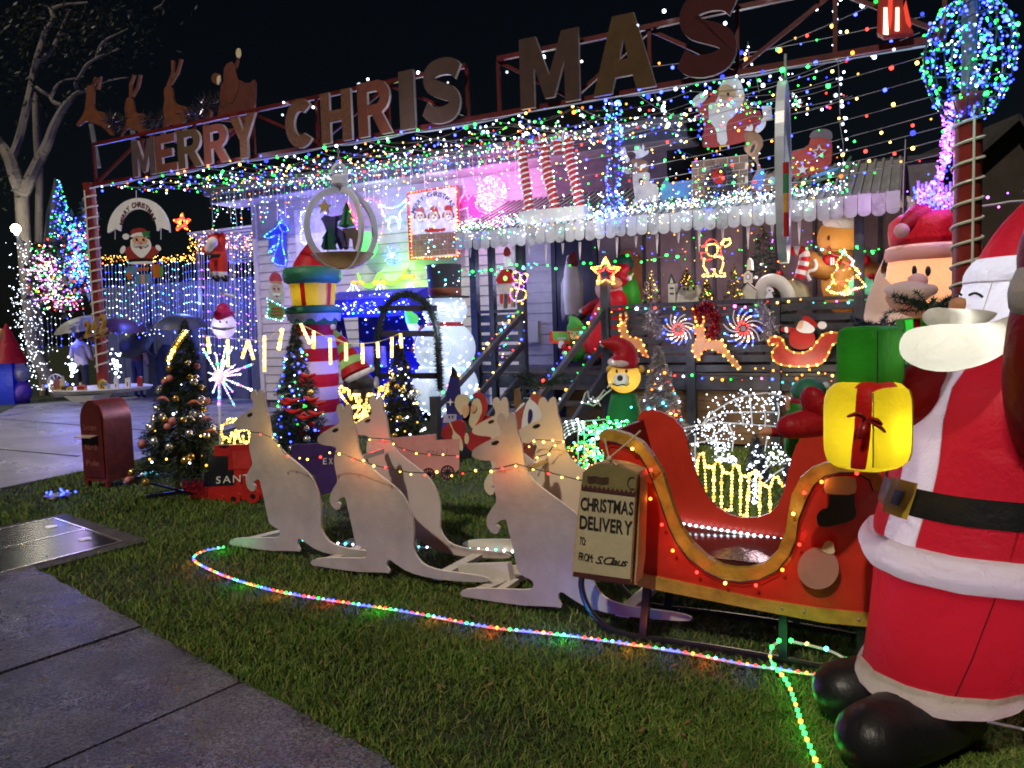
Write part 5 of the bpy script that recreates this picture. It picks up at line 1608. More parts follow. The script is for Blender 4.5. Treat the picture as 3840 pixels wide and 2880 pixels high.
MB().blob([CE(1760, 700), CE(1745, 650), CE(1750, 620)], [.06, .055, .045], 10).obj('arm', FELT, cs, 'all')
MB().ball(CE(1750, 612), .05, 10, 8).obj('cuff', WHITE, cs, 'all')
MB().blob([CE(1765, 680, .5), CE(1735, 740, .5)], [.09, .075], 12).obj('beard', WHITE, cs, 'all')
MB().blob([CE(1705, 745, .5), CE(1725, 765, .5)], [.07, .05], 12).obj('hat', FELT, cs, 'all')
MB().lathe(CE(1812, 785) - ZU * .02, [(.105, -.02), (.108, 0), (.105, .02)], 16).obj('belt', BLACK, cs, True)
MB.K = .6
la = T('rope_ladder', 'white lit rope ladder hanging under the climbing Santa', 'ladder', U(z1('E', 1900, 1140), .7))
MB().tube([U(z1('E', 1630, 642), .7), U(z1('E', 1860, 650), .7)], .012, 6).obj('rung', WHITE, la)
MB().tube([U(z1('E', 1825, 1105), .7), U(z1('E', 1945, 1130), .7)], .018, 6).obj('rung', WHITE, la)
MB().tube([U(z1('E', 1870, 955), .7), U(z1('E', 1950, 958), .7)], .014, 6).obj('rung', WHITE, la)
for x in (1640, 1920):
    MB().tube([U(z1('E', x, 645), .7), U(z1('E', x + 40, 1300), .7)], .006, 4).obj('rope', WIRE, la)
# Santa-face lantern
fl = PK(1.0)
fc = fl.at(z1('E', 1855, 1375))
lf = T('santa_lantern', 'glowing Santa face lantern with pink hat among the blue curtain lights', 'lantern', fc - ZU * .4)
MB().ball(fc, .3, 20, 14, (1.15, .6, .95), (d3, n3, ZU)).obj('beard', inf('nylon_lilac', (.75, .7, .85), .5), lf, 'all')
MB().blob([fl.at(z1('E', 1855, 1268)), fl.at(z1('E', 1852, 1240))], [.23, .15], 16).obj('hat', inf('nylon_magenta', (.7, .04, .2), .5), lf, 'all')
MB().blob([fl.at(z1('E', 1765, 1388), .08), fl.at(z1('E', 1850, 1408), .12), fl.at(z1('E', 1945, 1388), .08)], [.03, .06, .03], 12, .6).obj('moustache', inf('nylon_lilac_pale', (.85, .82, .92), .4), lf, 'all')
for x in (1825, 1880):
    MB().ball(fl.at(z1('E', x, 1345), .105), .022, 8, 6).obj('eye', BLACK, lf, 'all')
lamp('santa_lantern_lamp', fc - ZU * .02, (.85, .8, 1), 1.6, .03)
MB.K = 1.0
pw = PK(KW - .1)
FA = lambda s: Z('F', s)
ang = ropefig('angel_light', 'blue rope light angel on the weatherboard wall', 'rope light figure', pw, [FA('330,520 300,560 215,620 200,640 240,650 300,620 335,640'), FA('345,410 335,470 355,520 385,545 400,580 375,600 350,590'), FA('300,700 250,740 235,770 290,740'), FA('325,620 320,680 270,840 310,870 375,880 380,830 350,700 350,600 330,560 320,530 350,520')], ['b', 'b', 'c'], .04, .012)
fig_bg = plate('backing', FA('320,520 400,560 380,620 375,880 270,850 300,740 230,770 240,660 205,635'), PK(KW - .06), mt('blue_backing', (.05, .08, .5), .5), ang)
plate('panel', FA('445,415 720,385 720,760 470,800'), PK(KW - .04), mt('white_panel', (.7, .72, .78), .5), tag(T('wall_panel_board', 'white panel with rope light squiggle behind the globe ornament', 'panel', pw.at(z1('F', 580, 800)))))
ropefig('squiggle_light', 'white rope light outline on the white wall panel', 'rope light figure', pw, [FA('560,420 510,430 500,500 520,580 500,600 510,680 550,700 560,760')], ['w'], .05, .01)
ropefig('deer_light', 'white rope light leaping deer left of the framed poster', 'rope light figure', pw, [FA('1165,370 1185,440 1215,510 1240,480 1270,470 1300,480 1320,570 1330,500 1320,440 1375,380 1380,330 1320,380 1260,400 1200,395 1165,370'), FA('1245,480 1230,560 1260,600')], ['w', 'c', 'w'], .04, .011)
ropefig('bauble_light', 'pink rope light bauble ring behind the globe ornament', 'rope light figure', pw, [ell('F', 1075, 520, 110, 200, 0, 26)], ['p', 'p', 'o'], .06, .012)
ropefig('tree_light', 'small red and amber rope light spray seen through the globe ornament', 'rope light figure', pw, [FA('895,340 920,420 950,480 935,520 905,450 890,380')], ['o', 'r'], .04, .013)
for i, (x, y) in enumerate(((1055, 720),)):
    bl = T('bell_light', 'green lit plastic bell seen through the ring of the globe', 'bell', pw.at(z1('F', x, y + 60)))
    MB().ball(pw.at(z1('F', x, y - 10), .1), .2, 16, 10, (1, .5, 1.15), (d3, n3, ZU)).obj('bell', em('bell_green', (.15, .9, .2), .75), bl, 'all')
# poster
pp_ = PK(KW - .14)
R5 = lambda s, n=0: (sm(Z('R5', s), n) if n else Z('R5', s))
po = T('poster_frame', 'red framed Merry Christmas poster over a brick panel on the wall', 'poster', pp_.at(z1('R5', 560, 1640)))
plate('backing', R5('110,560 950,430 980,1600 160,1659'), pp_, mt('poster_mortar', (.6, .55, .55), .6), po, 0, .05)
plate('white_board', R5('150,560 935,440 935,1180 200,1240'), pp_, mt('poster_white', (.68, .7, .78), .5), po, 1)
for r in range(4):
    for c in range(6):
        x0 = 200 + c * 132 - (66 if r % 2 else 0)
        x1 = min(x0 + 124, 948)
        x0 = max(x0, 200)
        if x1 - x0 < 25: continue
        f = lambda x, y: z1('R5', x, y - (x - 200) * .075)
        y0 = 1246 + r * 92
        plate('brick', [f(x0, y0), f(x1, y0), f(x1, y0 + 84), f(x0, y0 + 84)], pp_, BRK, po, 1)
plate('frame', stroke(R5('125,555 945,425 975,1605 175,1650 125,555'), 9), pp_, RED, po, 2, .02)
cP = pp_.at(z1('R5', 560, 1010))
for w_, a_, b_2 in (('MERRY', 158, 114), ('CHRISTMAS', 105, 26)):
    arctext('lettering', w_, cP, (pp_.at(z1('R5', 560, 600)) - cP).length, a_, b_2, .075, pp_, .006, BLACK, po)
for x, y, e in ((330, 900, 'd'), (560, 900, 'b'), (800, 880, 'd')):
    plate('hat', R5(f'{x-70},{y-40} {x-60},{y-110} {x},{y-140} {x+60},{y-110} {x+75},{y-20} {x+90},{y+40} {x+50},{y} {x},{y-50}', 1), pp_, RED, po, 2)
    plate('face', ell('R5', x, y + 40, 75, 90), pp_, mt('poster_face', (.6, .45, .36), .5), po, 3)
    plate('muzzle', ell('R5', x, y + 80, 45, 40), pp_, WHITE, po, 4)
    plate('nose', ell('R5', x, y + 62, 16, 12), pp_, BLACK, po, 5)
    for q in (-25, 25):
        plate('eye', ell('R5', x + q, y + 15, 9, 14), pp_, BLACK, po, 4)
    plate('ear', ell('R5', x - 78, y + 30, 22, 50, 15), pp_, BROWN, po, 2)
    plate('ear', ell('R5', x + 78, y + 30, 22, 50, -15), pp_, BROWN, po, 2)
plate('scarf', R5('400,1150 520,1120 640,1150 760,1120 740,1180 560,1200 420,1200', 1), pp_, RED, po, 2)
outline(po, [pp_.at(p, .04) for p in R5('140,545 935,425 965,1590 190,1640')], .055, ['o', 'o', 'r', 'y'], .011)
# pink reindeer with sack ring
ropefig('reindeer_light', 'pink rope light reindeer with red nose by the awning', 'rope light figure', pw, [R5('1035,330 1060,430 1065,560 990,680 955,780 960,850 1000,830 1100,795 1120,830 1140,960 1130,1260'), R5('1185,1270 1170,960'), R5('1060,430 1100,560 1130,660 1200,560 1290,640 1250,760 1320,850 1440,890 1540,1040 1580,1090'), R5('1275,965 1330,1020 1420,1070 1530,1080'), R5('1230,990 1300,1130 1390,1260'), R5('1270,985 1350,1100 1420,1230')], ['p'], .028, .0105)
plate('backing', R5('1060,600 1000,700 970,820 1110,790 1150,950 1280,950 1420,1060 1570,1080 1450,900 1320,840 1250,760 1270,650 1190,580 1130,700'), PK(KW - .06), mt('pink_backing', (.6, .1, .38), .5), bpy.data.objects['reindeer_light'])
bulb('r', pw.at(z1('R5', 1550, 1115)), bpy.data.objects['reindeer_light'], .04)
wp = T('bauble_light', 'round pink cluster of lights above the pink reindeer', 'light ball', pw.at(z1('R5', 1530, 860)))
MB().tube([pw.at(p) for p in ell('R5', 1530, 560, 240, 300, 0, 30)], .012, 5, True).obj('ring', WIRE, wp)
pts = [pw.at(z1('R5', 1530 + 240 * math.sqrt(q) * math.cos(a), 560 + 295 * math.sqrt(q) * math.sin(a)), random.uniform(0, .1)) for q, a in [(random.random(), random.uniform(0, 6.28)) for _ in range(330)]]
bulb_mass('bulb_cluster', pts, ['p', 'p', 'p', 'w'], wp, .0095)
# blue flower star
fs = T('flower_light', 'blue star flower light with orange centre on the wall', 'flower light', pw.at(z1('F', 1255, 890)))
for i in range(12):
    a = math.pi * i / 6
    bm_ = MB().tube([pw.at(z1('F', 1255, 790)), pw.at(z1('F', 1255 + 62 * math.cos(a), 790 + 85 * math.sin(a)))], .004, 4).obj('ray', WIRE, fs)
    outline(fs, [pw.at(z1('F', 1255 + 18 * math.cos(a), 790 + 22 * math.sin(a))), pw.at(z1('F', 1255 + 62 * math.cos(a), 790 + 88 * math.sin(a)))], .035, ['b', 'c', 'b'], .0095, closed=False)
outline(fs, [pw.at(p, .03) for p in ell('F', 1255, 790, 14, 18, 0, 8)], .03, ['o', 'y'], .0095)
# green swags with gold bows and white bells
GS = em('swag_green', (.3, 1, .06), .95)
sw = T('swag_light', 'bright green neon swag garland with gold bows on the wall', 'swag light', pw.at(z1('F', 1180, 1050)))
for s in ('975,940 1000,1010 1050,1040 1110,1020 1150,935', '1165,930 1200,1000 1260,1020 1330,985 1385,900', '985,960 1015,1040 1070,1060 1120,1035 1150,960', '1170,960 1215,1030 1270,1035 1330,1010 1385,930'):
    MB().tube(sm3([pw.at(p) for p in FA(s)], 2), .018, 6).obj('swag', GS, sw, True)
for x, y in ((975, 1010), (1155, 1010), (1400, 960)):
    for dx in (-1, 1):
        MB().blob([pw.at(z1('F', x, y), .06), pw.at(z1('F', x + 28 * dx, y + 8), .06)], [.02, .06], 10, .6).obj('bow_loop', em('bow_gold', (1, .55, .08), .8), sw, 'all')
for x, y, lb in ((940, 1040, 'leftmost white outlined bell under the green swag'), (1165, 1040, 'middle white outlined bell under the green swag'), (1410, 1030, 'rightmost white outlined bell under the green swag')):
    ropefig('bell_light', lb, 'bell', pw, [FA(f'{x-15},{y-10} {x-30},{y+30} {x-58},{y+55} {x-45},{y+75} {x+50},{y+72} {x+58},{y+55} {x+30},{y+30} {x+15},{y-10} {x-15},{y-10}'), FA(f'{x},{y} {x-10},{y+72}')], ['w'], .035, .009, 'white bells on the wall')
# Santa plaque and arrow sign
pz = PK(3.3)
R_ = lambda s, n=1: SZs('R', s, n)
fig('santa_plaque', 'tall painted Santa plaque with pink hat leaning on the weatherboards', 'santa plaque', pz, [
    ('beard', LGREY, R_('40,280 260,260 290,380 290,620 150,640 30,540'), 0), ('hat', mt('hat_pink', (.5, .06, .12), .5), R_('40,190 80,100 170,90 240,150 265,260 150,240 50,250'), 1),
    ('band', mt('band_peach', (.6, .3, .15), .5), R_('50,250 150,235 262,258 255,290 150,265 60,280'), 2), ('face', mt('face_pink', (.6, .4, .38), .5), R_('90,320 150,295 220,320 235,400 160,430 90,400'), 1),
    ('eye', BLACK, ell('R', 125, 370, 13, 15), 2), ('eye', BLACK, ell('R', 195, 370, 13, 15), 2), ('moustache', WHITE, R_('90,440 160,430 235,440 220,490 160,475 105,490'), 2), ('mouth', RED, ell('R', 163, 490, 14, 14), 3)])
pgn = PK(3.1)
gs = fig('arrow_sign', 'green arrow sign outlined in white bulbs leaning by the house wall', 'sign', pgn, [
    ('board', mt('sign_green', (.16, .3, .08), .5), Z('F', '228,1160 385,1235 350,1330 222,1300 240,1230'), 0)], None)
for i in range(3):
    plate('painted_line', stroke(Z('R', f'{70},{690+55*i} {130},{700+55*i} {200},{690+55*i} {260},{715+55*i}'), 4), pgn, RED, gs, 1)
outline(gs, [pgn.at(p, .02) for p in Z('F', '225,1150 395,1238 350,1335 215,1305 235,1230')], .06, ['w', 'c'], .012)
Ttop = 3.2
tx = lambda x, y: U(z1('F', x, y), 2.0)
tc = tx(605, 1100)
hz = lambda y: tx(605, y).z
wd_ = lambda px: (tx(605 + px, 1100) - tc).length
tw = T('inflatable_tower', 'tall inflatable present tower on a red and white striped pole', 'inflatable tower', (tc.x, tc.y, 0))
L = lambda prof, mat, nm: MB().lathe((tc.x, tc.y, 0), prof, 32).obj(nm, mat, tw, 'all')
ITG = inf('nylon_teal_green', (.04, .22, .12), .35)
L([(wd_(140), hz(950)), (wd_(110), hz(850)), (wd_(70), hz(770)), (wd_(20), hz(690)), (.01, hz(680))], IRED, 'hat')
L([(wd_(150), hz(1030)), (wd_(180), hz(1010)), (wd_(190), hz(960)), (wd_(180), hz(900)), (wd_(140), hz(890))], ITG, 'hat_brim')
L([(wd_(128), hz(1250)), (wd_(150), hz(1020))], inf('nylon_mustard', (.75, .55, .03), .5), 'drum')
for a0 in (-128, -60, -190):
    MB().lathe((tc.x, tc.y, 0), [(wd_(128) + .012, hz(1250)), (wd_(150) + .012, hz(1020))], 4, a0=a0 - 6 + 27, a1=a0 + 6 + 27).obj('ribbon', RIB, tw, True)
L([(wd_(120), hz(1290)), (wd_(180), hz(1270)), (wd_(185), hz(1230)), (wd_(125), hz(1205))], ITG, 'ledge')
zz = [(hz(1330) + .03 * math.sin(i * 1.9)) for i in range(40)]
m = MB()
m.add([(tc.x + wd_(172) * math.cos(2 * math.pi * i / 40), tc.y + wd_(172) * math.sin(2 * math.pi * i / 40), hz(1275)) for i in range(40)] + [(tc.x + wd_(168) * math.cos(2 * math.pi * i / 40), tc.y + wd_(168) * math.sin(2 * math.pi * i / 40), zz[i]) for i in range(40)], [[i, (i + 1) % 40, 40 + (i + 1) % 40, 40 + i] for i in range(40)])
m.obj('icing', IWHITE, tw, 'all')
L([(wd_(125), hz(1390)), (wd_(160), hz(1320)), (wd_(165), hz(1290))], ITG, 'icing_under')
zt, nst = hz(1350), 9
for i in range(nst):
    a, b = zt * (1 - i / nst), zt * (1 - (i + 1) / nst)
    L([(wd_(135), a), (wd_(139), (a + b) / 2), (wd_(135), b)], (IRED, inf('nylon_lilac_white', (.7, .66, .85), .5))[i % 2], 'stripe')
lamp('tower_lamp', (tc.x, tc.y, hz(1130)), (1, .9, .7), 2.4, .05)
lamp('tower_lamp', (tc.x, tc.y, .9), (1, .7, .95), 2.0, .05)
sx = T('swing_seat', 'canopy swing seat smothered in blue and white net lights', 'swing seat', U(z1('F', 1150, 1700), 2.9))
FABB = mt('canvas_blue', (.015, .02, .6), .6)
k0 = 2.7
s0, s1 = SZ(z1('F', 790, 1200), k0)[0], SZ(z1('F', 1530, 1200), k0)[0]
zc = SZ(z1('F', 1100, 1190), k0)[1]
m = MB()
m.prism([F(s0, k0 - .35, zc - .2), F(s0, k0 + .5, zc - .12), F(s0, k0 + .5, zc + .08), F(s0, k0 + .1, zc + .2), F(s0, k0 - .35, zc + .06)], d3 * (s1 - s0))
m.obj('canopy', FABB, sx)
MB().fbox(s0 + .1, s1 - .1, k0 + .35, k0 + .42, .55, 1.15).obj('seat_back', FABB, sx)
MB().fbox(s0 + .03, s1 - .03, k0 + .48, k0 + .5, .3, zc).obj('net_back', mt('net_blue', (.012, .018, .22), .8), sx)
m = MB(); m.fbox(s0 + .1, s1 - .1, k0 - .1, k0 + .35, .42, .54); m.obj('seat_cushion', FABB, sx)
for s in (s0 + .04, s1 - .04):
    for k in (k0 - .3, k0 + .45):
        MB().bar(F(s, k, 0), F(s, k0 + .05, zc - .1), .05).obj('leg', mt('navy_post', (.02, .02, .1), .4), sx)
MB().fbox(s0 + .5, s1 - .55, k0 - .25, k0 - .2, .95, 1.25).obj('hanging_cloth', mt('lilac_cloth', (.45, .35, .65), .8), sx)
pos = []
for _ in range(520):
    q = random.random()
    s = random.uniform(s0, s1)
    if q < .45:
        pos.append(F(s, k0 - .37, random.uniform(zc - .13, zc + .02)) if random.random() < .5 else F(s, random.uniform(k0 - .35, k0 + .1), zc + .03 + random.uniform(0, .1)))
    elif q < .75:
        pos.append(F(s, k0 + random.choice((.33, .46)), random.uniform(.4, zc)))
    else:
        pos.append(F(s, k0 - .13, random.uniform(.1, .55)))
bulb_mass('bulb_cluster', pos, ['w', 'w', 'b', 'b'], sx, .009)
for z in (zc - .14, .98, .56):
    outline(sx, [F(s0, k0 - .37, z), F(s1, k0 - .37, z)], .09, ['w', 'c', 'b'], .011, closed=False)
sn = T('snowman_light', 'tall lit white mesh snowman with black top hat and red scarf', 'snowman', U(z1('F', 1700, 1900), 2.1))
SNM, t_, b_, o_ = _nodes('snowman_mesh')
b_.inputs['Base Color'].default_value = (.72, .78, .88, 1)
b_.inputs['Emission Color'].default_value = (.5, .66, .9, 1)
b_.inputs['Emission Strength'].default_value = .46
SNM.cycles.emission_sampling = 'NONE'
ck_ = t_.nodes.new('ShaderNodeTexBrick')
tc_ = t_.nodes.new('ShaderNodeTexCoord')
ck_.inputs['Scale'].default_value = 22
ck_.inputs[1].default_value = (.75, .8, .9, 1); ck_.inputs[2].default_value = (.65, .72, .85, 1); ck_.inputs[3].default_value = (.3, .38, .5, 1)
t_.links.new(tc_.outputs['Object'], ck_.inputs[0])
t_.links.new(ck_.outputs[0], b_.inputs['Base Color'])
bp_ = t_.nodes.new('ShaderNodeBump'); bp_.inputs['Strength'].default_value = .8
t_.links.new(ck_.outputs['Fac'], bp_.inputs['Height']); t_.links.new(bp_.outputs[0], b_.inputs['Normal'])
SX = lambda x, y: U(z1('F', x, y), 2.1)
sc_ = [(SX(1700, 1245), (SX(1860, 1245) - SX(1700, 1245)).length, .86), (SX(1700, 1560), (SX(1920, 1560) - SX(1700, 1560)).length, .92), (SX(1700, 1880), (SX(1940, 1880) - SX(1700, 1880)).length, .9)]
for c, r, f in sc_:
    MB().ball(c, r, 26, 16, (1, 1, f)).obj('body', SNM, sn, 'all')
    pos = []
    for _ in range(70):
        v = V((random.gauss(0, 1), random.gauss(0, 1), random.gauss(0, 1))).normalized()
        if v.dot(n3) > .3: v = -v
        pos.append(c + V((v.x * r, v.y * r, v.z * r * f)) * 1.01)
    bulb_mass('bulb_cluster', pos, ['w'], sn, .012)
hb = SX(1700, 1135)
HATM = mt('hat_black', (.02, .022, .035), .6, .2, 8, .2)
MB().lathe(hb, [(.001, -.03), (wdh := (SX(1875, 1135) - hb).length, -.02), (wdh * 1.02, 0), (.001, .03)], 28).obj('hat_brim', HATM, sn, True)
MB().lathe(hb, [(wdh * .64, -.015), (wdh * .72, SX(1700, 870).z - hb.z), (.001, SX(1700, 862).z - hb.z)], 28).obj('hat', HATM, sn, True)
MB().lathe(hb, [(wdh * .67, .0), (wdh * .69, .1), (wdh * .67, .11)], 28).obj('hat_band', mt('band_brown', (.2, .05, .02), .6), sn, True)
MB().lathe(SX(1700, 1410), [(sc_[0][1] * .8, -.02), (sc_[0][1] * .86, .03), (sc_[0][1] * .8, .1)], 28).obj('scarf', RED, sn, True)
MB().blob([SX(1530, 1400) - n3 * .1, SX(1490, 1560) - n3 * .15], [.05, .06], 8, .4).obj('scarf_end', RED, sn, 'all')
MB().blob([SX(1500, 1480), SX(1440, 1390), SX(1420, 1350)], [.09, .07, .06], 12).obj('arm', SNM, sn, 'all')
MB().blob([SX(1425, 1320), SX(1400, 1280)], [.09, .06], 12).obj('mitten', em('mitten_green', (.1, .8, .15), .5), sn, 'all')
bulb_mass('bulb_cluster', [hb + V((wdh * .72 * math.cos(a), wdh * .72 * math.sin(a), h)) for a, h in [(random.uniform(math.pi, 6.28), random.uniform(.05, .75)) for _ in range(34)]], ['w', 'c'], sn, .009)
ga = T('garland_arch', 'dark green tinsel garland arch on a black frame before the snowman', 'arch', U(z1('F', 1400, 1900), 1.3))
kp = PK(1.3)
path = sm3([kp.at(p) for p in Z('F', '1140,1900 1135,1659 1140,1480 1170,1330 1210,1210 1290,1130 1390,1110 1490,1150 1570,1220 1610,1330 1640,1450 1650,1660 1660,1900')], 2)
MB().tube(path, .035, 6).obj('frame', mt('arch_frame', (.01, .012, .02), .5), ga)
for y in (1230, 1440, 1790):
    MB().bar(kp.at(z1('F', 1150, y)), kp.at(z1('F', 1630, y)), .03, .07).obj('crossbar', mt('arch_bar', (.012, .012, .04), .5), ga)
def tinsel(path, n, rad, L, mat, parent, name='garland'):
    m = MB()
    w = walk(path, .01)
    for _ in range(n):
        p = random.choice(w)
        e = V((random.gauss(0, 1), random.gauss(0, 1), random.gauss(0, 1))).normalized()
        p = p + e * rad * random.random()
        e = (e + V((random.gauss(0, .4), random.gauss(0, .4), random.gauss(0, .4)))).normalized() * L
        s = e.cross(V((.3, .8, .5))).normalized() * L * .1
        m.add([p - s, p + s, p + e], [(0, 1, 2)])
    return m.obj(name, mat, parent)
tinsel(path, 4200, .032, .055, mt('garland_green', (.015, .04, .025), .5, .3, 5, 0), ga)
G_ = lambda s, n=1: SZs('G', s, n)
H_ = lambda s, n=1: SZs('H', s, n)
# icicle spikes hanging from the valance
ic = T('icicle_string', 'row of pale plastic icicles hanging under the scalloped valance', 'icicles', F(sA0, 2.66, 2.2), None)
ICM = mt('icicle_plastic', (.65, .6, .62), .3, .1)
for c, x, y0, y1 in (('G', 140, 520, 590), ('G', 500, 500, 640), ('G', 630, 490, 570), ('G', 768, 480, 635), ('G', 908, 470, 560), ('G', 1050, 460, 605), ('G', 1205, 440, 530), ('G', 1357, 420, 590), ('G', 1515, 410, 505), ('G', 1690, 390, 555), ('G', 1868, 360, 470), ('G', 2040, 340, 540),
                     ('H', 98, 380, 470), ('H', 270, 340, 545), ('H', 465, 330, 460), ('H', 675, 310, 520), ('H', 875, 290, 410), ('H', 1100, 250, 480)):
    a, b = U(z1(c, x, y0), 2.66), U(z1(c, x, y1), 2.66)
    MB().tube([a, a.lerp(b, .5), b], [.02, .014, .003], 6).obj('icicle', ICM, ic, True)
# long-bearded hanging costume
hc = T('beard_costume', 'long pale fringed beard with maroon hat hanging in the doorway', 'costume', U(z1('G', 985, 1140), 3.7))
ctr = lambda x, y: U(z1('G', x, y), 3.7)
MB().blob([ctr(985, 640), ctr(985, 590), ctr(1000, 560)], [.085, .075, .04], 14).obj('hat', mt('felt_maroon', (.14, .012, .02), .8), hc, 'all')
FR = mt('beard_fringe', (.62, .6, .68), .8, .15, 4, 0)
m = MB()
for i in range(260):
    a = random.uniform(0, 6.283)
    r0, r1 = .07, .1 + .04 * random.random()
    top = ctr(985, 660) + d3 * r0 * math.cos(a) + n3 * .6 * r0 * math.sin(a)
    bot = ctr(985, random.uniform(1040, 1130)) + d3 * (r1 + .03) * math.cos(a) + n3 * .6 * r1 * math.sin(a)
    md = ctr(985, 800) + d3 * (r1 + .02) * math.cos(a) + n3 * .6 * r1 * math.sin(a)
    w = d3 * .006
    m.add([top - w, top + w, md + w, md - w, bot], [(0, 1, 2, 3), (3, 2, 4)])
m.obj('fringe', FR, hc)
MB().lathe(ctr(985, 1060), [(.1, 0), (.12, .3), (.1, .6), (.05, .82), (.01, .84)], 18).obj('lining', FR, hc, True)
# hanging bird-house ornament
ho = T('house_ornament', 'hanging little red roofed house ornament with a lit window beside the stair post', 'ornament', U(z1('G', 430, 1000), 2.7))
ph = PK(2.7)
plate('wall', Z('G', '362,790 490,780 480,880 478,1000 455,1000 450,890 420,890 415,1010 380,1010 378,880'), ph, mt('ornament_cream', (.5, .42, .35), .5), ho, 0, .12)
plate('roof', Z('G', '350,775 400,690 440,680 500,770 480,800 370,805'), ph, RED, ho, 1, .14)
plate('window', ell('G', 430, 760, 16, 20), ph, em('window_green', (.3, 1, .2), 1.5), ho, 2)
plate('leg', Z('G', '385,890 412,890 412,970 388,970'), ph, RED, ho, 1)
plate('leg', Z('G', '452,890 472,890 474,970 455,970'), ph, RED, ho, 1)
fig('santa_ornament', 'small Santa ornament hanging above the red roofed house ornament', 'ornament', ph, [('face', WHITE, G_('410,580 475,575 480,640 450,680 420,650'), 0), ('hat', RED, G_('412,580 420,510 450,500 470,520 478,575'), 1), ('tassel', RED, Z('G', '435,500 450,500 452,520 436,520'), 2)])
MB().tube([ph.at(p) for p in Z('G', '440,480 440,690')], .004, 4).obj('cord', WIRE, ho)
ropefig('snowman_figure_light', 'small yellow and violet rope light snowman on the stair post', 'rope light figure', ph, [sm(Z('G', '490,720 540,700 560,740 540,780 500,770 490,720'), 1), sm(Z('G', '560,740 590,715 620,740 600,800 560,770'), 1), sm(Z('G', '500,800 540,790 590,820 580,850 540,850 500,830'), 1), sm(Z('G', '490,840 465,890 490,940 540,955 600,930 605,870 570,850'), 1), Z('G', '560,760 540,850 520,910')], ['y', 'y', 'v'], .03, .011)
# star on the newel post
pst = PK(KD - .1)
ropefig('star_light', 'yellow and red star light fixed on top of the stair post', 'star light', pst, [star('G', 1264, 710, 125, 62) + star('G', 1264, 710, 125, 62)[:1], star('G', 1264, 720, 110, 52)], ['y', 'y', 'o'], .026, .011)
ropefig('star_light', 'small red inner star light nested in the yellow star', 'star light', PK(KD - .12), [star('G', 1264, 735, 82, 42) + star('G', 1264, 735, 82, 42)[:1]], ['r'], .028, .0105)
# seated inflatable Santa with a green sack
MB.K = .68
ps = T('inflatable_santa', 'inflatable Santa seated on the porch behind the star light', 'inflatable santa', U(z1('G', 1250, 1480), 3.5))
PS = lambda x, y, k=3.45: U(z1('G', x, y), k)
MB().blob([PS(1250, 1320), PS(1280, 1100), PS(1330, 960)], [.36, .36, .28], 20).obj('body', IRED, ps, 'all')
MB().blob([PS(1160, 1300), PS(1110, 1360)], [.2, .18], 14).obj('leg', IRED, ps, 'all')
MB().blob([PS(1085, 1350), PS(1220, 1355)], [.06, .06], 10).obj('cuff', IWHITE, ps, 'all')
MB().blob([PS(1100, 1420, 3.3), PS(1180, 1430, 3.3)], [.12, .13], 12).obj('boot', IBLACK, ps, 'all')
MB().blob([PS(1260, 960), PS(1160, 980), PS(1085, 1040)], [.14, .1, .085], 14).obj('arm', IRED, ps, 'all')
MB().blob([PS(1070, 1060), PS(1045, 1090)], [.09, .085], 12).obj('mitten', IBLACK, ps, 'all')
MB().ball(PS(1075, 1040), .085, 12, 8).obj('cuff', IWHITE, ps, 'all')
MB().ball(PS(1290, 850), .27, 20, 14, (1, .85, .95)).obj('beard', inf('nylon_beard_pale', (.8, .72, .7), .5), ps, 'all')
MB().ball(PS(1340, 800, 3.32), .15, 16, 10, (1, .7, .8)).obj('face', ISKIN, ps, 'all')
MB().blob([PS(1370, 745), PS(1390, 700), PS(1420, 680)], [.22, .19, .1], 16).obj('hat', IRED, ps, 'all')
MB().ball(PS(1460, 760, 3.3), .05, 10, 8).obj('pompom', IWHITE, ps, 'all')
lamp('porch_santa_lamp', PS(1290, 900), (1, .8, .7), 1.2, .04)
lamp('porch_santa_lamp', PS(1250, 1200), (1, .8, .7), 1.0, .04)
MB.K = .55
gsk = T('inflatable_sack', 'green inflatable sack with a ball top behind the seated porch Santa', 'sack', U(z1('G', 1460, 1000), 3.8))
MB().blob([PS(1470, 960, 3.8), PS(1470, 850, 3.8), PS(1450, 740, 3.8)], [.24, .22, .14], 16).obj('sack', IGREEN, gsk, 'all')
MB().ball(PS(1410, 640, 3.8), .26, 18, 12, (1, .8, .9)).obj('sack_top', inf('nylon_pine', (.02, .12, .09), .35), gsk, 'all')
MB().blob([PS(1440, 740, 3.6), PS(1470, 750, 3.6), PS(1490, 720, 3.6)], [.03, .04, .02], 8).obj('bow', CREAM, gsk, 'all')
lamp('sack_lamp', PS(1470, 880, 3.8), (.8, 1, .7), .5, .04)
# arched timber board behind
fig('arched_board', 'arched orange timber door board leaning at the back of the porch', 'arched board', PK(KW - .12), [('board', mt('orange_timber', (.3, .12, .04), .5, .3, 6), Z('G', '1345,1000 1345,620 1375,555 1420,530 1480,525 1530,550 1560,610 1565,1000'), 0)])
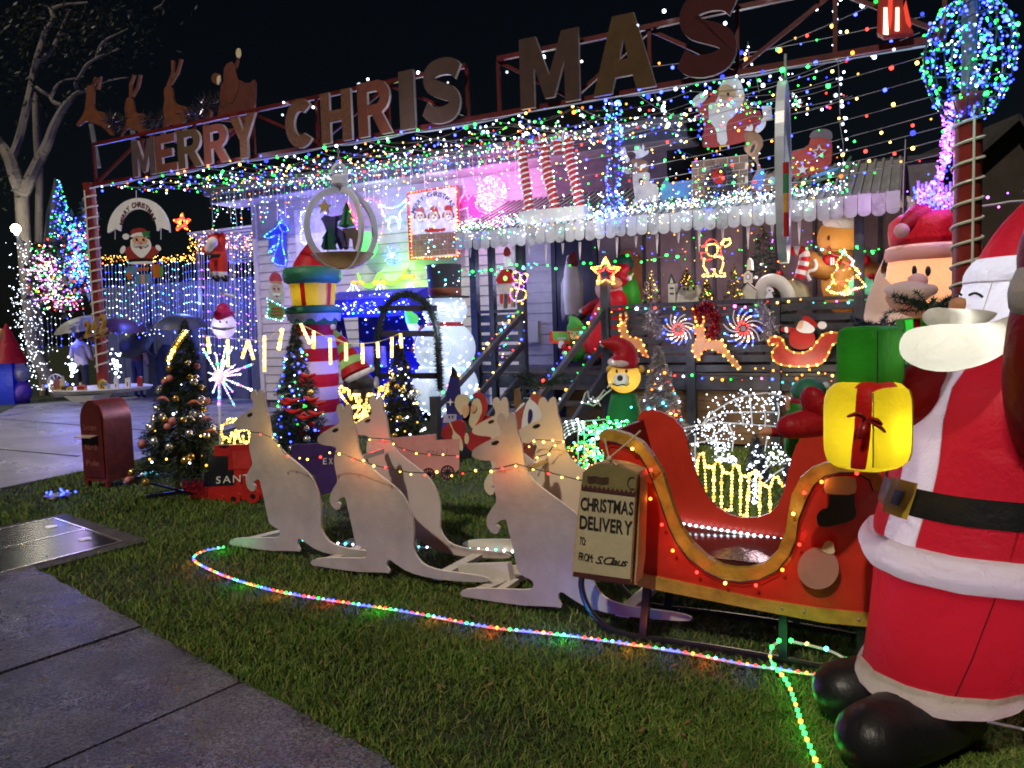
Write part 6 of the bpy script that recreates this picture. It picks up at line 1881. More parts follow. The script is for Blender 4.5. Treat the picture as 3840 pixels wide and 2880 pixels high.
# elf with a sign
MB.K = .64
el = T('inflatable_elf', 'inflatable elf in green hat holding a green sign at the top of the stairs', 'inflatable elf', U(z1('G', 1010, 1480), 2.45))
EL = lambda x, y, k=2.4: U(z1('G', x, y), k)
MB().ball(EL(1010, 1220), .17, 18, 12, (1, .85, 1.0)).obj('head', inf('nylon_peach', (.85, .6, .4), .55), el, 'all')
MB().blob([EL(1010, 1160), EL(1000, 1120), EL(975, 1085)], [.165, .12, .04], 16).obj('hat', inf('nylon_leaf', (.1, .45, .1), .5), el, 'all')
MB().tube([EL(950, 1190, 2.34), EL(1010, 1180, 2.29), EL(1075, 1165, 2.34)], .013, 8).obj('hat_band', inf('nylon_tan', (.5, .28, .1), .4), el, True)
for x in (978, 1025):
    MB().ball(EL(x, 1218, 2.305), .016, 8, 6).obj('eye', BLACK, el, 'all')
MB().ball(EL(1000, 1240, 2.29), .022, 8, 6).obj('nose', ISKIN, el, 'all')
MB().blob([EL(1010, 1300), EL(1020, 1380)], [.14, .17], 14).obj('body', IGREEN, el, 'all')
MB().blob([EL(980, 1400, 2.3), EL(920, 1330, 2.2)], [.07, .06], 12).obj('leg', IRED, el, 'all')
MB().blob([EL(930, 1380, 2.25), EL(945, 1400, 2.25)], [.068, .068], 12).obj('stripe', IWHITE, el, 'all')
MB().blob([EL(895, 1300, 2.2), EL(890, 1320, 2.2)], [.055, .05], 10).obj('shoe', IWHITE, el, 'all')
pe_ = PK(2.3)
sg = plate('sign', Z('G', '800,1200 960,1205 975,1285 950,1305 820,1300 795,1280'), pe_, inf('nylon_sign_red', (.6, .06, .03), .5), el, 0, .08)
plate('sign_face', Z('G', '822,1205 950,1208 968,1278 830,1275'), pe_, inf('nylon_sign_green', (.2, .6, .1), .5), el, 1)
text('lettering', 'SANTA', pe_.at(z1('G', 862, 1268), .006), pe_.at(z1('G', 935, 1268), .006), pe_.at(z1('G', 862, 1248), .006), pe_.n, WHITE, el, 1, .003)
lamp('elf_lamp', EL(1010, 1220), (1, .9, .6), .5, .03)
lamp('elf_lamp', EL(900, 1250, 2.34), (1, .95, .6), .35, .02)
MB.K = 1.0
# waving rope-light Santa
pH = PK(KD - .08)
HZ = lambda s: Z('H', s)
ropefig('santa_figure_light', 'red and yellow rope light Santa waving on a rail post', 'rope light figure', pH, [HZ('330,500 345,480 400,475 425,500 420,550 390,580 350,570 330,540 330,500'), HZ('400,580 460,580 470,640 455,690 440,715 480,720 485,745 410,740 395,680 385,740 295,745 300,730 345,720 305,660 310,600'), HZ('455,470 480,440 525,435 530,470 490,500 455,470')], ['y'], .026, .011)
ropefig('hat_figure_light', 'red rope light hat and sleeve of the waving Santa figure', 'rope light figure', PK(KD - .1), [HZ('325,490 330,455 360,435 400,440 425,480'), HZ('330,500 295,490 290,510'), HZ('330,545 285,550 290,600 330,610 380,600'), HZ('430,560 460,580 445,520 455,480')], ['r'], .03, .0105)
# Christmas-tree rope light
pT = PK(KD - .1)
ropefig('tree_figure_light', 'warm rope light Christmas tree on the porch rail before the gingerbread man', 'rope light figure', pT, [HZ('1475,520 1490,560 1555,625 1530,640 1605,720 1575,735 1655,825 1560,850 1480,880 1400,885 1325,860 1390,780 1365,740 1420,680 1405,630 1455,570 1475,520'), HZ('1465,870 1450,890 1480,900 1520,880 1500,850 1465,870')], ['y', 'w', 'y'], .032, .0125)
ropefig('tree_garland_light', 'red rope light garland lines inside the Christmas tree figure', 'rope light figure', PK(KD - .12), [HZ('1465,625 1535,660'), HZ('1420,705 1520,680 1480,660'), HZ('1380,790 1400,805 1590,750 1520,735'), HZ('1400,780 1530,850 1590,860')], ['r', 'r', 'o'], .03, .0105)
# gingerbread man
MB.K = .52
gm = T('inflatable_gingerbread', 'large inflatable gingerbread man in a white hat on the porch', 'inflatable gingerbread man', U(z1('H', 1480, 1000), 3.6))
GM = lambda x, y, k=3.5: U(z1('H', x, y), k)
MB().ball(GM(1430, 430), .5, 24, 16, (.95, .7, 1.0)).obj('head', IBROWN, gm, 'all')
MB().blob([GM(1440, 640), GM(1460, 800), GM(1470, 900)], [.4, .46, .42], 20).obj('body', IBROWN, gm, 'all')
MB().blob([GM(1380, 690, 3.4), GM(1270, 680, 3.3), GM(1210, 620, 3.25), GM(1200, 600, 3.25)], [.25, .24, .2, .18], 16).obj('arm', IBROWN, gm, 'all')
MB().blob([GM(1600, 700), GM(1740, 750), GM(1830, 830)], [.3, .3, .28], 16).obj('arm', IBROWN, gm, 'all')
MB().blob([GM(1380, 290, 3.4), GM(1430, 290, 3.4), GM(1500, 290, 3.4)], [.22, .25, .22], 16, .8).obj('hat', IWHITE, gm, 'all')
MB().ball(GM(1345, 425, 3.31), .06, 10, 8, (.7, .4, 1)).obj('eye', inf('nylon_choc', (.12, .02, .02), .2), gm, 'all')
MB().ball(GM(1298, 440, 3.38), .04, 10, 8, (.5, .4, 1)).obj('eye', inf('nylon_choc', (1, 1, 1)), gm, 'all')
MB().tube(sm3([GM(x, y, 3.3) for x, y in ((1340, 495), (1360, 550), (1400, 575), (1450, 580))], 2), .02, 8).obj('smile', mt('smile_brick', (.35, .04, .03), .5), gm)
MB().blob([GM(1340, 610, 3.25), GM(1420, 625, 3.22)], [.13, .07], 12).obj('bow_tie', IRED, gm, 'all')
MB().blob([GM(1640, 615, 3.25), GM(1540, 625, 3.22)], [.13, .07], 12).obj('bow_tie', IRED, gm, 'all')
for xs in (1365, 1385, 1610):
    MB().blob([GM(xs, 595, 3.18), GM(xs, 645, 3.18)], [.022, .022], 8).obj('bow_stripe', IWHITE, gm, 'all')
MB().tube(sm3([GM(x, y, 3.15) for x, y in ((1225, 605), (1245, 640), (1235, 690), (1170, 700), (1165, 740), (1190, 780))], 2), .02, 8).obj('icing_line', IWHITE, gm, True)
MB().tube(sm3([GM(x, y, 3.3) for x, y in ((1800, 720), (1840, 770), (1820, 820), (1760, 830), (1740, 860), (1760, 920))], 2), .02, 8).obj('icing_line', IWHITE, gm, True)
lamp('gingerbread_lamp', GM(1440, 470), (1, .85, .5), 2.0, .04)
lamp('gingerbread_lamp', GM(1460, 780), (1, .85, .5), 1.8, .04)
MB.K = 1.0
cc2 = T('inflatable_cane', 'red and white inflatable candy cane held by the gingerbread man', 'candy cane', GM(1100, 770, 3.2))
pth = walk(sm3([GM(x, y, 3.1) for x, y in ((1040, 560), (1060, 530), (1120, 530), (1150, 570), (1130, 660), (1095, 770))], 2), .005)
seg = max(1, len(pth) // 9)
for i in range(9):
    q = pth[i * seg:(i + 1) * seg + 1]
    if len(q) > 2:
        MB().tube(q, .06, 12).obj('stripe', (IRED, IWHITE)[i % 2], cc2, True)
gg2 = T('inflatable_gift', 'mint striped inflatable gift with red ribbon beside the gingerbread man', 'inflatable gift', GM(1640, 950, 3.0))
m, at = pbox(GM(1640, 860, 3.0), .14, .12, .16, .5, 6)
m.obj('box', inf('nylon_mint', (.25, .75, .5), .5), gg2, 'all')
patch(lambda u, v: tuple(at(-.2 + .5 * v, -1, -1 + 2 * u, .006)), 10, 3).obj('ribbon', RIB, gg2, True)
MB().blob([GM(1600, 745, 2.9), GM(1650, 760, 2.9), GM(1700, 740, 2.9)], [.035, .03, .035], 10).obj('bow', IRED, gg2, 'all')
lamp('mint_gift_lamp', GM(1640, 860, 3.0), (.9, 1, .8), .5, .03)
# village on the rail
VK = 2.95
pv = PK(VK)
vz = 1.72
CRW = mt('village_white', (.6, .58, .5), .5, .1)
VDK = mt('village_dark', (.03, .05, .04), .5)
shelf = MB().fbox(SZ(z1('G', 1490, 980), VK)[0], SZ(z1('H', 1240, 950), VK)[0], VK - .1, VK + .25, 1.665, 1.705).obj('shelf', DARKT, deck)
tow = fig('miniature_tower', 'white half-timbered miniature tower in the porch rail village', 'miniature building', pv, [('wall', CRW, Z('G', '1782,960 1782,800 1840,800 1842,960'), 0), ('roof', VDK, Z('G', '1775,805 1808,715 1848,805'), 1), ('gable', CRW, Z('G', '1795,800 1808,750 1825,800'), 2), ('window', VDK, Z('G', '1795,835 1828,835 1828,850 1795,850'), 1), ('window', VDK, Z('G', '1795,880 1828,880 1828,895 1795,895')
 , 1)], 'miniature village on the porch rail', .1)
fig('miniature_house', 'long white miniature house with dark roof edge in the porch rail village', 'miniature building', pv, [('wall', CRW, Z('G', '1848,960 1880,830 2020,815 2060,870 2060,950'), 0), ('roof_edge', VDK, stroke(Z('G', '1845,900 1885,825 2025,808 2070,865'), 4), 1)] + [('window', VDK, Z('G', f'{x},838 {x+20},836 {x+20},858 {x},860'), 1) for x in (1905, 1935, 1985)], 'miniature village on the porch rail', .14)
fig('miniature_church', 'pale miniature clock tower church beside the tunnel in the rail village', 'miniature building', PK(VK - .05), [('hall', CRW, HZ('610,930 610,850 670,795 735,850 735,930'), 0), ('tower', CRW, HZ('638,800 638,725 672,695 712,725 712,800'), 1, ), ('spire', CRW, HZ('662,690 672,610 685,590 702,615 705,690'), 0), ('clock', VDK, ell('H', 675, 748, 20, 24), 2), ('clock_face', WHITE, ell('H', 675, 748, 15, 19), 3), ('roof_edge', VDK, stroke(HZ('605,860 670,795 740,855'), 4), 2)], 'miniature village on the porch rail', .12)
for i, (c, x, y0, y1, w) in enumerate((('H', 560, 650, 930, 75), ('G', 1640, 700, 960, 75), ('G', 1935, 690, 830, 60), ('G', 2100, 760, 940, 55))):
    b = U(z1(c, x, y1), VK - .05)
    tpz = U(z1(c, x, y0), VK - .05)
    h = tpz.z - b.z
    r = (U(z1(c, x + w, y1), VK - .05) - b).length
    t = T('miniature_tree', ('gold glittering miniature tree next to the clock tower church', 'tallest miniature tree, left end of the rail village', 'small miniature tree behind the long white house', 'miniature tree right of the long white house')[i], 'miniature tree', b, 'miniature trees in the rail village')
    m = MB()
    for _ in range(700):
        u = random.random() ** .6
        a = random.uniform(0, 6.283)
        p = b + V((math.cos(a) * r * u, math.sin(a) * r * u, h * (1 - u) + random.uniform(-.02, .02)))
        e = (V((math.cos(a), math.sin(a), .3)) + V((random.gauss(0, .4), random.gauss(0, .4), random.gauss(0, .4)))).normalized() * .05
        s = e.cross(ZU).normalized() * .006
        m.add([p - s, p + s, p + e], [(0, 1, 2)])
    m.obj('foliage', mt('mini_tree', (.05, .06, .015) if i else (.12, .1, .015), .5, .3, 9, 0), t)
    MB().tube([b, b + ZU * h], .012, 5).obj('trunk', BROWN, t)
    for _ in range(22):
        u = random.random() ** .6
        a = random.uniform(math.pi, 6.283)
        bulb(random.choice('yyyg'), b + V((math.cos(a) * r * u, math.sin(a) * r * u, h * (1 - u))), t, .006)
tn = T('tunnel_arch', 'pale translucent inflatable tunnel with white arch at the end of the rail village', 'tunnel', U(z1('H', 950, 940), 3.2))
ap = sm3([U(p, 3.05) for p in HZ('790,950 775,890 800,800 870,770 940,790 1000,860 1020,940')], 2)
MB().tube(ap, .075, 10).obj('arch', inf('nylon_arch', (.7, .72, .68), .5), tn, True)
m = MB()
q = [U(p, 3.1) for p in HZ('980,930 960,800 1000,775 1080,780 1140,830 1180,940')]
plate('shell', HZ('950,940 930,800 980,775 1070,775 1130,810 1180,940'), PK(3.15), inf('nylon_shell', (.5, .48, .34), .5), tn, 0, .5)
fig('ghost_figurine', 'small white skirted figurine standing before the tunnel arch', 'figurine', PK(2.85), [('head', WHITE, ell('H', 850, 858, 28, 24), 0), ('body', WHITE, H_('835,880 865,878 880,920 815,925', 0), 0), ('face', BLACK, ell('H', 852, 860, 9, 6), 1), ('hand', WHITE, ell('H', 880, 865, 10, 8), 1)], None, .05)
# balustrade decorations
pB2 = PK(KD - .12)
LITTAN = mt('deer_board_fawn', (.5, .24, .1), .5, .12)
def deerboard(lbl, c, pts, ant):
    t = fig('reindeer_plaque', lbl, 'reindeer plaque', pB2, [('body', LITTAN, SZs(c, pts, 1), 0)], 'lit reindeer plaques on the balustrade')
    for a in ant:
        plate('antler', stroke(Z(c, a), 9), pB2, LITTAN, t, 0)
        outline(t, [pB2.at(p, .02) for p in Z(c, a)], .05, ['y', 'o'], .010, closed=False)
    outline(t, [pB2.at(p, .02) for p in SZs(c, pts, 1)], .075, ['y', 'y', 'o'], .0105)
    return t
deerboard('fawn lit reindeer plaque leaping beside the stair post', 'G', '1380,1130 1430,1135 1445,1220 1480,1260 1540,1250 1570,1290 1600,1370 1620,1410 1590,1420 1540,1360 1480,1320 1400,1290 1385,1200 1360,1180', ('1400,1130 1380,1090 1390,1050', '1420,1130 1440,1090 1425,1040'))
deerboard('fawn lit reindeer plaque leaping between the two pinwheels', 'H', '225,1160 260,1150 320,1160 310,1230 330,1270 430,1275 460,1265 480,1310 510,1370 580,1440 625,1520 600,1520 540,1480 480,1400 380,1350 300,1350 270,1440 250,1440 200,1340 225,1300 255,1240 225,1200', ('255,1150 240,1110 235,1075', '295,1150 310,1110 300,1070'))
for lbl, c, x, y, r in (('red white and blue pinwheel light left of the second reindeer plaque', 'H', 97, 1180, 130), ('red white and blue pinwheel light right of the second reindeer plaque', 'H', 635, 1175, 165)):
    t = T('pinwheel_light', lbl, 'pinwheel light', pB2.at(z1(c, x, y)), 'pinwheel lights on the balustrade')
    plate('hub', ell(c, x, y, r * .14, r * .14, 0, 14), pB2, STEEL, t, 1, .03)
    for i in range(14):
        a0 = 2 * math.pi * i / 14
        arm = [(x + r * q * math.cos(a0 + 1.1 * q), y + r * q * math.sin(a0 + 1.1 * q)) for q in (.25, .4, .55, .75, .95, 1.02)]
        pp = [pB2.at(z1(c, *p), .015) for p in arm]
        MB().tube(pp, .006, 4).obj('arm', WIRE, t)
        if i % 2 == 0 or random.random() < .5:
            outline(t, pp, .028, ['r', 'r', 'w', 'o', 'w', 'b', 'b', 'c'], .0105, True, closed=False)
sc2 = fig('sleigh_plaque', 'lit red sleigh plaque with Santa sitting in it on the balustrade', 'sleigh plaque', PK(KD - .14), [
    ('santa_body', RED, H_('1010,1260 1030,1180 1100,1160 1220,1200 1240,1300 1130,1360 1030,1330'), 0), ('sleeve', RED, H_('940,1180 965,1160 1050,1165 1050,1215 960,1205'), 0),
    ('beard', WHITE, H_('1065,1180 1110,1120 1150,1110 1235,1170 1215,1215 1120,1215'), 1), ('face', SKIN, H_('1075,1165 1105,1110 1140,1110 1120,1180 1090,1180'), 2), ('hat', RED, H_('1115,1110 1140,1065 1200,1085 1260,1150 1235,1175 1160,1115'), 1), ('pompom', WHITE, ell('H', 1290, 1150, 38, 32), 1), ('cuff', WHITE, H_('975,1165 1005,1160 1010,1215 980,1210'), 2),
    ('sleigh', mt('sleigh_plaque_red', (.42, .03, .02), .4), H_('840,1290 860,1250 910,1240 960,1260 985,1330 1040,1375 1120,1385 1200,1350 1260,1270 1300,1220 1380,1205 1440,1220 1460,1280 1430,1310 1400,1290 1360,1330 1330,1420 1270,1480 1100,1495 940,1480 870,1430 880,1350 920,1320 930,1290 880,1310 850,1320'), 3, .02)], None)
so2 = H_('840,1290 860,1250 910,1240 960,1260 985,1330 1040,1375 1120,1385 1200,1350 1260,1270 1300,1220 1380,1205 1440,1220 1460,1280 1430,1310 1400,1290 1360,1330 1330,1420 1270,1480 1100,1495 940,1480 870,1430 880,1350 920,1320 930,1290 880,1310 850,1320')
plate('edge', stroke(so2 + so2[:1], 7), PK(KD - .14), mt('sleigh_edge', (.6, .28, .04), .4), sc2, 5)
outline(sc2, [PK(KD - .14).at(p, .03) for p in so2], .095, ['y'], .0115)
for lbl, c, pts, n, mm, cols in (('red tinsel bow draped on the balustrade above the reindeer plaque', 'H', '340,1000 270,1040 250,1090 M 340,1010 400,1080 390,1180 360,1250', 500, mt('tinsel_red', (.3, .01, .02), .25, .4, 30, 0, metal=.6), 'r'),
                                 ('silver lilac tinsel garland on the balustrade left of the first pinwheel', 'G', '1640,1010 1660,1100 1620,1150 1700,1180 1720,1230', 650, mt('tinsel_silver', (.55, .5, .55), .25, .4, 30, 0, metal=.6), 'w'),
                                 ('silver lilac tinsel garland on the balustrade right of the second pinwheel', 'H', '770,1000 800,1050 860,1130 880,1170 830,1220 820,1240', 650, mt('tinsel_silver', (1, 1, 1)), 'w')):
    t = T('tinsel_garland', lbl, 'tinsel', pB2.at(Z(c, pts.split(' M ')[0])[-1]), 'tinsel garlands on the balustrade')
    for s in pts.split(' M '):
        tinsel([PK(KD - .1).at(p) for p in Z(c, s)], n, .07, .06, mm, t)
# coloured balls along the rails
ZB = lambda s, c, k: [PK(k).at(p) for p in Z(c, s)]
CL = ['r', 'g', 'b', 'y', 'w', 'p', 'c', 'o']
string('light_string', 'round coloured bulbs along the top rail left of the first pinwheel', 'light string', ZB('1310,1040 1400,995 1500,1020 1600,1005 1750,1005 1900,1005 2000,1010 2120,1015', 'G', KD - .08), .115, CL, .014, 'round bulb strings on the porch', wmat=BCAB, drop=.012)
string('light_string', 'round coloured bulbs along the top rail right of the second pinwheel', 'light string', ZB('60,1010 300,1005 550,995 700,1000 830,960 985,945 1130,940 1280,965 1460,955 1580,950', 'H', KD - .08), .12, CL, .014, 'round bulb strings on the porch', wmat=BCAB, drop=.015)
string('light_string', 'round coloured bulbs hanging under the rim of the deck', 'light string', ZB('60,1570 230,1565 300,1590 450,1605 600,1600 735,1580 880,1600 960,1620 1050,1630', 'H', KD - .05), .115, CL, .014, 'round bulb strings on the porch', wmat=BCAB, drop=.01)
string('light_string', 'yellow and red bulbs sagging below the sleigh plaque', 'light string', ZB('740,1500 850,1525 920,1530 1100,1590 1210,1510 1265,1535 1350,1540 1400,1570 1350,1605', 'H', KD - .08), .09, ['y', 'y', 'o'], .013, 'round bulb strings on the porch', wmat=BCAB, drop=.02)
hr = lambda s, z0, k0, k1, z1_: [F(s, k0, z0), F(s, k1, z1_)]
for s, l1, l2 in ((sS0, 'coloured bulbs down the top of the left stair handrail', 'coloured bulbs along the middle rail of the left stair handrail'), (sS1, 'coloured bulbs down the top of the right stair handrail', 'coloured bulbs along the middle rail of the right stair handrail')):
    string('light_string', l1, 'light string', [F(s - .04, KD - .1, 1.66), F(s - .04, KD - 2.2, .68)], .13, CL, .0145, 'round bulb strings on the porch', wmat=BCAB, drop=.006)
    string('light_string', l2, 'light string', [F(s - .03, KD - .1, 1.25), F(s - .03, KD - 2.2, .28)], .2, CL, .013, 'round bulb strings on the porch', wmat=BCAB, drop=.006)
string('light_string', 'bulbs strung down the left stair post', 'light string', ZB('575,960 580,1100 582,1200 560,1300', 'G', KD - .1), .12, ['y', 'w', 'b'], .013, 'round bulb strings on the porch', wmat=BCAB, drop=.015)
string('light_string', 'multicoloured lights spiralling down behind the left handrail', 'light string', ZB('470,1030 440,1100 400,1140 480,1190 410,1240 440,1290 380,1330 400,1400', 'G', KD - .2), .045, ['y', 'b', 'v', 'g', 'o'], .011, 'round bulb strings on the porch', wmat=BCAB, drop=.04)
string('light_string', 'green lights strung between the porch posts under the valance', 'light string', ZB('90,690 150,720 290,700 430,670 530,660 640,640 690,660', 'G', 2.7), .045, ['g', 'g', 'c'], .013, 'round bulb strings on the porch', drop=.05)
string('light_string', 'green lights dotted along the porch ceiling', 'light string', ZB('700,650 860,650 1020,630 1300,610 1450,590 1670,590 1920,560', 'G', 3.2), .16, ['g'], .02, 'round bulb strings on the porch', drop=.05)
string('light_string', 'green star lights strung above the gingerbread man', 'light string', ZB('1190,450 1240,505 1400,520 1560,530 1640,490 1700,530 1780,510 1850,540', 'H', 2.75), .05, ['g', 'g', 'c'], .012, 'round bulb strings on the porch', drop=.06)
# dark porch tree
# silver, porch and lawn conifers share this builder
def conifer(lbl, base, h, r, n, mat, group=None, stem=.1, seedc=(), baub=0, bcols=(), nb=0, tilt=(0, 0), bl=.16, nd=6, brk=None, br=.011, bm=None):
    base = V(base)
    t = T('christmas_tree', lbl, 'christmas tree', base, group)
    ax = V((tilt[0], tilt[1], 1))
    MB().tube([base, base + ax * h * .97], [.022, .006], 6).obj('trunk', BROWN, t)
    m = MB()
    def surf(u, a, s=1.0):
        lay = .88 + .12 * math.cos(u * 26)
        return base + ax * (stem * h + (1 - stem) * h * (1 - u)) + V((math.cos(a), math.sin(a), -.12)) * (r * u ** .85 * s * lay)
    for _ in range(n):
        u = random.random() ** .55
        a = random.uniform(0, 6.283)
        tip = surf(u, a, random.uniform(.8, 1.08))
        ori = surf(u, a, .35) + ZU * .02
        d = (tip - ori)
        L_ = min(d.length, bl)
        d = d.normalized() if d.length > 1e-6 else V((math.cos(a), math.sin(a), 0))
        for j in range(nd):
            p = tip - d * (L_ * j / nd)
            for sd in (-1, 1):
                e = (d * .55 + d.cross(ZU).normalized() * (sd * random.uniform(.4, 1)) + ZU * random.uniform(-.5, .7)).normalized() * (.055 * random.uniform(.6, 1.2))
                w = e.cross(V((random.random(), random.random(), random.random() + .1))).normalized() * .0045
                m.add([p - w, p + w, p + e], [(0, 1, 2)])
    m.obj('foliage', mat, t)
    for i in range(baub):
        u = random.uniform(.15, 1) ** .7
        a = random.uniform(math.pi * 1.0, math.pi * 2.0)
        p = surf(u, a, 1.02)
        rr = random.uniform(.03, .042) * (1 if not bm else 1)
        MB().ball(p, rr, 10, 7).obj('bauble', random.choice(bm), t, 'all')
    for i in range(nb):
        u = random.uniform(.1, 1) ** .7
        a = random.uniform(math.pi * .95, math.pi * 2.05)
        bulb(random.choice(bcols), surf(u, a, 1.03), t, br * random.uniform(.7, 1.2))
    return t
BSIL = mt('bauble_silver', (.7, .68, .66), .15, .05, metal=.8)
BGLD = mt('bauble_gold', (.7, .45, .12), .2, .05, metal=.8)
BRED = mt('bauble_red', (.4, .02, .03), .2, .05, metal=.5)
BPNK = mt('bauble_rose', (.6, .2, .2), .3, .05)
PTR = U(z1('H', 800, 800), 3.7)
conifer('dark green tree on the porch beside the candy cane', (PTR.x, PTR.y, DZ), U(z1('H', 810, 310), 3.7).z - DZ, .5, 520, mt('porch_tree', (.015, .035, .025), .6, .3, 4, 0), 'decorated trees', .25, baub=8, bcols='wg', nb=8, bm=[BSIL, BGLD, BRED])
TG1 = mt('fir_green', (.025, .05, .022), .6, .3, 4, 0)
def gtree(lbl, bx, by_, topx, topy, wpx, mat, n, **k):
    b = G(z1('W', bx, by_))
    q = Dp(z1('W', topx, topy), b.y)
    h = q.z
    r = wpx / 1671 * b.y / 2
    return conifer(lbl, b, h, r, n, mat, 'decorated trees', tilt=((q.x - b.x) / h, 0), **k)
t1 = gtree('tall dark fir with silver baubles behind the black funnel of the red engine', 382, 1068, 400, 690, 200, TG1, 2100, stem=.13, baub=42, bcols='wy', nb=20, bl=.22, bm=[BSIL, BSIL, BGLD, BPNK])
b1 = ORG[t1.name]
h1 = Dp(z1('W', 400, 690), b1.y).z
MB().bar(b1 + V((-.22, -.15, .02)), b1 + V((.2, .12, .02)), .03).obj('stand_leg', BLACK, t1)
MB().bar(b1 + V((-.3, .1, .1)), b1 + V((.2, -.1, .02)), .02).obj('stand_leg', BLACK, t1)
m = MB()
MB().tube(sm3([Dp(z1('I', x, y), b1.y - .22) for x, y in ((730, 450), (790, 330), (850, 240), (880, 205))], 2), .03, 8).obj('gold_garland', mt('gold_tinsel', (.7, .5, .08), .2, .3, 40, .5, 90, .8), t1)
outline(t1, [Dp(z1('I', x, y), b1.y - .26) for x, y in ((730, 450), (790, 330), (850, 240), (880, 205))], .035, ['y'], .015, closed=False)
for x, y in ((905, 930), (1000, 905), (1060, 935), (950, 800), (690, 770), (1090, 1040)):
    MB().blob([Dp(z1('I', x - 40, y), b1.y - .4), Dp(z1('I', x, y - 20), b1.y - .45), Dp(z1('I', x + 40, y + 5), b1.y - .4)], [.02, .035, .015], 8, .5).obj('ribbon', random.choice([BSIL, BPNK, mt('ribbon_orange', (.6, .15, .05), .4)]), t1, 'all')
t2 = gtree('fir with red ribbons and coloured lights between two grey kangaroos', 645, 1010, 637, 695, 155, mt('fir_green_2', (.02, .045, .025), .6, .3, 4, 0), 1500, stem=.1, baub=16, bcols='bbgwcb', nb=85, bl=.2, bm=[BGLD, BRED, BSIL])
b2 = ORG[t2.name]
for x, y in ((1890, 575), (1920, 770), (1770, 870), (1720, 800), (1860, 920), (1960, 890), (1760, 780), (1980, 800)):
    MB().blob([Dp(z1('I', x - 45, y - 15), b2.y - .42), Dp(z1('I', x, y + 10), b2.y - .46), Dp(z1('I', x + 45, y - 10), b2.y - .42)], [.03, .045, .03], 8, .5).obj('ribbon', mt('ribbon_red', (.5, .04, .06), .45), t2, 'all')
conifer_b = G(z1('W', 880, 985))
t3 = gtree('olive fir with white lights beside the garland arch', 870, 990, 862, 735, 140, mt('fir_olive', (.045, .055, .02), .6, .3, 4, 0), 1300, stem=.08, baub=10, bcols='wwwy', nb=75, bl=.2, bm=[BGLD, BSIL])
t4 = gtree('silver tinsel tree with coloured lights right of the yellow bear', 1432, 1000, 1420, 745, 150, mt('tinsel_tree', (.6, .57, .6), .3, .3, 20, 0, metal=.3), 2300, stem=.05, baub=6, bcols='rowcyw', nb=60, bl=.2, bm=[BRED, BGLD])
for lbl, x, y, tx_, ty_, w in (('small dark silver tinsel tree inside the wire carriage lights', 1640, 1035, 1632, 940, 60), ('silver tinsel bush with white lights below the red mitten', 1725, 1040, 1725, 945, 90)):
    gtree(lbl, x, y, tx_, ty_, w, mt('tinsel_tree_dark', (.2, .2, .24), .3, .4, 20, 0, metal=.5), 420, stem=.02, baub=0, bcols='w', nb=28, bl=.14)
# firework spinner on a pole
fw = T('firework_light', 'starburst spinner of white and violet lights on a pole between two firs', 'firework light', G(z1('W', 478, 1010)))
fy = ORG[fw.name].y
fc = Dp(z1('I', 1155, 580), fy)
MB().tube([ORG[fw.name], fc], .018, 8).obj('pole', WIRE, fw)
for x, y in ((1020, 350), (1130, 400), (1205, 350), (1265, 330), (1290, 480), (1440, 475), (1060, 545), (1420, 690), (1285, 830), (1270, 710), (1150, 830), (1100, 720), (1075, 610), (1340, 560)):
    e = Dp(z1('I', x, y), fy - random.uniform(0, .25))
    MB().tube([fc, e], .009, 5).obj('ray', mt('ray_plastic', (.7, .7, .75), .3, .05), fw)
    outline(fw, [fc.lerp(e, .18), e], .035, random.choice((['w', 'w', 'c'], ['w', 'p', 'w'], ['w', 'v', 'c'], ['w', 'g', 'w'])), .0125, closed=False)
MB().ball(fc, .075, 14, 10).obj('hub', em('hub_pink', (1, .35, .35), .9), fw, 'all')
lamp('firework_lamp', fc + V((0, -.25, 0)), (.85, .75, 1), 5, .1)
# meteor tubes strung across
mt_ = T('meteor_lights', 'line of warm glowing meteor tubes hung on a cable above the firs', 'tube lights', Dp(z1('W', 545, 730), 8.8))
cab = [Dp(p, 8.6) for p in Z('I', '1040,240 1200,260 1400,270 1530,290 1630,210 1700,150 1820,140 1950,205 2080,270 2200,300')] + [Dp(p, 8.6) for p in Z('F', '770,1470 880,1520 1000,1525 1140,1510 1260,1470 1330,1435')]
MB().tube(cab, .004, 4).obj('cable', WIRE, mt_)
TUBE = em('meteor_glow', (1, .72, .25), 2.2)
for c, x, y0, x1_, y1 in (('I', 1060, 250, 1075, 390), ('I', 1225, 270, 1228, 500), ('I', 1395, 280, 1345, 430), ('I', 1395, 280, 1440, 440), ('I', 1530, 240, 1530, 540), ('I', 1680, 180, 1650, 360), ('I', 1830, 140, 1910, 310), ('I', 1940, 200, 1938, 350), ('I', 2075, 260, 2078, 480), ('I', 2205, 300, 2205, 450),
                          ('F', 880, 1520, 882, 1659), ('F', 1015, 1520, 1020, 1690), ('F', 1140, 1510, 1148, 1640), ('F', 1260, 1470, 1258, 1640), ('F', 1330, 1440, 1340, 1560)):
    a, b = Dp(z1(c, x, y0), 8.6), Dp(z1(c, x1_, y1), 8.6)
    MB().tube([a, b], .017, 7).obj('tube_lamp', TUBE, mt_)
    for i in range(5):
        bulb('y', a.lerp(b, (i + .5) / 5) + V((0, -.015, 0)), mt_, .017)
lamp('meteor_lamp', Dp(z1('W', 700, 770), 8.3), (1, .75, .35), 6, .3)
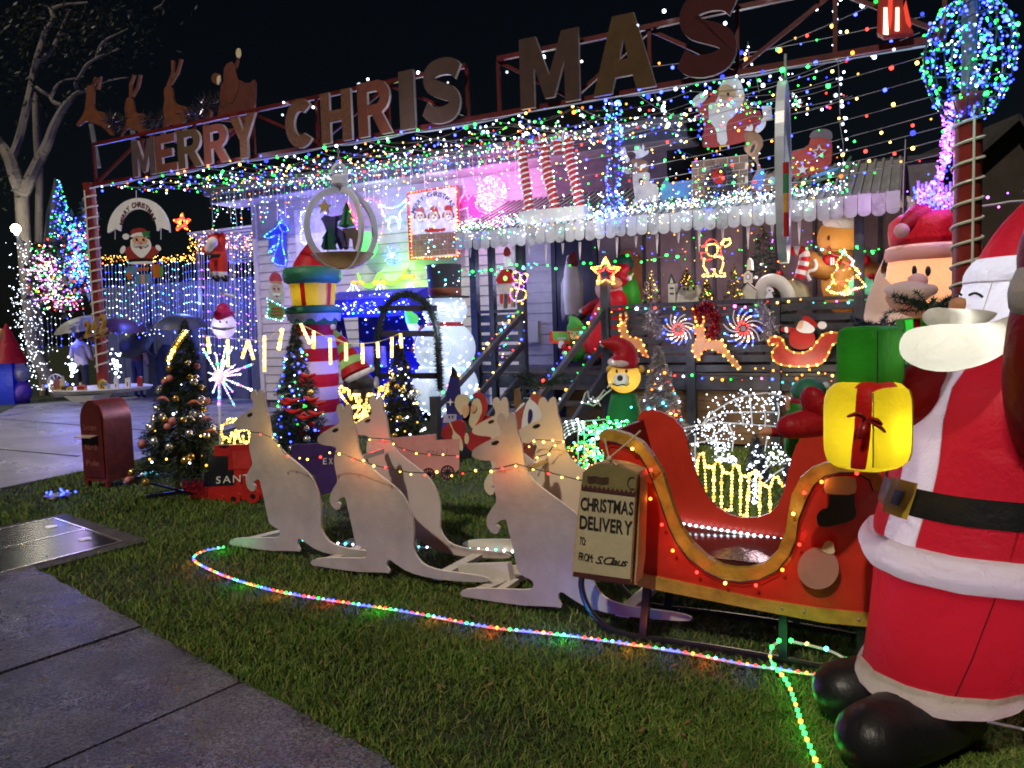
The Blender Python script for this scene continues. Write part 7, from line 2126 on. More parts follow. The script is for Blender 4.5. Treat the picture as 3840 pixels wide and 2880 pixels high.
# wire deer: glowing antlers behind the kangaroo
def scribble(lbl, name, cat, y, paths, cols, mat, step=.03, r=.012, wire=.008):
    pl = Pl(V((0, y, 0)), V((0, -1, 0)))
    return ropefig(name, lbl, cat, pl, paths, cols, step, r, None, wire)
scribble('warm rope light deer head with antlers peeping between two kangaroos', 'deer_figure_light', 'rope light figure', 6.6, [Z('R6', '380,1340 300,1240 265,1160 280,1100 320,1110 330,1170 350,1120 400,1160 400,1240 430,1280 450,1215 500,1215 500,1300 560,1370'), Z('R6', '580,1380 640,1330 650,1230 700,1210 770,1220'), Z('R6', '810,1250 820,1110 850,1110 850,1170 900,1080 940,1080 920,1180 850,1270'), Z('R6', '440,1400 520,1370 560,1300 540,1215'), Z('R6', '560,1380 520,1450 460,1560 480,1640 560,1580 600,1480 680,1440 690,1350 640,1400 580,1480 520,1530'), Z('R6', '600,1400 660,1500 580,1560 640,1340')], ['y'], None, .026, .013)
scribble('warm rope light sleigh shape beside the nose of the first kangaroo', 'deer_figure_light', 'rope light figure', 7.3, [Z('I', '1215,960 1230,930 1300,930 1260,960 1180,980 1170,1050 1200,1110'), Z('I', '1180,1130 1190,1080 1230,1090 1240,1130 1260,1040 1300,1100 1320,1030 1400,1020 1410,1120 1360,1130 1350,1060'), Z('I', '1280,1130 1290,1020 1340,1130')], ['y'], None, .028, .012)
lamp('deer_lamp', Dp(z1('I', 1300, 1060), 7.1), (1, .7, .25), 1.5, .1)
scribble('unlit white wire deer tangle left of the yellow bear', 'wire_deer', 'wire deer', 6.6, [Z('R2', '1030,1590 1080,1440 1120,1390 1150,1530 1240,1560 1310,1590 1220,1640 1130,1610 1030,1590'), Z('R2', '1180,1530 1210,1490 1240,1550 1330,1480 1400,1380 1440,1420 1320,1550 1250,1600'), Z('R2', '1240,1570 1350,1500 1520,1370'), Z('R2', '1130,1580 1200,1640 1300,1610 1160,1560'), Z('R2', '1290,1560 1340,1650'), Z('R2', '1500,1250 1450,1350')], ['w'], None, 2.0, .006, .006)
# warm picket outline lights
pk_pl = Pl(V((0, 5.3, 0)), V((0, -1, 0)))
ropefig('picket_light', 'warm rope light picket fence seen through the sleigh', 'rope light figure', pk_pl, [Z('R7', '180,1220 180,1060 200,980 240,970 255,1060 270,1390'), Z('R7', '265,1100 350,1120 350,1470'), Z('R7', '345,1110 395,1030 450,1150 430,1200 430,1560'), Z('R7', '450,1165 540,1180 530,1560 440,1550'), Z('R7', '540,1160 560,1080 600,1090 630,1200 625,1620'), Z('R7', '640,1200 720,1210 690,1630 640,1600'), Z('R7', '720,1190 790,1150 830,1200 825,1640'), Z('R7', '830,1270 930,1330 935,1580'), Z('R7', '940,1310 970,1220 1010,1210 1070,1320')], ['y'], .024, .0105)
# carriage of white wire lights
car = T('carriage_light', 'white wire frame carriage covered in cool white lights behind the sleigh', 'light carriage', G(z1('W', 1590, 1020)))
cy_ = 6.2
cp = lambda s, y=cy_: [Dp(p, y) for p in Z('R7', s)]
paths = [cp('220,680 300,570 420,490 560,410 720,360 900,340 1100,380 1230,470'), cp('220,690 300,620 440,550 650,540 860,540 1030,545'), cp('30,710 160,680 300,660 430,650 600,660 870,680 1000,690'), cp('100,870 240,850 350,825'), cp('160,760 155,1000 165,1180'), cp('870,480 890,600 880,700 905,800 880,950'), cp('1010,440 1030,540 1010,690'), cp('500,660 560,780 540,950'), cp('380,820 380,1000 520,1030 560,1000', 6.0), cp('830,1200 940,1080 1000,1060 1100,1080', 5.9), cp('860,1290 1000,1170 1080,1120', 5.9), cp('560,410 640,540 660,680'), cp('720,360 740,540 750,680')]
pos = []
for q in paths:
    MB().tube(q, .006, 4).obj('frame', WIRE, car)
    for p in walk(q, .05):
        pos.append(p + V((random.gauss(0, .02), random.gauss(0, .02), random.gauss(0, .02))))
for _ in range(330):
    x, y = random.choice([(random.gauss(850, 190), random.gauss(400, 50)), (random.gauss(350, 140), random.gauss(730, 60)), (random.gauss(430, 50), random.gauss(880, 70)), (random.uniform(250, 1000), random.uniform(380, 900)), (random.gauss(1000, 70), random.gauss(1000, 70)), (random.gauss(480, 60), random.gauss(1030, 20))])
    pos.append(Dp(z1('R7', x, y), cy_ + random.uniform(-.3, .5)))
for _ in range(60):
    pos.append(Dp(z1('R7', random.gauss(775, 25), random.uniform(1200, 1500)), 5.6))
bulb_mass('bulb_cluster', [p for p in pos if p.z > .02], ['w'], car, .0062)
lamp('carriage_lamp', Dp(z1('R7', 600, 800), 5.8), (.8, .88, 1), 5, .25)
# green light present box and white arches
gbx = T('light_box', 'open wire present box of green and white lights left of the sleigh', 'light box', G(z1('W', 1300, 1010)))
q0 = Pl(V((0, 6.6, 0)), V((0, -1, 0)))
bx = [q0.at(p) for p in Z('L', '150,290 370,270 610,390 610,660 150,680')]
MB().tube(bx, .006, 4, True).obj('frame', WIRE, gbx)
for x in (150, 200, 290, 360, 480, 560):
    MB().tube([q0.at(z1('L', x, 290)), q0.at(z1('L', x, 660))], .005, 4).obj('frame', WIRE, gbx)
pos = [q0.at(z1('L', random.gauss(270, 70), random.uniform(290, 680)), random.uniform(-.2, .1)) for _ in range(150)] + [q0.at(z1('L', random.uniform(300, 620), random.gauss(350, 50)), random.uniform(-.2, .1)) for _ in range(70)]
bulb_mass('bulb_cluster', pos, ['g', 'g', 'g', 'c', 'w'], gbx, .0105)
pos = [q0.at(z1('L', random.uniform(60, 300), random.uniform(480, 680)), random.uniform(-.2, .1)) for _ in range(40)]
bulb_mass('bulb_cluster', pos, ['y', 'o', 'r'], gbx, .009)
arcs = T('arch_light', 'nest of white wire light arches left of the green light box', 'light arches', G(z1('W', 1255, 1010)))
for i in range(5):
    q = [q0.at(p) for p in Z('L', f'{10+i*8},{320+i*26} {60+i*8},{285+i*24} {140+i*6},{272+i*22} {200},{300+i*20}')]
    MB().tube(sm3(q, 1), .005, 4).obj('frame', WIRE, arcs)
    outline(arcs, q, .05, ['w'], .009, closed=False)
lamp('green_box_lamp', q0.at(z1('L', 260, 500), .2), (.2, 1, .4), 1.6, .15)
# painted couple, nutcracker and the round Santa face board
pc = PK(-1.05)
J_ = lambda s, n=1: SZs('J', s, n)
fig('couple_board', 'painted board of Santa kissing a white-haired woman behind the kangaroos', 'couple board', pc, [
    ('dress', mt('claus_red', (.36, .02, .025), .5), J_('1240,560 1290,520 1380,490 1430,520 1430,640 1400,760 1250,660 1220,620'), 0), ('coat', mt('claus_red', (1, 1, 1)), J_('1470,560 1620,420 1700,620 1650,760 1420,760'), 0),
    ('hair', CREAM, J_('1345,310 1380,282 1450,290 1465,340 1440,370 1400,470 1360,420 1335,370'), 1), ('beard', CREAM, J_('1480,330 1540,310 1570,400 1550,500 1490,580 1450,520 1470,450'), 1),
    ('face', SKIN, J_('1400,390 1440,360 1460,400 1455,450 1420,490 1400,450'), 2), ('face', SKIN, J_('1470,385 1500,360 1525,395 1500,440 1470,430'), 3), ('hat', mt('hat_red', (.5, .03, .03), .5), J_('1475,310 1500,270 1560,265 1610,340 1610,430 1560,520 1485,580 1560,460 1570,370 1540,300'), 2),
    ('apron', CREAM, J_('1300,510 1330,590 1400,650 1410,760 1370,740 1310,650 1330,600 1290,520'), 1), ('glove', CREAM, J_('1420,620 1440,600 1460,640 1450,700 1420,690'), 1), ('eyebrow', BLACK, ell('J', 1466, 365, 8, 22), 4)], None)
nc = T('nutcracker_board', 'tall navy nutcracker board with spiked hat left of the kissing couple', 'nutcracker', pc.at(z1('J', 1310, 640)))
pn = PK(-.95)
for nm, mm, s in (('coat', mt('coat_blue', (.05, .05, .4), .5), '1228,640 1235,500 1250,450 1390,450 1400,640'), ('face', mt('nut_face', (.45, .45, .7), .5), '1250,450 1355,450 1350,520 1240,520'), ('hat', NAVY, '1270,450 1262,290 1300,140 1370,140 1385,300 1380,450'), ('spike', BLACK, '1300,140 1318,50 1350,100 1360,140')):
    plate(nm, Z('J', s), pn, mm, nc, 0 if nm != 'face' else 1)
plate('star', star('J', 1302, 350, 34, 10, -90, 4), pn, WHITE, nc, 2)
for x in (1290, 1318): plate('eye', ell('J', x, 470, 5, 10), pn, BLACK, nc, 3)
fig('santa_face_board', 'painted board of a Santa in profile behind the cream kangaroo', 'santa board', PK(-1.2), [
    ('beard', WHITE, J_('1880,500 1950,310 2000,330 2070,420 2100,600 2030,760 1930,800 1870,650'), 0), ('hat', mt('hat_terracotta', (.45, .1, .06), .5), J_('1950,310 1990,280 2050,285 2110,360 2090,480 2030,370'), 1), ('tail', mt('hat_terracotta', (1, 1, 1)), J_('1835,480 1845,430 1930,360 1900,440 1880,640 1870,830 1840,700'), 1), ('pompom', WHITE, J_('1830,440 1900,350 1930,360 1850,430'), 2), ('mouth', NAVY, J_('1940,540 1950,400 1985,420 1975,500'), 2), ('coat', mt('coat_terracotta', (.3, .06, .04), .5), J_('1880,680 1990,680 2010,800 1960,890 1880,810'), 1), ('chin', mt('boot_grey', (.1, .09, .08), .5), J_('1990,700 2040,700 2020,790 1990,790'), 2)], None)
fig('wooden_post_board', 'plain brown wooden peg board beside the stairs', 'board', PK(-.6), [('board', mt('peg_brown', (.2, .11, .05), .5), J_('1830,420 1830,250 1850,235 1880,240 1890,420'), 0)])
sprig('dark garland sprig hanging at the foot of the stairs', Dp(z1('J', 2080, 220), 8.0), 16, .4, NEED)
# penguin with striped hat
MB.K = .58
pg_ = T('inflatable_penguin', 'dark inflatable penguin with red and green striped hat behind the second fir', 'inflatable penguin', U(z1('R6', 560, 1500), .9))
PG = lambda x, y, k=.9: U(z1('R6', x, y), k)
MB().ball(PG(540, 1080), .33, 22, 14, (1, .9, .85)).obj('head', inf('nylon_penguin', (.035, .03, .035), .2), pg_, 'all')
MB().blob([PG(560, 1200), PG(560, 1500)], [.3, .38], 18).obj('body', inf('nylon_penguin', (1, 1, 1)), pg_, 'all')
MB().ball(PG(780, 1050, .7), .11, 14, 10, (.5, .5, 1.1)).obj('eye', IWHITE, pg_, 'all')
MB().blob([PG(320, 1050), PG(500, 960, .55), PG(720, 860, .6)], [.05, .065, .05], 12).obj('hat_brim', IWHITE, pg_, 'all')
hp = [PG(510, 930), PG(440, 780), PG(340, 560), PG(260, 420), PG(200, 340)]
hw = walk(sm3(hp, 2), .004)
k_ = len(hw) // 6
for i in range(6):
    q = hw[i * k_:(i + 1) * k_ + 1]
    MB().tube(q, [.175 * (1 - (i * k_ + j) / (6.3 * k_)) + .015 for j in range(len(q))], 16).obj('hat_stripe', (IRED, inf('nylon_sage', (.25, .45, .15), .5))[i % 2], pg_, True)
MB().ball(PG(180, 280), .06, 12, 8).obj('pompom', IWHITE, pg_, 'all')
lamp('penguin_lamp', PG(420, 800), (1, .9, .9), .5, .03)
MB.K = .48
# elf head behind the mitten
ef = T('inflatable_elf', 'inflatable elf with green hat hidden behind the red mitten', 'inflatable elf', Dp(z1('R7', 1250, 900), 4.6) * 1)
EF = lambda x, y, d=4.6: Dp(z1('R7', x, y), d)
MB().ball(EF(1330, 330), .21, 18, 12, (1, 1, .85)).obj('hat', inf('nylon_teal', (.04, .2, .12), .35), ef, 'all')
MB().ball(EF(1300, 430), .19, 18, 12, (1, .8, .6)).obj('hat_band', inf('nylon_crimson', (.4, .03, .06), .4), ef, 'all')
MB().ball(EF(1510, 270), .05, 12, 8).obj('pompom', IWHITE, ef, 'all')
MB().blob([EF(1120, 480), EF(1120, 420), EF(1115, 370)], [.045, .05, .012], 10, .5).obj('ear', ISKIN, ef, 'all')
MB().blob([EF(1140, 500), EF(1260, 485)], [.045, .06], 10).obj('collar', ICREAM, ef, 'all')
MB().blob([EF(1250, 520), EF(1250, 900)], [.16, .2], 14).obj('body', IGREEN, ef, 'all')
MB().blob([EF(830, 760, 4.4), EF(880, 740, 4.4), EF(930, 745, 4.4)], [.015, .05, .055], 10).obj('hand', ISKIN, ef, 'all')
MB().blob([EF(950, 745, 4.4), EF(1000, 750, 4.4)], [.055, .055], 10).obj('cuff', IRED, ef, 'all')
MB().blob([EF(1010, 755, 4.4), EF(1150, 760, 4.5)], [.05, .07], 10).obj('arm', IGREEN, ef, 'all')
MB.K = 1.0
TY = 20.5
bark, bt, bb, bo_ = _nodes('gum_bark')
wv_ = _noise(bt, 3, 8, .7)
bt.links.new(_mixcol(bt, wv_.outputs[0], (.07, .058, .054), (.24, .205, .19)), bb.inputs['Base Color'])
bb.inputs['Roughness'].default_value = .85
bpx = bt.nodes.new('ShaderNodeBump'); bpx.inputs['Strength'].default_value = .8; bpx.inputs['Distance'].default_value = .05
bt.links.new(_noise(bt, 9, 6).outputs[0], bpx.inputs['Height']); bt.links.new(bpx.outputs[0], bb.inputs['Normal'])
tb = Dp(z1('W', 72, 0), TY)
gum = T('gum_tree', 'tall pale gum tree wound with white lights at the left edge of the drive', 'tree', (tb.x, TY, 0))
TP = lambda s, y=TY: [Dp(p, y + random.uniform(-.4, .4)) for p in Z('A', s)]
tpx = .0122
trunk = [V((tb.x - .05, TY, -.1))] + [Dp(p, TY) for p in Z('W', '70,760 66,680 58,600 52,520 48,440 47,420')]
MB().tube(sm3(trunk, 2), .17, 12).obj('trunk', bark, gum, True)
MB().tube(sm3([Dp(p, TY + .6) for p in Z('W', '95,860 90,780 82,640 84,500 86,380 80,300 78,200')], 2), .1, 10).obj('trunk', bark, gum, True)
for s, r0, r1 in (('185,1600 130,1480 90,1330 40,1240 -40,1150 -120,900', .2, .1), ('190,1600 250,1480 340,1290 400,1180 440,1050 530,880 580,830 640,770 760,735', .17, .04), ('90,1330 160,1160 220,900 265,700 285,560 310,470 350,340 370,250 430,190 440,120 400,60 330,40', .11, .03),
                  ('300,510 380,470 440,400 490,290 540,170 575,80', .08, .02), ('530,880 440,850 420,800 330,750 260,680 240,640', .06, .03), ('430,800 460,720 520,670 630,650', .05, .02), ('650,760 620,690 680,610 710,540 800,480 880,450 1000,400', .06, .02), ('800,480 820,400 870,330 960,290 1060,240', .05, .015), ('440,70 520,40 640,30 730,20', .05, .02), ('830,690 930,660 1070,640', .03, .01), ('1280,75 1350,40 1370,-20', .03, .015)):
    q = sm3(TP(s), 2)
    MB().tube(q, [r0 + (r1 - r0) * i / (len(q) - 1) for i in range(len(q))], 7).obj('limb', bark, gum, True)
m = MB()
for cx_, cy_2, sx_, sy_, n in ((150, 300, 170, 200, 500), (560, 350, 260, 200, 700), (330, 120, 320, 130, 700), (900, 330, 220, 120, 350), (700, 100, 250, 80, 300), (150, 700, 120, 150, 200), (1250, 60, 160, 60, 120), (60, 1450, 60, 120, 150), (600, 900, 140, 120, 120)):
    for _ in range(n // 2):
        c = Dp(z1('A', random.gauss(cx_, sx_), random.gauss(cy_2, sy_)), TY + random.uniform(-1.5, 1.5))
        e = V((random.gauss(0, 1), random.gauss(0, 1), random.gauss(-.6, .7))).normalized() * .16
        s = e.cross(V((random.random(), random.random(), .3))).normalized() * .03
        m.add([c, c + e * .5 + s, c + e, c + e * .5 - s], [(0, 1, 2, 3)])
m.obj('crown', mt('gum_leaf', (.011, .016, .009), .5, .3, 3, 0), gum)
tl = T('tree_lights', 'white fairy lights wound round the trunk of the gum tree', 'fairy lights', (tb.x, TY - .3, .3))
pos = [Dp((p[0], p[1]), TY - random.uniform(.3, .5)) for p in [z1('W', random.gauss(72 - (840 - y) * .05, 17), y) for y in [random.uniform(520, 842) for _ in range(300)]]] + [Dp(z1('W', 30 + (y - 600) * .14 + random.gauss(0, 8), y), TY - .2) for y in [random.uniform(600, 800) for _ in range(70)]]
bulb_mass('bulb_cluster', pos, ['w'], tl, .0115)
lm = T('floodlight', 'bright floodlight on a bracket fixed to the gum tree', 'floodlight', Dp(z1('W', 36, 512), TY - .6))
MB().ball(Dp(z1('W', 34, 494), TY - .75), .11, 14, 10).obj('lamp', em('flood_glow', (1, .93, .6), 40), lm, 'all')
MB().tube([Dp(z1('W', 36, 505), TY - .7), Dp(z1('W', 42, 520), TY - .5), Dp(z1('W', 50, 523), TY - .25)], .05, 8).obj('bracket', STEEL, lm, True)
lamp('floodlight_lamp', Dp(z1('W', 32, 497), TY - 1.1), (1, .93, .7), 55, .12)
# shed wall and carport behind the drive
shed = T('carport', 'pale carport with corrugated roof behind the driveway, hung with blue lights', 'carport', F(-6, 6.4, 0))
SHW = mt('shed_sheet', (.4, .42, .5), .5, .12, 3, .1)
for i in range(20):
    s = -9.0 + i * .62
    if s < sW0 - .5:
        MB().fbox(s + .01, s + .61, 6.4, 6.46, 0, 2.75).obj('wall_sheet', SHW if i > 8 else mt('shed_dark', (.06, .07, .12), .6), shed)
for i in range(12):
    MB().hexa([F(-4.4, 5.2 + .1 * i, 3.62 - .05 * i), F(sW0 - .6, 5.2 + .1 * i, 3.62 - .05 * i), F(sW0 - .6, 5.29 + .1 * i, 3.62 - .05 * i), F(-4.4, 5.29 + .1 * i, 3.62 - .05 * i),
               F(-4.4, 5.2 + .1 * i, 3.66 - .05 * i), F(sW0 - .6, 5.2 + .1 * i, 3.66 - .05 * i), F(sW0 - .6, 5.27 + .1 * i, 3.64 - .05 * i), F(-4.4, 5.27 + .1 * i, 3.64 - .05 * i)]).obj('roof_sheet', mt('carport_sheet', (.3, .31, .36), .45, .2, 3, .1), shed)
for s in (-4.2, -1.5, 1.0):
    MB().fbox(s - .05, s + .05, 5.25, 5.35, 0, 3.4).obj('post', DARKT, shed)
# curtain lights
for lbl, c, xs, y0, y1, n, cols, k in (('blue and white curtain lights hanging right of the gum tree', 'E', (340, 760), 1300, 1640, 11, 'wwb', 5.6), ('cool blue curtain lights hanging behind the Santa and present boards', 'E', (880, 1640), 860, 1420, 30, 'wwcb', 5.6), ('violet and white curtain lights beside the house corner', 'E', (1640, 2130), 640, 1640, 20, 'wvwb', 4.9)):
    t = T('curtain_lights', lbl, 'curtain lights', U(z1(c, xs[0], y1), k), 'curtain lights left of the house')
    pos = []
    for i in range(n):
        x = xs[0] + (xs[1] - xs[0]) * (i + random.uniform(-.3, .3)) / (n - 1)
        a, b = U(z1(c, x, y0 + random.uniform(-20, 20)), k + random.uniform(-.1, .3)), U(z1(c, x + 14, y1 - random.uniform(0, 90)), k)
        MB().tube([a, a.lerp(b, .5) + d3 * random.uniform(-.03, .03), b], .004, 3).obj('strand', WIRE, t)
        pos += [p + d3 * random.gauss(0, .012) for p in walk([a, b], .17)]
    for p in pos[:300]:
        bulb(random.choice(cols), p, t, .0115)
    if len(pos) > 300:
        bulb_mass('bulb_cluster', pos[300:], list(cols), t, .0115)
for lbl, c, x0, x1, y, sp, n, cols, k in (('amber fairy lights in a band behind the Santa board', 'E', 850, 1620, 820, 18, 150, 'yyo', 5.4), ('amber fairy lights heaped under the carport roof by the house corner', 'E', 1560, 2150, 700, 55, 170, 'yyo', 5.0), ('white and blue fairy lights low behind the visitors', 'E', 900, 1700, 1420, 40, 60, 'wwb', 5.4)):
    t = T('fairy_lights', lbl, 'fairy lights', U(z1(c, x0, y), k))
    bulb_mass('bulb_cluster', [U(z1(c, random.uniform(x0, x1), random.gauss(y, sp)), k + random.uniform(-.2, .2)) for _ in range(n)], list(cols), t, .0105)
# lit bush and cone tree
def litmass(lbl, name, cat, shapes, y, cols, r, leaf):
    t = T(name, lbl, cat, Dp(z1('E', shapes[0][0], shapes[0][1] + shapes[0][3]), y))
    m, pos = MB(), []
    for cx_, cy_2, sx_, sy_, n in shapes:
        for _ in range(n):
            pos.append(Dp(z1('E', random.gauss(cx_, sx_ * .55), random.gauss(cy_2, sy_ * .55)), y + random.uniform(-.6, .6)))
        for _ in range(n):
            c = Dp(z1('E', random.gauss(cx_, sx_ * .5), random.gauss(cy_2, sy_ * .5)), y + random.uniform(.2, .9))
            e = V((random.gauss(0, 1), random.gauss(0, 1), random.gauss(0, 1))).normalized() * .22
            s = e.cross(V((.4, .3, random.random()))).normalized() * .07
            m.add([c, c + e * .5 + s, c + e, c + e * .5 - s], [(0, 1, 2, 3)])
    m.obj('foliage', mt('bush_leaf', (.04, .06, .03), .6, .3, 3, 0), t)
    bulb_mass('bulb_cluster', pos, list(cols), t, r)
litmass('big bush covered in pink and white lights beside the gum tree', 'lit_bush', 'lit bush', [(370, 870, 110, 150, 230), (420, 1060, 130, 130, 190), (520, 1180, 130, 70, 90)], 15.5, 'wwppvwrgy', .0125, 0)
litmass('tall bush covered in blue and green lights left of the red pole', 'lit_bush', 'lit bush', [(640, 640, 100, 120, 260), (640, 850, 110, 140, 300), (690, 1000, 80, 120, 110), (730, 430, 30, 60, 50)], 15, 'bbbbgcwr', .013, 0)
t = T('cone_tree_light', 'slim cone tree of blue and green lights behind the bushes', 'cone tree', Dp(z1('E', 500, 700), 16))
pos = []
for _ in range(330):
    u = random.random() ** .6
    a = random.uniform(0, 6.28)
    x, yq = 480 + 20 * u + math.cos(a) * 110 * u ** .7, 155 + 490 * u
    pos.append(Dp(z1('E', x, yq), 16 + math.sin(a) * .6 * u))
MB().lathe(Dp(z1('E', 500, 690), 16), [(.3, 0), (.2, .65), (.02, 1.3)], 14).obj('mesh_cone', mt('cone_mesh', (.02, .03, .05), .6), t)
bulb_mass('bulb_cluster', pos, list('bbbggcw'), t, .0135)
# palm
pm = T('palm', 'shaggy palm with drooping fronds in front of the blue curtain', 'palm', G(z1('E', 1180, 1560)))
PY = 19.0
MB().tube(sm3([Dp(z1('E', x, y), PY) for x, y in ((1200, 1640), (1190, 1400), (1180, 1200), (1150, 1040))], 2), .16, 12).obj('trunk', mt('palm_bark', (.09, .08, .078), .9, .4, 12, .8, 30), pm, True)
for i in range(9):
    a = random.uniform(-1.2, 4.3)
    c0 = Dp(z1('E', 1150, 1000), PY)
    m = MB()
    pts = [c0 + V((math.cos(a) * .7 * q, math.sin(a) * .5 * q - .2 * q, .25 * q - 1.1 * q * q)) for q in np.linspace(0, 1, 9)]
    for p0, p1 in zip(pts, pts[1:]):
        for sd in (-1, 1):
            for f in (.0, .5):
                p = p0.lerp(p1, f)
                e = ((p1 - p0).normalized() * .5 + V((math.sin(a) * sd * .4, -math.cos(a) * sd * .4, -.8))).normalized() * .3
                s = (p1 - p0).normalized() * .02
                m.add([p - s, p + s, p + e], [(0, 1, 2)])
    m.obj('frond', mt('palm_frond', (.07, .1, .04), .6, .3, 4, 0), pm)
# visitors and umbrellas
def umbrella(lbl, apex, r, tilt, mat, shaft=.9):
    apex = V(apex)
    t = T('umbrella', lbl, 'umbrella', apex - ZU * .4, 'umbrellas of the visitors')
    ax = V(tilt).normalized()
    x = ax.cross(V((.2, 1, .1))).normalized()
    y = ax.cross(x)
    m = MB()
    vs = []
    for i in range(6):
        u = i / 5
        for j in range(32):
            a = 2 * math.pi * j / 32
            rr = r * math.sin(u * 1.25) / math.sin(1.25) * (1 - .05 * u * abs(math.sin(4 * a)))
            vs.append(apex + (x * math.cos(a) + y * math.sin(a)) * rr - ax * (r * .45 * (1 - math.cos(u * 1.25)) / (1 - math.cos(1.25)) * (1 + .06 * abs(math.sin(4 * a)))))
    m.add(vs, [[i * 32 + j, i * 32 + (j + 1) % 32, (i + 1) * 32 + (j + 1) % 32, (i + 1) * 32 + j] for i in range(5) for j in range(32)])
    m.obj('canopy', mat, t, 'all')
    MB().tube([apex + ax * .08, apex - ax * shaft], .009, 6).obj('shaft', STEEL, t)
    MB().tube([apex - ax * shaft, apex - ax * (shaft + .1)], .016, 6).obj('handle', BLACK, t)
    for j in range(8):
        a = 2 * math.pi * (j + .5) / 8
        MB().tube([apex - ax * .25, apex + (x * math.cos(a) + y * math.sin(a)) * r * .6 - ax * r * .24], .004, 4).obj('rib', STEEL, t)
    return t
def person(lbl, base, h, yaw, top, legs, hair, arms):
    """one skinned body; arms given as (shoulder, elbow, hand) offsets in units of height; clothing as materials by region"""
    s = h
    P = [(0, 0, .52), (0, 0, .62), (0, 0, .74), (0, 0, .82), (0, 0, .865), (0, .005, .93),
         (.055, 0, .49), (.06, .0, .27), (.062, -.01, .04), (.065, .07, .015), (-.055, 0, .49), (-.06, .0, .27), (-.062, -.01, .04), (-.065, .07, .015)]
    R = [.085, .08, .095, .06, .036, .062, .058, .042, .028, .02, .058, .042, .028, .02]
    Ed = [(0, 1), (1, 2), (2, 3), (3, 4), (4, 5), (0, 6), (6, 7), (7, 8), (8, 9), (0, 10), (10, 11), (11, 12), (12, 13)]
    for sh, el_, hd in arms:
        i = len(P)
        P += [sh, el_, hd]
        R += [.045, .032, .024]
        Ed += [(3, i), (i, i + 1), (i + 1, i + 2)]
    me = bpy.data.meshes.new('person')
    me.from_pydata([tuple(c * s for c in p) for p in P], Ed, [])
    ob = bpy.data.objects.new('person', me)
    COL.objects.link(ob)
    md = ob.modifiers.new('skin', 'SKIN')
    for v, r in zip(me.skin_vertices[0].data, R):
        v.radius = (r * s, r * s * .82)
    me.skin_vertices[0].data[0].use_root = True
    sb_ = ob.modifiers.new('sub', 'SUBSURF')
    sb_.levels = sb_.render_levels = 2
    dg = bpy.context.evaluated_depsgraph_get()
    m2 = bpy.data.meshes.new_from_object(ob.evaluated_get(dg))
    bpy.data.objects.remove(ob)
    m2.materials.clear()
    for mm in (top, legs, mt('skin_real', (.45, .27, .2), .5), BLACK):
        m2.materials.append(mm)
    for p in m2.polygons:
        c = p.center / s
        k = 0
        if c.z < .53 and abs(c.x) < .16: k = 1
        if c.z < .035: k = 3
        if c.z > .85: k = 2
        for sh, el_, hd in arms:
            e, hv = V(el_), V(hd)
            if (c - e).dot(hv - e) > -.02 * (hv - e).length and (c - (e + hv) / 2).length < .16 and abs(c.x) > .12:
                k = 2
        p.material_index = k
        p.use_smooth = True
    o = bpy.data.objects.new('person', m2)
    COL.objects.link(o)
    o.location = base
    o.rotation_euler = (0, 0, yaw)
    ORG[o.name] = V((0, 0, 0))
    tag(o, lbl, 'person')
    hm = MB().ball((0, -.012 * s, .945 * s), .066 * s, 14, 10, (.95, 1.05, 1.0))
    ho_ = bpy.data.meshes.new('hair')
    ho_.from_pydata(hm.v, [], hm.f)
    ho_.materials.append(hair)
    hb_ = bpy.data.objects.new('hair', ho_)
    COL.objects.link(hb_)
    hb_.parent = o
    fm = MB().ball((0, .062 * s, .915 * s), .012 * s, 8, 6)
    for q in (-.062, .062):
        fm.ball((q * s, .01 * s, .925 * s), .014 * s, 8, 6, (.5, 1, 1.2))
    fo = bpy.data.meshes.new('face_detail')
    fo.from_pydata(fm.v, [], fm.f)
    fo.materials.append(MT['skin_real'])
    fb = bpy.data.objects.new('nose_and_ears', fo)
    COL.objects.link(fb)
    fb.parent = o
    fb['kind'] = 'stuff'
    return o
HAIR = mt('dark_hair', (.015, .012, .01), .6)
pb1 = G(z1('R4', 1395, 1615))
person('person seen from behind in a pale long-sleeved shirt and dark trousers under a light umbrella', pb1, 1.68, -.25, mt('pale_shirt', (.62, .56, .62), .8, .1, 4, .2, 12), mt('dark_trousers', (.02, .022, .035), .8), HAIR, [((-.1, 0, .79), (-.15, -.01, .62), (-.11, .1, .56)), ((.1, 0, .79), (.15, .01, .62), (.1, .13, .6))])
umbrella('pale grey umbrella over the person in the light shirt', Dp(z1('R4', 1400, 150), pb1.y - .1), .68, (-.12, -.1, 1), mt('umbrella_pale', (.28, .28, .28), .5, .15))
pb2 = G(z1('R8', 1650, 1515))
person('person in maroon T-shirt and jeans whose head is hidden by a dark umbrella', pb2, 1.7, -.5, mt('maroon_shirt', (.16, .06, .06), .8, .1, 4, .2, 12), mt('blue_jeans', (.035, .05, .11), .8), HAIR, [((-.1, 0, .79), (-.13, .05, .66), (-.08, .14, .72)), ((.11, 0, .79), (.17, .01, .63), (.18, .04, .47))])
umbrella('dark grey umbrella tilted over the person in jeans', Dp(z1('R8', 1500, 480), pb2.y - .75), .5, (-.25, -.75, .6), mt('umbrella_dark', (.025, .026, .028), .5, .2))
umbrella('maroon umbrella edge behind the red pole', Dp(z1('R8', 1300, 190), 17.5), .6, (.1, -.05, 1), mt('umbrella_maroon', (.05, .008, .012), .5, .2))
umbrella('dark umbrella behind the tall fir with silver baubles', Dp(z1('E', 1490, 1280), 15.5), .52, (.05, -.15, 1), mt('umbrella_slate', (.02, .025, .03), .5, .2))
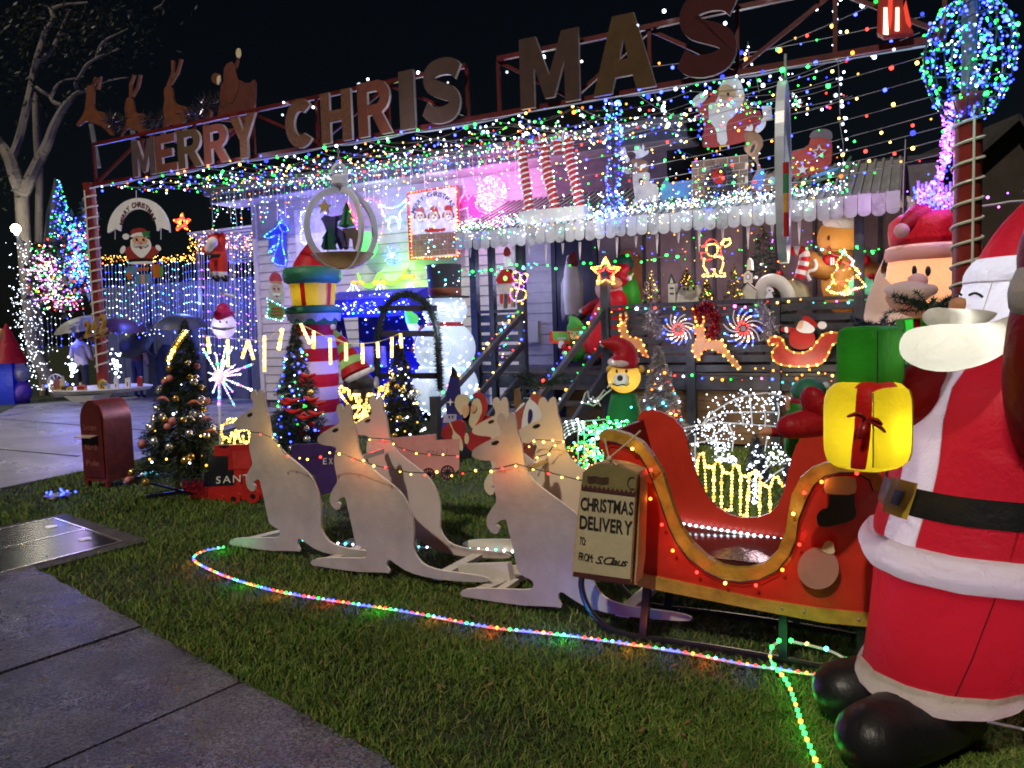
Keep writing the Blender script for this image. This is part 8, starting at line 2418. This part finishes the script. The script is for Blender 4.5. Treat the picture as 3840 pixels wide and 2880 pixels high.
# numbers on the pole, village table
pk_ = PK(-.13)
nb = T('house_number', 'golden wooden house number 242 on the left red pole', 'house number', pk_.at(z1('R8', 950, 480)))
a, b, c = pk_.at(z1('R8', 780, 520)), pk_.at(z1('R8', 1130, 395)), pk_.at(z1('R8', 775, 240))
text('numeral', '242', a, b, c, -n3, GOLD, nb, 1, .045, .12)
MB().bar(a - ZU * .03 + n3 * .03, b - ZU * .03 + n3 * .03, .025).obj('bracket', GOLD, nb)
vt = T('village_table', 'round white table board fixed round the left red pole', 'table', (pl0.x, pl0.y, 0))
tz = U(z1('R8', 1110, 1345), 0).z
MB().lathe((pl0.x, pl0.y, tz), [(.08, -.05), (.55, -.04), (.58, 0), (.54, .012), (.08, .012)], 44).obj('tabletop', mt('table_white', (.62, .62, .62), .4, .1), vt, True)
MB().hexa([V((pl0.x - .12, pl0.y - .5, tz - .14)), V((pl0.x + .1, pl0.y - .5, tz - .14)), V((pl0.x + .1, pl0.y - .1, tz - .14)), V((pl0.x - .12, pl0.y - .1, tz - .14)), V((pl0.x - .22, pl0.y - .54, tz - .055)), V((pl0.x + .16, pl0.y - .54, tz - .055)), V((pl0.x + .16, pl0.y - .1, tz - .055)), V((pl0.x - .22, pl0.y - .1, tz - .055))]).obj('support', WHITE, vt)
def mini(lbl, x, y, w, h, mm, roof, rh):
    p = U(z1('R8', x, y), 0)
    rr = V((p.x - pl0.x, 0, 0))
    p = V((p.x, pl0.y - math.sqrt(max(0, .3 - rr.x ** 2)) * .8, tz + .013))
    sc_ = 1 / 4.424 / 2901 * 9.6
    w, h, rh = w * sc_, h * sc_, rh * sc_
    t = T('miniature_house', lbl, 'miniature house', p, 'miniatures on the round table')
    MB().box(p + ZU * h / 2, w, w * .8, h).obj('wall', mm, t)
    X, Y = V((w * .58, 0, 0)), V((0, w * .48, 0))
    q = p + ZU * (h + .001)
    MB().add([q - X - Y, q + X - Y, q + X + Y, q - X + Y, q - Y + ZU * rh, q + Y + ZU * rh], [(0, 1, 4), (3, 5, 2), (0, 4, 5, 3), (1, 2, 5, 4), (0, 3, 2, 1)]).obj('roof', roof, t)
    MB().box(p + V((0, -w * .4 - .001, h * .35)), w * .25, .002, h * .5).obj('door', BROWN, t)
TC = mt('terracotta', (.4, .13, .08), .6)
for a in (('pointed terracotta miniature house at the left of the round table', 640, 1340, 90, 60, TC, TC, 140), ('cream A-frame miniature house on the round table', 770, 1340, 70, 70, YEL, CREAM, 160), ('navy domed miniature house left of the pole', 830, 1290, 80, 40, NAVY, NAVY, 30), ('small yellow framed miniature stall at the front of the table', 870, 1370, 80, 40, YEL, YEL, 12), ('orange roofed miniature house at the foot of the pole', 1020, 1320, 120, 50, RED, mt('salmon', (.6, .15, .1), .5), 30),
          ('grey roofed cottage miniature right of the pole', 1270, 1340, 120, 60, LGREY, STEEL, 50), ('white spired miniature church on the round table', 1380, 1330, 60, 110, WHITE, WHITE, 110), ('tall white miniature block with a round sign', 1480, 1330, 70, 150, WHITE, WHITE, 8), ('red miniature tower at the right of the table', 1560, 1310, 70, 150, RED, RED, 20), ('yellow arched miniature gate behind the pole', 1240, 1230, 100, 110, YEL, YEL, 50), ('black miniature shed at the front of the table', 780, 1370, 60, 40, BLACK, BLACK, 14), ('dark yellow windowed miniature next to the orange roof', 1040, 1375, 90, 45, YEL, DGREEN, 12)):
    mini(*a)
for lbl, x, y in (('white bottle figurine at the left rim of the round table', 560, 1330), ('white swan figurine on the round table', 650, 1360), ('little white snowman figurine behind the A-frame', 880, 1250)):
    p = U(z1('R8', x, y), 0)
    p = V((p.x, pl0.y - .38 if x < 700 else pl0.y - .2, tz + .013))
    tag(MB().lathe(p, [(.02, 0), (.024, .03), (.014, .05), (.018, .065), (.003, .08)], 10).obj('figurine', CREAM, None, 'all'), lbl, 'figurine', 'miniatures on the round table')
# far left inflatables
fi = T('inflatable_stack', 'inflatable gingerbread figure with blue present at the left edge of the photo', 'inflatable figure', G(z1('R4', 60, 1590)))
fiy = ORG[fi.name].y
FI = lambda x, y: Dp(z1('R4', x, y), fiy)
MB().ball(FI(-10, 520), .24, 16, 12).obj('head', IBROWN, fi, 'all')
MB().blob([FI(-30, 640), FI(40, 650)], [.1, .1], 12).obj('scarf', IGREEN, fi, 'all')
MB().blob([FI(-20, 760), FI(0, 1000)], [.25, .3], 16).obj('body', IRED, fi, 'all')
MB().box(FI(90, 1270), .75, .6, 1.15).obj('box', inf('nylon_blue', (.03, .06, .6), .5), fi)
MB().lathe(FI(150, 900) - ZU * .05, [(.42, 0), (.22, .45), (.02, .95)], 20).obj('hat', IRED, fi, 'all')
MB().blob([FI(60, 960), FI(170, 960), FI(260, 970)], [.2, .26, .2], 14).obj('hat_brim', IWHITE, fi, 'all')
MB().ball(FI(310, 1100), .24, 14, 10).obj('pompom', ICREAM, fi, 'all')
MB().ball(FI(300, 1420), .3, 14, 10).obj('ball', inf('nylon_violet', (.4, .2, .7), .5), fi, 'all')
lamp('stack_lamp', FI(90, 1200) - V((0, .9, 0)), (.9, .9, 1), 9, .1)
wh = T('wagon_wheel', 'white wagon wheel leaning by the drive edge', 'wheel', Dp(z1('R4', 920, 1450), 17))
wc_ = Dp(z1('R4', 930, 1280), 17)
MB().tube([wc_ + V((.18 * math.cos(a), 0, .21 * math.sin(a))) for a in np.linspace(0, 6.283, 25)[:-1]], .015, 6, True).obj('rim', WIRE, wh, True)
for i in range(5):
    a = math.pi * i / 5
    MB().tube([wc_ - V((.18 * math.cos(a), 0, .21 * math.sin(a))), wc_ + V((.18 * math.cos(a), 0, .21 * math.sin(a)))], .014, 5).obj('spoke', WIRE, wh)
for lbl, c, x, y, sx_, sy_, n, cols, yd, r in (('bright white ball light beside the visitors', 'R4', 1210, 1010, 35, 55, 40, 'w', 16.5, .022), ('white and blue lights on the ground by the wagon wheel', 'R4', 950, 1340, 120, 40, 36, 'wwb', 16.5, .022), ('white lights on a small bush behind the red pole', 'R4', 1920, 950, 45, 130, 30, 'w', 14, .02)):
    t = T('light_cluster', lbl, 'light cluster', Dp(z1(c, x, y), yd))
    bulb_mass('bulb_cluster', [Dp(z1(c, random.gauss(x, sx_), random.gauss(y, sy_)), yd + random.uniform(-.2, .2)) for _ in range(n)], list(cols), t, r)
for lbl, x, y, cols, n in (('blue solar light glowing in the lawn near the service pit', 125, 1066, 'b', 12), ('cool white lights lying at the foot of the letter box', 316, 1024, 'wc', 16)):
    q = G(z1('W', x, y), .02)
    t = T('ground_light', lbl, 'ground light', q)
    MB().lathe(q - ZU * .03, [(.001, .02), (.12, .02), (.13, 0)], 18).obj('disc', BLACK, t, True)
    for _ in range(n):
        bulb(random.choice(cols), q + V((random.gauss(0, .09), random.gauss(0, .09), .01)), t, .012, True)
# rooftop sleigh team on poles
KT2 = .5
pT2 = PK(KT2)
DB = mt('team_rust', (.15, .045, .018), .5, .25)
A_ = lambda s, n=1: SZs('A', s, n)
for lbl, s, a1, pole in (('rust brown reindeer cutout leading the rooftop sleigh team', '725,710 770,700 780,740 775,900 800,920 860,930 895,970 900,1030 940,1100 925,1130 880,1080 830,1040 760,1020 710,1000 660,1045 625,1040 660,990 700,930 715,800 715,740', ('770,710 790,640 800,660', '770,700 830,640 810,740'), '755,1030 820,1390'),
                     ('rust brown reindeer cutout second in the rooftop team', '1040,830 1070,800 1100,820 1115,920 1130,940 1200,940 1205,1000 1195,1060 1250,1080 1300,1190 1260,1180 1220,1090 1190,1120 1180,1210 1150,1200 1160,1100 1090,1060 1030,1080 990,1170 1010,1100 1050,1020 1030,940', ('1080,800 1080,700 1110,620', '1095,800 1140,720 1160,620'), '1100,1080 1120,1250'),
                     ('rust brown reindeer cutout nearest the rooftop sleigh', '1355,740 1390,700 1430,730 1435,830 1470,870 1540,880 1570,940 1560,990 1500,1010 1500,1090 1470,1180 1445,1190 1450,1110 1440,1030 1390,1030 1360,1110 1340,1190 1315,1180 1340,1080 1370,1000 1350,920 1365,830', ('1390,710 1430,600 1430,500', '1410,700 1470,600 1500,490'), '1525,1000 1540,1150')):
    t = fig('roof_reindeer', lbl, 'reindeer cutout', pT2, [('body', DB, A_(s, 1), 0)] + [('antler', DB, stroke(Z('A', q), 9), 0) for q in a1], 'rooftop sleigh team', .025)
    MB().tube([pT2.at(p, -.03) for p in Z('A', pole)], .03, 6).obj('support_pole', STEEL, t)
fig('roof_sleigh', 'rust red cutout of Santa waving from a sleigh on the roof line', 'santa cutout', pT2, [
    ('sleigh', mt('sleigh_rust', (.1, .025, .017), .5), A_('1820,830 1835,660 1960,650 2060,700 2110,650 2120,690 2110,920 2060,1000 1900,1010 1800,1000'), 0), ('runner', DB, A_('1690,1000 1740,900 1760,940 1700,1040 1780,1080 1980,1060 2000,1080 1760,1110 1680,1070'), 0), ('body', mt('sleigh_rust2', (.12, .03, .018), .5), A_('1850,660 1860,540 1940,500 1960,620 1990,700 1930,860 1880,850'), 1),
    ('arm', mt('sleigh_rust', (1, 1, 1)), A_('1945,540 1975,470 1990,490 1965,580'), 1), ('mitten', CREAM, ell('A', 1978, 440, 22, 42), 1), ('head', DB, ell('A', 1790, 650, 36, 45), 0), ('cuff', CREAM, A_('1800,630 1835,620 1815,710 1795,690'), 1)], 'rooftop sleigh team', .025)
for lbl, s in (('dark tinsel garland slung between the first two roof reindeer', '890,990 960,1030 1040,1000'), ('dark tinsel garland slung between the roof reindeer and the sleigh', '1560,950 1640,960 1700,860 1820,830'), ('dark tinsel garland slung between the middle roof reindeer', '1200,1010 1280,1020 1350,990')):
    t = T('tinsel_garland', lbl, 'tinsel', pT2.at(Z('A', s)[1]), 'tinsel on the rooftop team')
    tinsel([pT2.at(p) for p in Z('A', s)], 260, .1, .09, mt('tinsel_mixed', (.16, .14, .17), .2, .6, 50, 0, metal=.7), t)
MIX = ['w', 'w', 'g', 'b', 'w', 'y', 'g', 'b', 'r']
wcab = mt('string_cable_pale', (.3, .3, .3), .5, .1)
ords = 'first second third fourth fifth sixth seventh eighth ninth tenth eleventh twelfth thirteenth fourteenth fifteenth sixteenth'.split()
for i in range(15):
    s = .5 + i * (sE - 1.6) / 14
    a, b = F(s, 0, BZ - .05), F(s - .25, 3.55, 4.03)
    string('light_string', f'{ords[i]} string crossing from truss to roof, counted from the left pole', 'light string', [a, b], .17 if i < 11 else .22, ['w', 'w', 'w', 'g'] if i % 3 else ['w', 'g', 'c', 'b'], .0095, 'strings crossing from truss to roof', .0025, wmat=wcab, drop=.04, sag=.1)
for i in range(10):
    k = .25 + i * .36
    z = BZ + .02 + i * .054
    string('light_string', f'{ords[i]} mixed string parallel to the truss, counted back from the letters', 'light string', [F(s, k + random.uniform(-.08, .08), z + random.uniform(-.05, .05)) for s in np.linspace(.2, sG0 + .8 if i % 2 else sE - .8, 9)], .095, MIX, .009, 'long strings parallel to the truss', .0025, wmat=wcab, drop=.05, sag=.07)
string('light_string', 'mixed lights wrapped along the bottom bar of the truss', 'light string', [F(s, -.06, BZ - .05) for s in np.linspace(.3, sE - .2, 12)], .12, ['b', 'g', 'b', 'g', 'w', 'y', 'o'], .0145, None, .003, drop=.05)
string('light_string', 'white lights draped along the top bar of the truss', 'light string', [F(s, .03, BZ + .52) for s in (sG0 - 2.4, sG0)] , .18, ['w'], .0145, None, .003, drop=.12)
string('light_string', 'white lights draped between the letter A and the lantern', 'light string', [F(s, .03, BZ + .5) for s in (sG1, sG1 + .5, sG1 + 1.3, sE - .3)], .2, ['w'], .0145, None, .003, drop=.14)
nbp = Dp(z1('D', 1700, 420), 5.6)
nbc = V((pr0.x + .0, pr0.y, Dp(z1('D', 1720, 430), pr0.y).z))
FAN = ['g', 'b', 'y', 'r', 'y', 'g', 'b', 'o']
for i in range(10):
    a, b = U(z1('D', *((1040, 25), (1420, 130), (1400, 455), (1395, 630), (1460, 775), (1520, 900), (1560, 1010), (1560, 1110), (1550, 1230), (1380, 260))[i]), .05), U(z1('W', *((1400, 190), (1330, 150), (1180, 322), (1200, 355), (1260, 380), (1350, 395), (1420, 400), (1500, 405), (1600, 400), (1480, 235))[i]), 3.3)
    string('light_string', f'{ords[i]} coloured string fanning from the light ball, counted from the top', 'light string', [a, b], .27, FAN[i % 3:] + FAN[:i % 3], .0135, 'coloured strings fanning from the ball of lights', .003, wmat=wcab, drop=.035, seq=True, sag=.06)
for lbl, c, s, k, cols, st in (('white icicle lights dropping straight down beside the red sleigh board', 'D', '700,-60 710,150 715,400 735,560 740,800 745,1000 770,1150 770,1350 740,1500 720,1620', 1.2, 'w', .05), ('short white icicle lights hanging right of the Santa board', 'D', '10,330 20,480 70,580 100,740', 1.6, 'wwg', .06), ('white icicle string left of the Santa board', 'C', '1450,780 1500,900 1550,960 1560,1030 1650,1100 1720,1210', 1.2, 'ww', .05), ('white icicle string falling to the lit candy canes', 'C', '820,920 880,1000 950,1080 1040,1190', 1.2, 'w', .055), ('white icicle string left of the candy canes', 'C', '50,1080 110,1180 200,1240', 1.5, 'w', .05), ('white icicle string between the candy canes', 'C', '330,1030 400,1130 520,1050', 1.3, 'w', .05)):
    string('light_string', lbl, 'light string', [U(p, k) for p in Z(c, s)], st, list(cols), .0125, 'icicle strings over the yard', .0025, wmat=wcab, drop=.05)
# dense icicle lights
ig = T('icicle_lights', 'dense white icicle lights along the gutter over the weatherboards', 'icicle lights', F(sW0, 3.3, 3.5))
pos, dc = [], []
for i in range(70):
    s = sW0 - .3 + (sA0 + .9 - sW0) * (i + random.random()) / 70
    d_ = random.uniform(.15, .75)
    a = F(s, RK - .2, gz - .06)
    MB().tube([a, a - ZU * d_ + d3 * random.uniform(-.04, .04)], .003, 3).obj('strand', WIRE, ig)
    pos += [a - ZU * (d_ * q) + V((random.gauss(0, .03), random.gauss(0, .03), 0)) for q in np.linspace(.05, 1, int(d_ / .07))]
bulb_mass('bulb_cluster', pos, list('wwwwwcwbgo'), ig, .0085)
ia = T('icicle_lights', 'dense sparkling white lights heaped along the awning edge', 'icicle lights', F(sA0, 2.5, 2.7))
pos = []
for _ in range(1300):
    q = random.random()
    s = sA0 + (sA1 - .5 - sA0) * q
    k = 2.56 + abs(random.gauss(0, .22))
    if random.random() < .2:
        pos.append(F(s, 2.56, random.uniform(2.62, 2.76)))
        continue
    pos.append(F(s, k, 2.73 + max(0, (k - 2.6)) * .385 + .04 + abs(random.gauss(0, .05))))
bulb_mass('bulb_cluster', pos, list('wwwwwwwwcbyg'), ia, .007)
for lbl, q0_, q1_, n, cols in (('fairy lights scattered over the roof above the candy canes', (1150, 330), (1480, 480), 120, 'wwwgy'), ('fairy lights scattered across the chimney and sleigh boards', (1480, 330), (1850, 440), 110, 'wgybwo'), ('tiny fairy lights dotted over the porch wall', (1280, 490), (1760, 620), 110, 'bbvyog'), ('fairy lights scattered over the framed poster', (900, 430), (1040, 520), 70, 'wwyb')):
    t = T('fairy_lights', lbl, 'fairy lights', U(z1('W', *q0_), 3.1))
    kk = 3.9 if 'porch' in lbl else (KW - .2 if 'poster' in lbl else 3.0)
    bulb_mass('bulb_cluster', [U(z1('W', random.uniform(q0_[0], q1_[0]), random.uniform(q0_[1], q1_[1])), kk + random.uniform(-.1, .05)) for _ in range(n)], list(cols), t, .007)
bl_ = T('light_ball', 'egg shaped wire ball of green and blue lights on top of the thick red pole', 'light ball', (nbc.x, nbc.y, 3.0))
RX, RZ2 = .285, .43
m = MB()
def be(a, b): 
    return nbc + V((RX * math.cos(b) * math.cos(a), RX * math.cos(b) * math.sin(a), RZ2 * math.sin(b) * (1 - .12 * math.sin(b))))
for i in range(14):
    MB().tube([be(2 * math.pi * i / 14 + .5 * q, -1.4 + 2.8 * q) for q in np.linspace(0, 1, 12)], .006, 4).obj('wire', mt('ball_wire', (.02, .05, .04), .4), bl_)
for j in range(7):
    MB().tube([be(a, -1.1 + 2.3 * j / 6 + .1 * math.sin(3 * a)) for a in np.linspace(0, 6.283, 20)[:-1]], .005, 4, True).obj('wire', mt('ball_wire', (1, 1, 1)), bl_)
pos = []
for _ in range(230):
    p = be(random.uniform(0, 6.28), math.asin(random.uniform(-1, 1))) 
    pos.append(p + V((random.gauss(0, .012), random.gauss(0, .012), random.gauss(0, .012))))
for p in pos: bulb(random.choice('gbbbbbgc'), p, bl_, .0105)
bulb_mass('bulb_cluster', [be(random.uniform(0, 6.28), random.uniform(-1.4, 1.4)) * .5 + nbc * .5 for _ in range(200)] + [be(random.uniform(0, 6.28), random.uniform(-1.4, 1.4)) for _ in range(420)], list('gbbbw'), bl_, .0065)
MB().tube([V((pr0.x, pr0.y, 2.95)), nbc + ZU * .4], .05, 10).obj('core', mt('core_pipe', (.14, .1, .1), .4), bl_, True)
for lbl, s, n, k, cols, spx in (('violet and blue lights cascading from the ball of lights beside the thick pole', '1640,820 1610,1000 1580,1250 1530,1450', 210, .1, 'vvvbpv', 28), ('violet lights on the icicle curtain left of the thick pole', '1370,1520 1450,1600 1540,1560 1620,1640', 140, .6, 'bvvb', 60)):
    t = T('light_cascade', lbl, 'cascade lights', U(Z('D', s)[-1], k))
    w = walk([V((x, 0, y)) for x, y in Z('D', s)], 2)
    bulb_mass('bulb_cluster', [U((p.x + random.gauss(0, spx / 2.1), p.z + random.gauss(0, spx / 2.5)), k) for p in [random.choice(w) for _ in range(n)]], list(cols), t, .0095)
    MB().tube([U(p, k) for p in Z('D', s)], .008, 5).obj('cable', WIRE, t)
vs_ = T('icicle_strip', 'row of violet lit icicle strips under the eave left of the thick pole', 'icicles', U(z1('D', 1450, 1600), .9))
for i in range(9):
    x = 1370 + i * 32
    MB().tube([U(z1('D', x, 1440 + random.uniform(0, 40)), .9), U(z1('D', x, 1640 + random.uniform(0, 60)), .9)], .012, 5).obj('icicle', mt('violet_strip', (.4, .3, .75), .4), vs_)
# neighbour
nh = T('neighbour_house', 'dim neighbouring house with a gable behind the thick red pole', 'house', (9, 15, 0))
NW = mt('neighbour_wall', (.055, .042, .033), .7, .2, 3, .1)
ga_, gb_, gc2, gd_ = [Dp(z1('D', x, y), 15) for x, y in ((2090, 960), (1880, 1160), (1860, 1370), (2330, 1370))]
MB().prism([V((gb_.x - .3, 15, 0)), V((gd_.x + 1.5, 15, 0)), V((gd_.x + 1.5, 15, gd_.z)), V((gd_.x, 15, gd_.z)), ga_, gb_, V((gb_.x - .3, 15, gb_.z))], V((0, 6, 0))).obj('wall', NW, nh)
MB().prism([ga_ + V((0, -.3, .05)), gb_ + V((-.2, -.3, -.1)), gb_ + V((-.2, -.3, -.22)), ga_ + V((0, -.3, -.08))], V((0, 6, 0))).obj('roof', mt('neighbour_roof', (.05, .045, .045), .6), nh)
MB().prism([ga_ + V((.02, -.3, .05)), V((gd_.x + .1, 14.7, gd_.z)), V((gd_.x + .1, 14.7, gd_.z - .12)), ga_ + V((.02, -.3, -.08))], V((0, 6, 0))).obj('roof', mt('neighbour_roof', (1, 1, 1)), nh)
fl_ = [Dp(p, 7.5) for p in Z('D', '1850,1650 1990,1630 2100,1610 2260,1600')]
fq = string('light_string', 'pale cable with violet and pink lights over the second inflatable Santa', 'light string', fl_, .12, ['p', 'v', 'p'], .012, None, .012, wmat=WIRE, drop=.2)
string('light_string', 'few warm lights hanging by the porch end post', 'light string', [U(p, 2.2) for p in Z('H', '1940,440 1980,520 1945,660 1985,690 1920,790')], .2, ['y'], .014, None, .003, drop=.05)
for nm, c, x, y, k, col, e in (('wall_blue', 'W', 640, 480, 3.5, (.3, .24, 1), 14), ('wall_white', 'W', 800, 420, 3.5, (.5, .5, 1), 8), ('wall_white', 'W', 930, 390, 3.5, (.6, .5, 1), 7), ('wall_pink', 'W', 1055, 410, 3.5, (1, .2, .7), 16), ('wall_pink', 'W', 1130, 380, 3.3, (1, .4, .8), 5), ('wall_green', 'W', 845, 600, 3.75, (.35, 1, .08), 13), ('seat_blue', 'W', 790, 650, 2.0, (.05, .07, 1), 20), ('seat_blue', 'W', 860, 700, 2.0, (.05, .07, 1), 15),
                              ('wall_violet', 'W', 590, 640, 3.4, (.5, .28, 1), 9), ('snowman', 'W', 960, 700, 1.2, (.8, .88, 1), 6), ('awning', 'W', 1080, 505, 2.2, (.6, .65, 1), 2.4), ('awning', 'W', 1250, 480, 2.2, (.9, .92, 1), 2.2), ('awning', 'W', 1450, 455, 2.2, (.9, .93, 1), 2.2), ('awning', 'W', 1650, 430, 2.2, (.9, .95, 1), 2.2), ('awning_purple', 'W', 1870, 420, 2.3, (.8, .35, 1), 2.6), ('porch', 'W', 1130, 600, 3.4, (.65, .6, 1), 6),
                              ('porch', 'W', 1420, 590, 3.2, (.95, .65, .75), 7), ('porch', 'W', 1640, 560, 3.2, (.95, .65, .7), 7), ('porch', 'W', 1800, 560, 2.9, (1, .8, .6), 6), ('deck_front', 'W', 1480, 760, 2.2, (.8, .8, 1), 4), ('deck_front', 'W', 1720, 800, 2.2, (1, .85, .6), 4), ('stairs', 'W', 1150, 770, 1.6, (.7, .75, 1), 4), ('base', 'W', 1570, 870, 1.7, (1, .8, .5), 5), ('curtain', 'W', 290, 640, 5.0, (.1, .16, 1), 46), ('curtain', 'W', 400, 640, 5.0, (.13, .2, 1), 42), ('curtain', 'W', 510, 620, 4.4, (.25, .2, 1), 24), ('curtain', 'W', 150, 720, 4.5, (.08, .1, 1), 26),
                              ('bush', 'W', 140, 620, 3.2, (.9, .5, 1), 18), ('bush', 'W', 200, 560, 3.0, (.3, .35, 1), 18), ('carport', 'W', 480, 520, 4.6, (.6, .55, 1), 14), ('roof', 'W', 700, 390, 2.6, (.8, .85, 1), 6), ('roof', 'W', 950, 330, 2.4, (.8, .9, 1), 6), ('roof_boards', 'W', 1600, 330, 2.4, (.7, .85, 1), 6), ('roof_boards', 'W', 1380, 380, 2.3, (.7, .75, 1), 5), ('canes', 'W', 1190, 400, 2.0, (1, .9, .85), 4),
                              ('ball', 'W', 2080, 130, -.4, (.2, 1, .6), 1.8), ('cascade', 'W', 2040, 380, .5, (.6, .25, 1), 5), ('cascade', 'W', 1960, 440, .8, (.6, .3, 1), 4), ('truss', 'W', 420, 330, -.5, (.8, .75, 1), 4), ('truss', 'W', 850, 290, -.5, (.85, .85, 1), 4)):
    lamp(nm + '_lamp', U(z1(c, x, y), k), col, e * (1.1 if nm[:2] == 'aw' else 1.75), .15)
lamp('drive_lamp', V((-7.5, 13, 2.2)), (.6, .68, 1), 15, .3)
lamp('lawn_left_lamp', G(z1('W', 125, 1066), .12), (.1, .12, 1), .5, .05)
for c, x, y, k, cl in (('I', 1500, 1070, -2.66, 'y'), ('I', 1590, 1110, -2.66, 'y'), ('J', 415, 800, -2.8, 'y'), ('J', 470, 850, -2.8, 'r'), ('J', 590, 870, -2.8, 'y'), ('J', 1780, 825, -2.92, 'y'), ('J', 1690, 930, -2.92, 'r'), ('J', 1870, 880, -2.92, 'y'), ('K', 1060, 380, -2.48, 'y'), ('J', 650, 690, -2.36, 'r')):
    lamp('harness_lamp', U(z1(c, x, y), k - .04), BC[cl], .4 if cl == 'y' else .35, .012)
for c, x, y, q in (('L', 600, 515, 'y'), ('L', 755, 690, 'r'), ('L', 750, 930, 'o'), ('L', 845, 1145, 'r'), ('L', 935, 1360, 'o'), ('L', 1135, 1540, 'r'), ('L', 1625, 1648, 'r'), ('L', 1845, 1520, 'o'), ('L', 1985, 1310, 'r'), ('L', 1935, 1055, 'y'), ('L', 2025, 880, 'r'), ('L', 2170, 790, 'o')):
    lamp('trim_lamp', PK(SK).at(z1(c, x, y), .085), BC[q], .06, .012)
for i, p in enumerate(walk([G(q, .035) for q in Z('W', '483,1183 450,1188 414,1210 500,1252 600,1280 740,1302 900,1325 1050,1357 1200,1370 1330,1388 1480,1410 1600,1435 1720,1452')], .17)):
    lamp('rope_lamp', p, BC['gbobrb'[i % 6]], .3, .015)
for i, p in enumerate(Z('O', '250,950 300,1080 345,1230 385,1370 450,1520')):
    lamp('rope_lamp', G(p, .04), BC['g'], .1, .015)
lamp('rope_lamp', G(z1('W', 1160, 1352), .06), BC['b'], .5, .02)
lamp('rope_lamp', G(z1('W', 1225, 1352), .06), BC['b'], .5, .02)
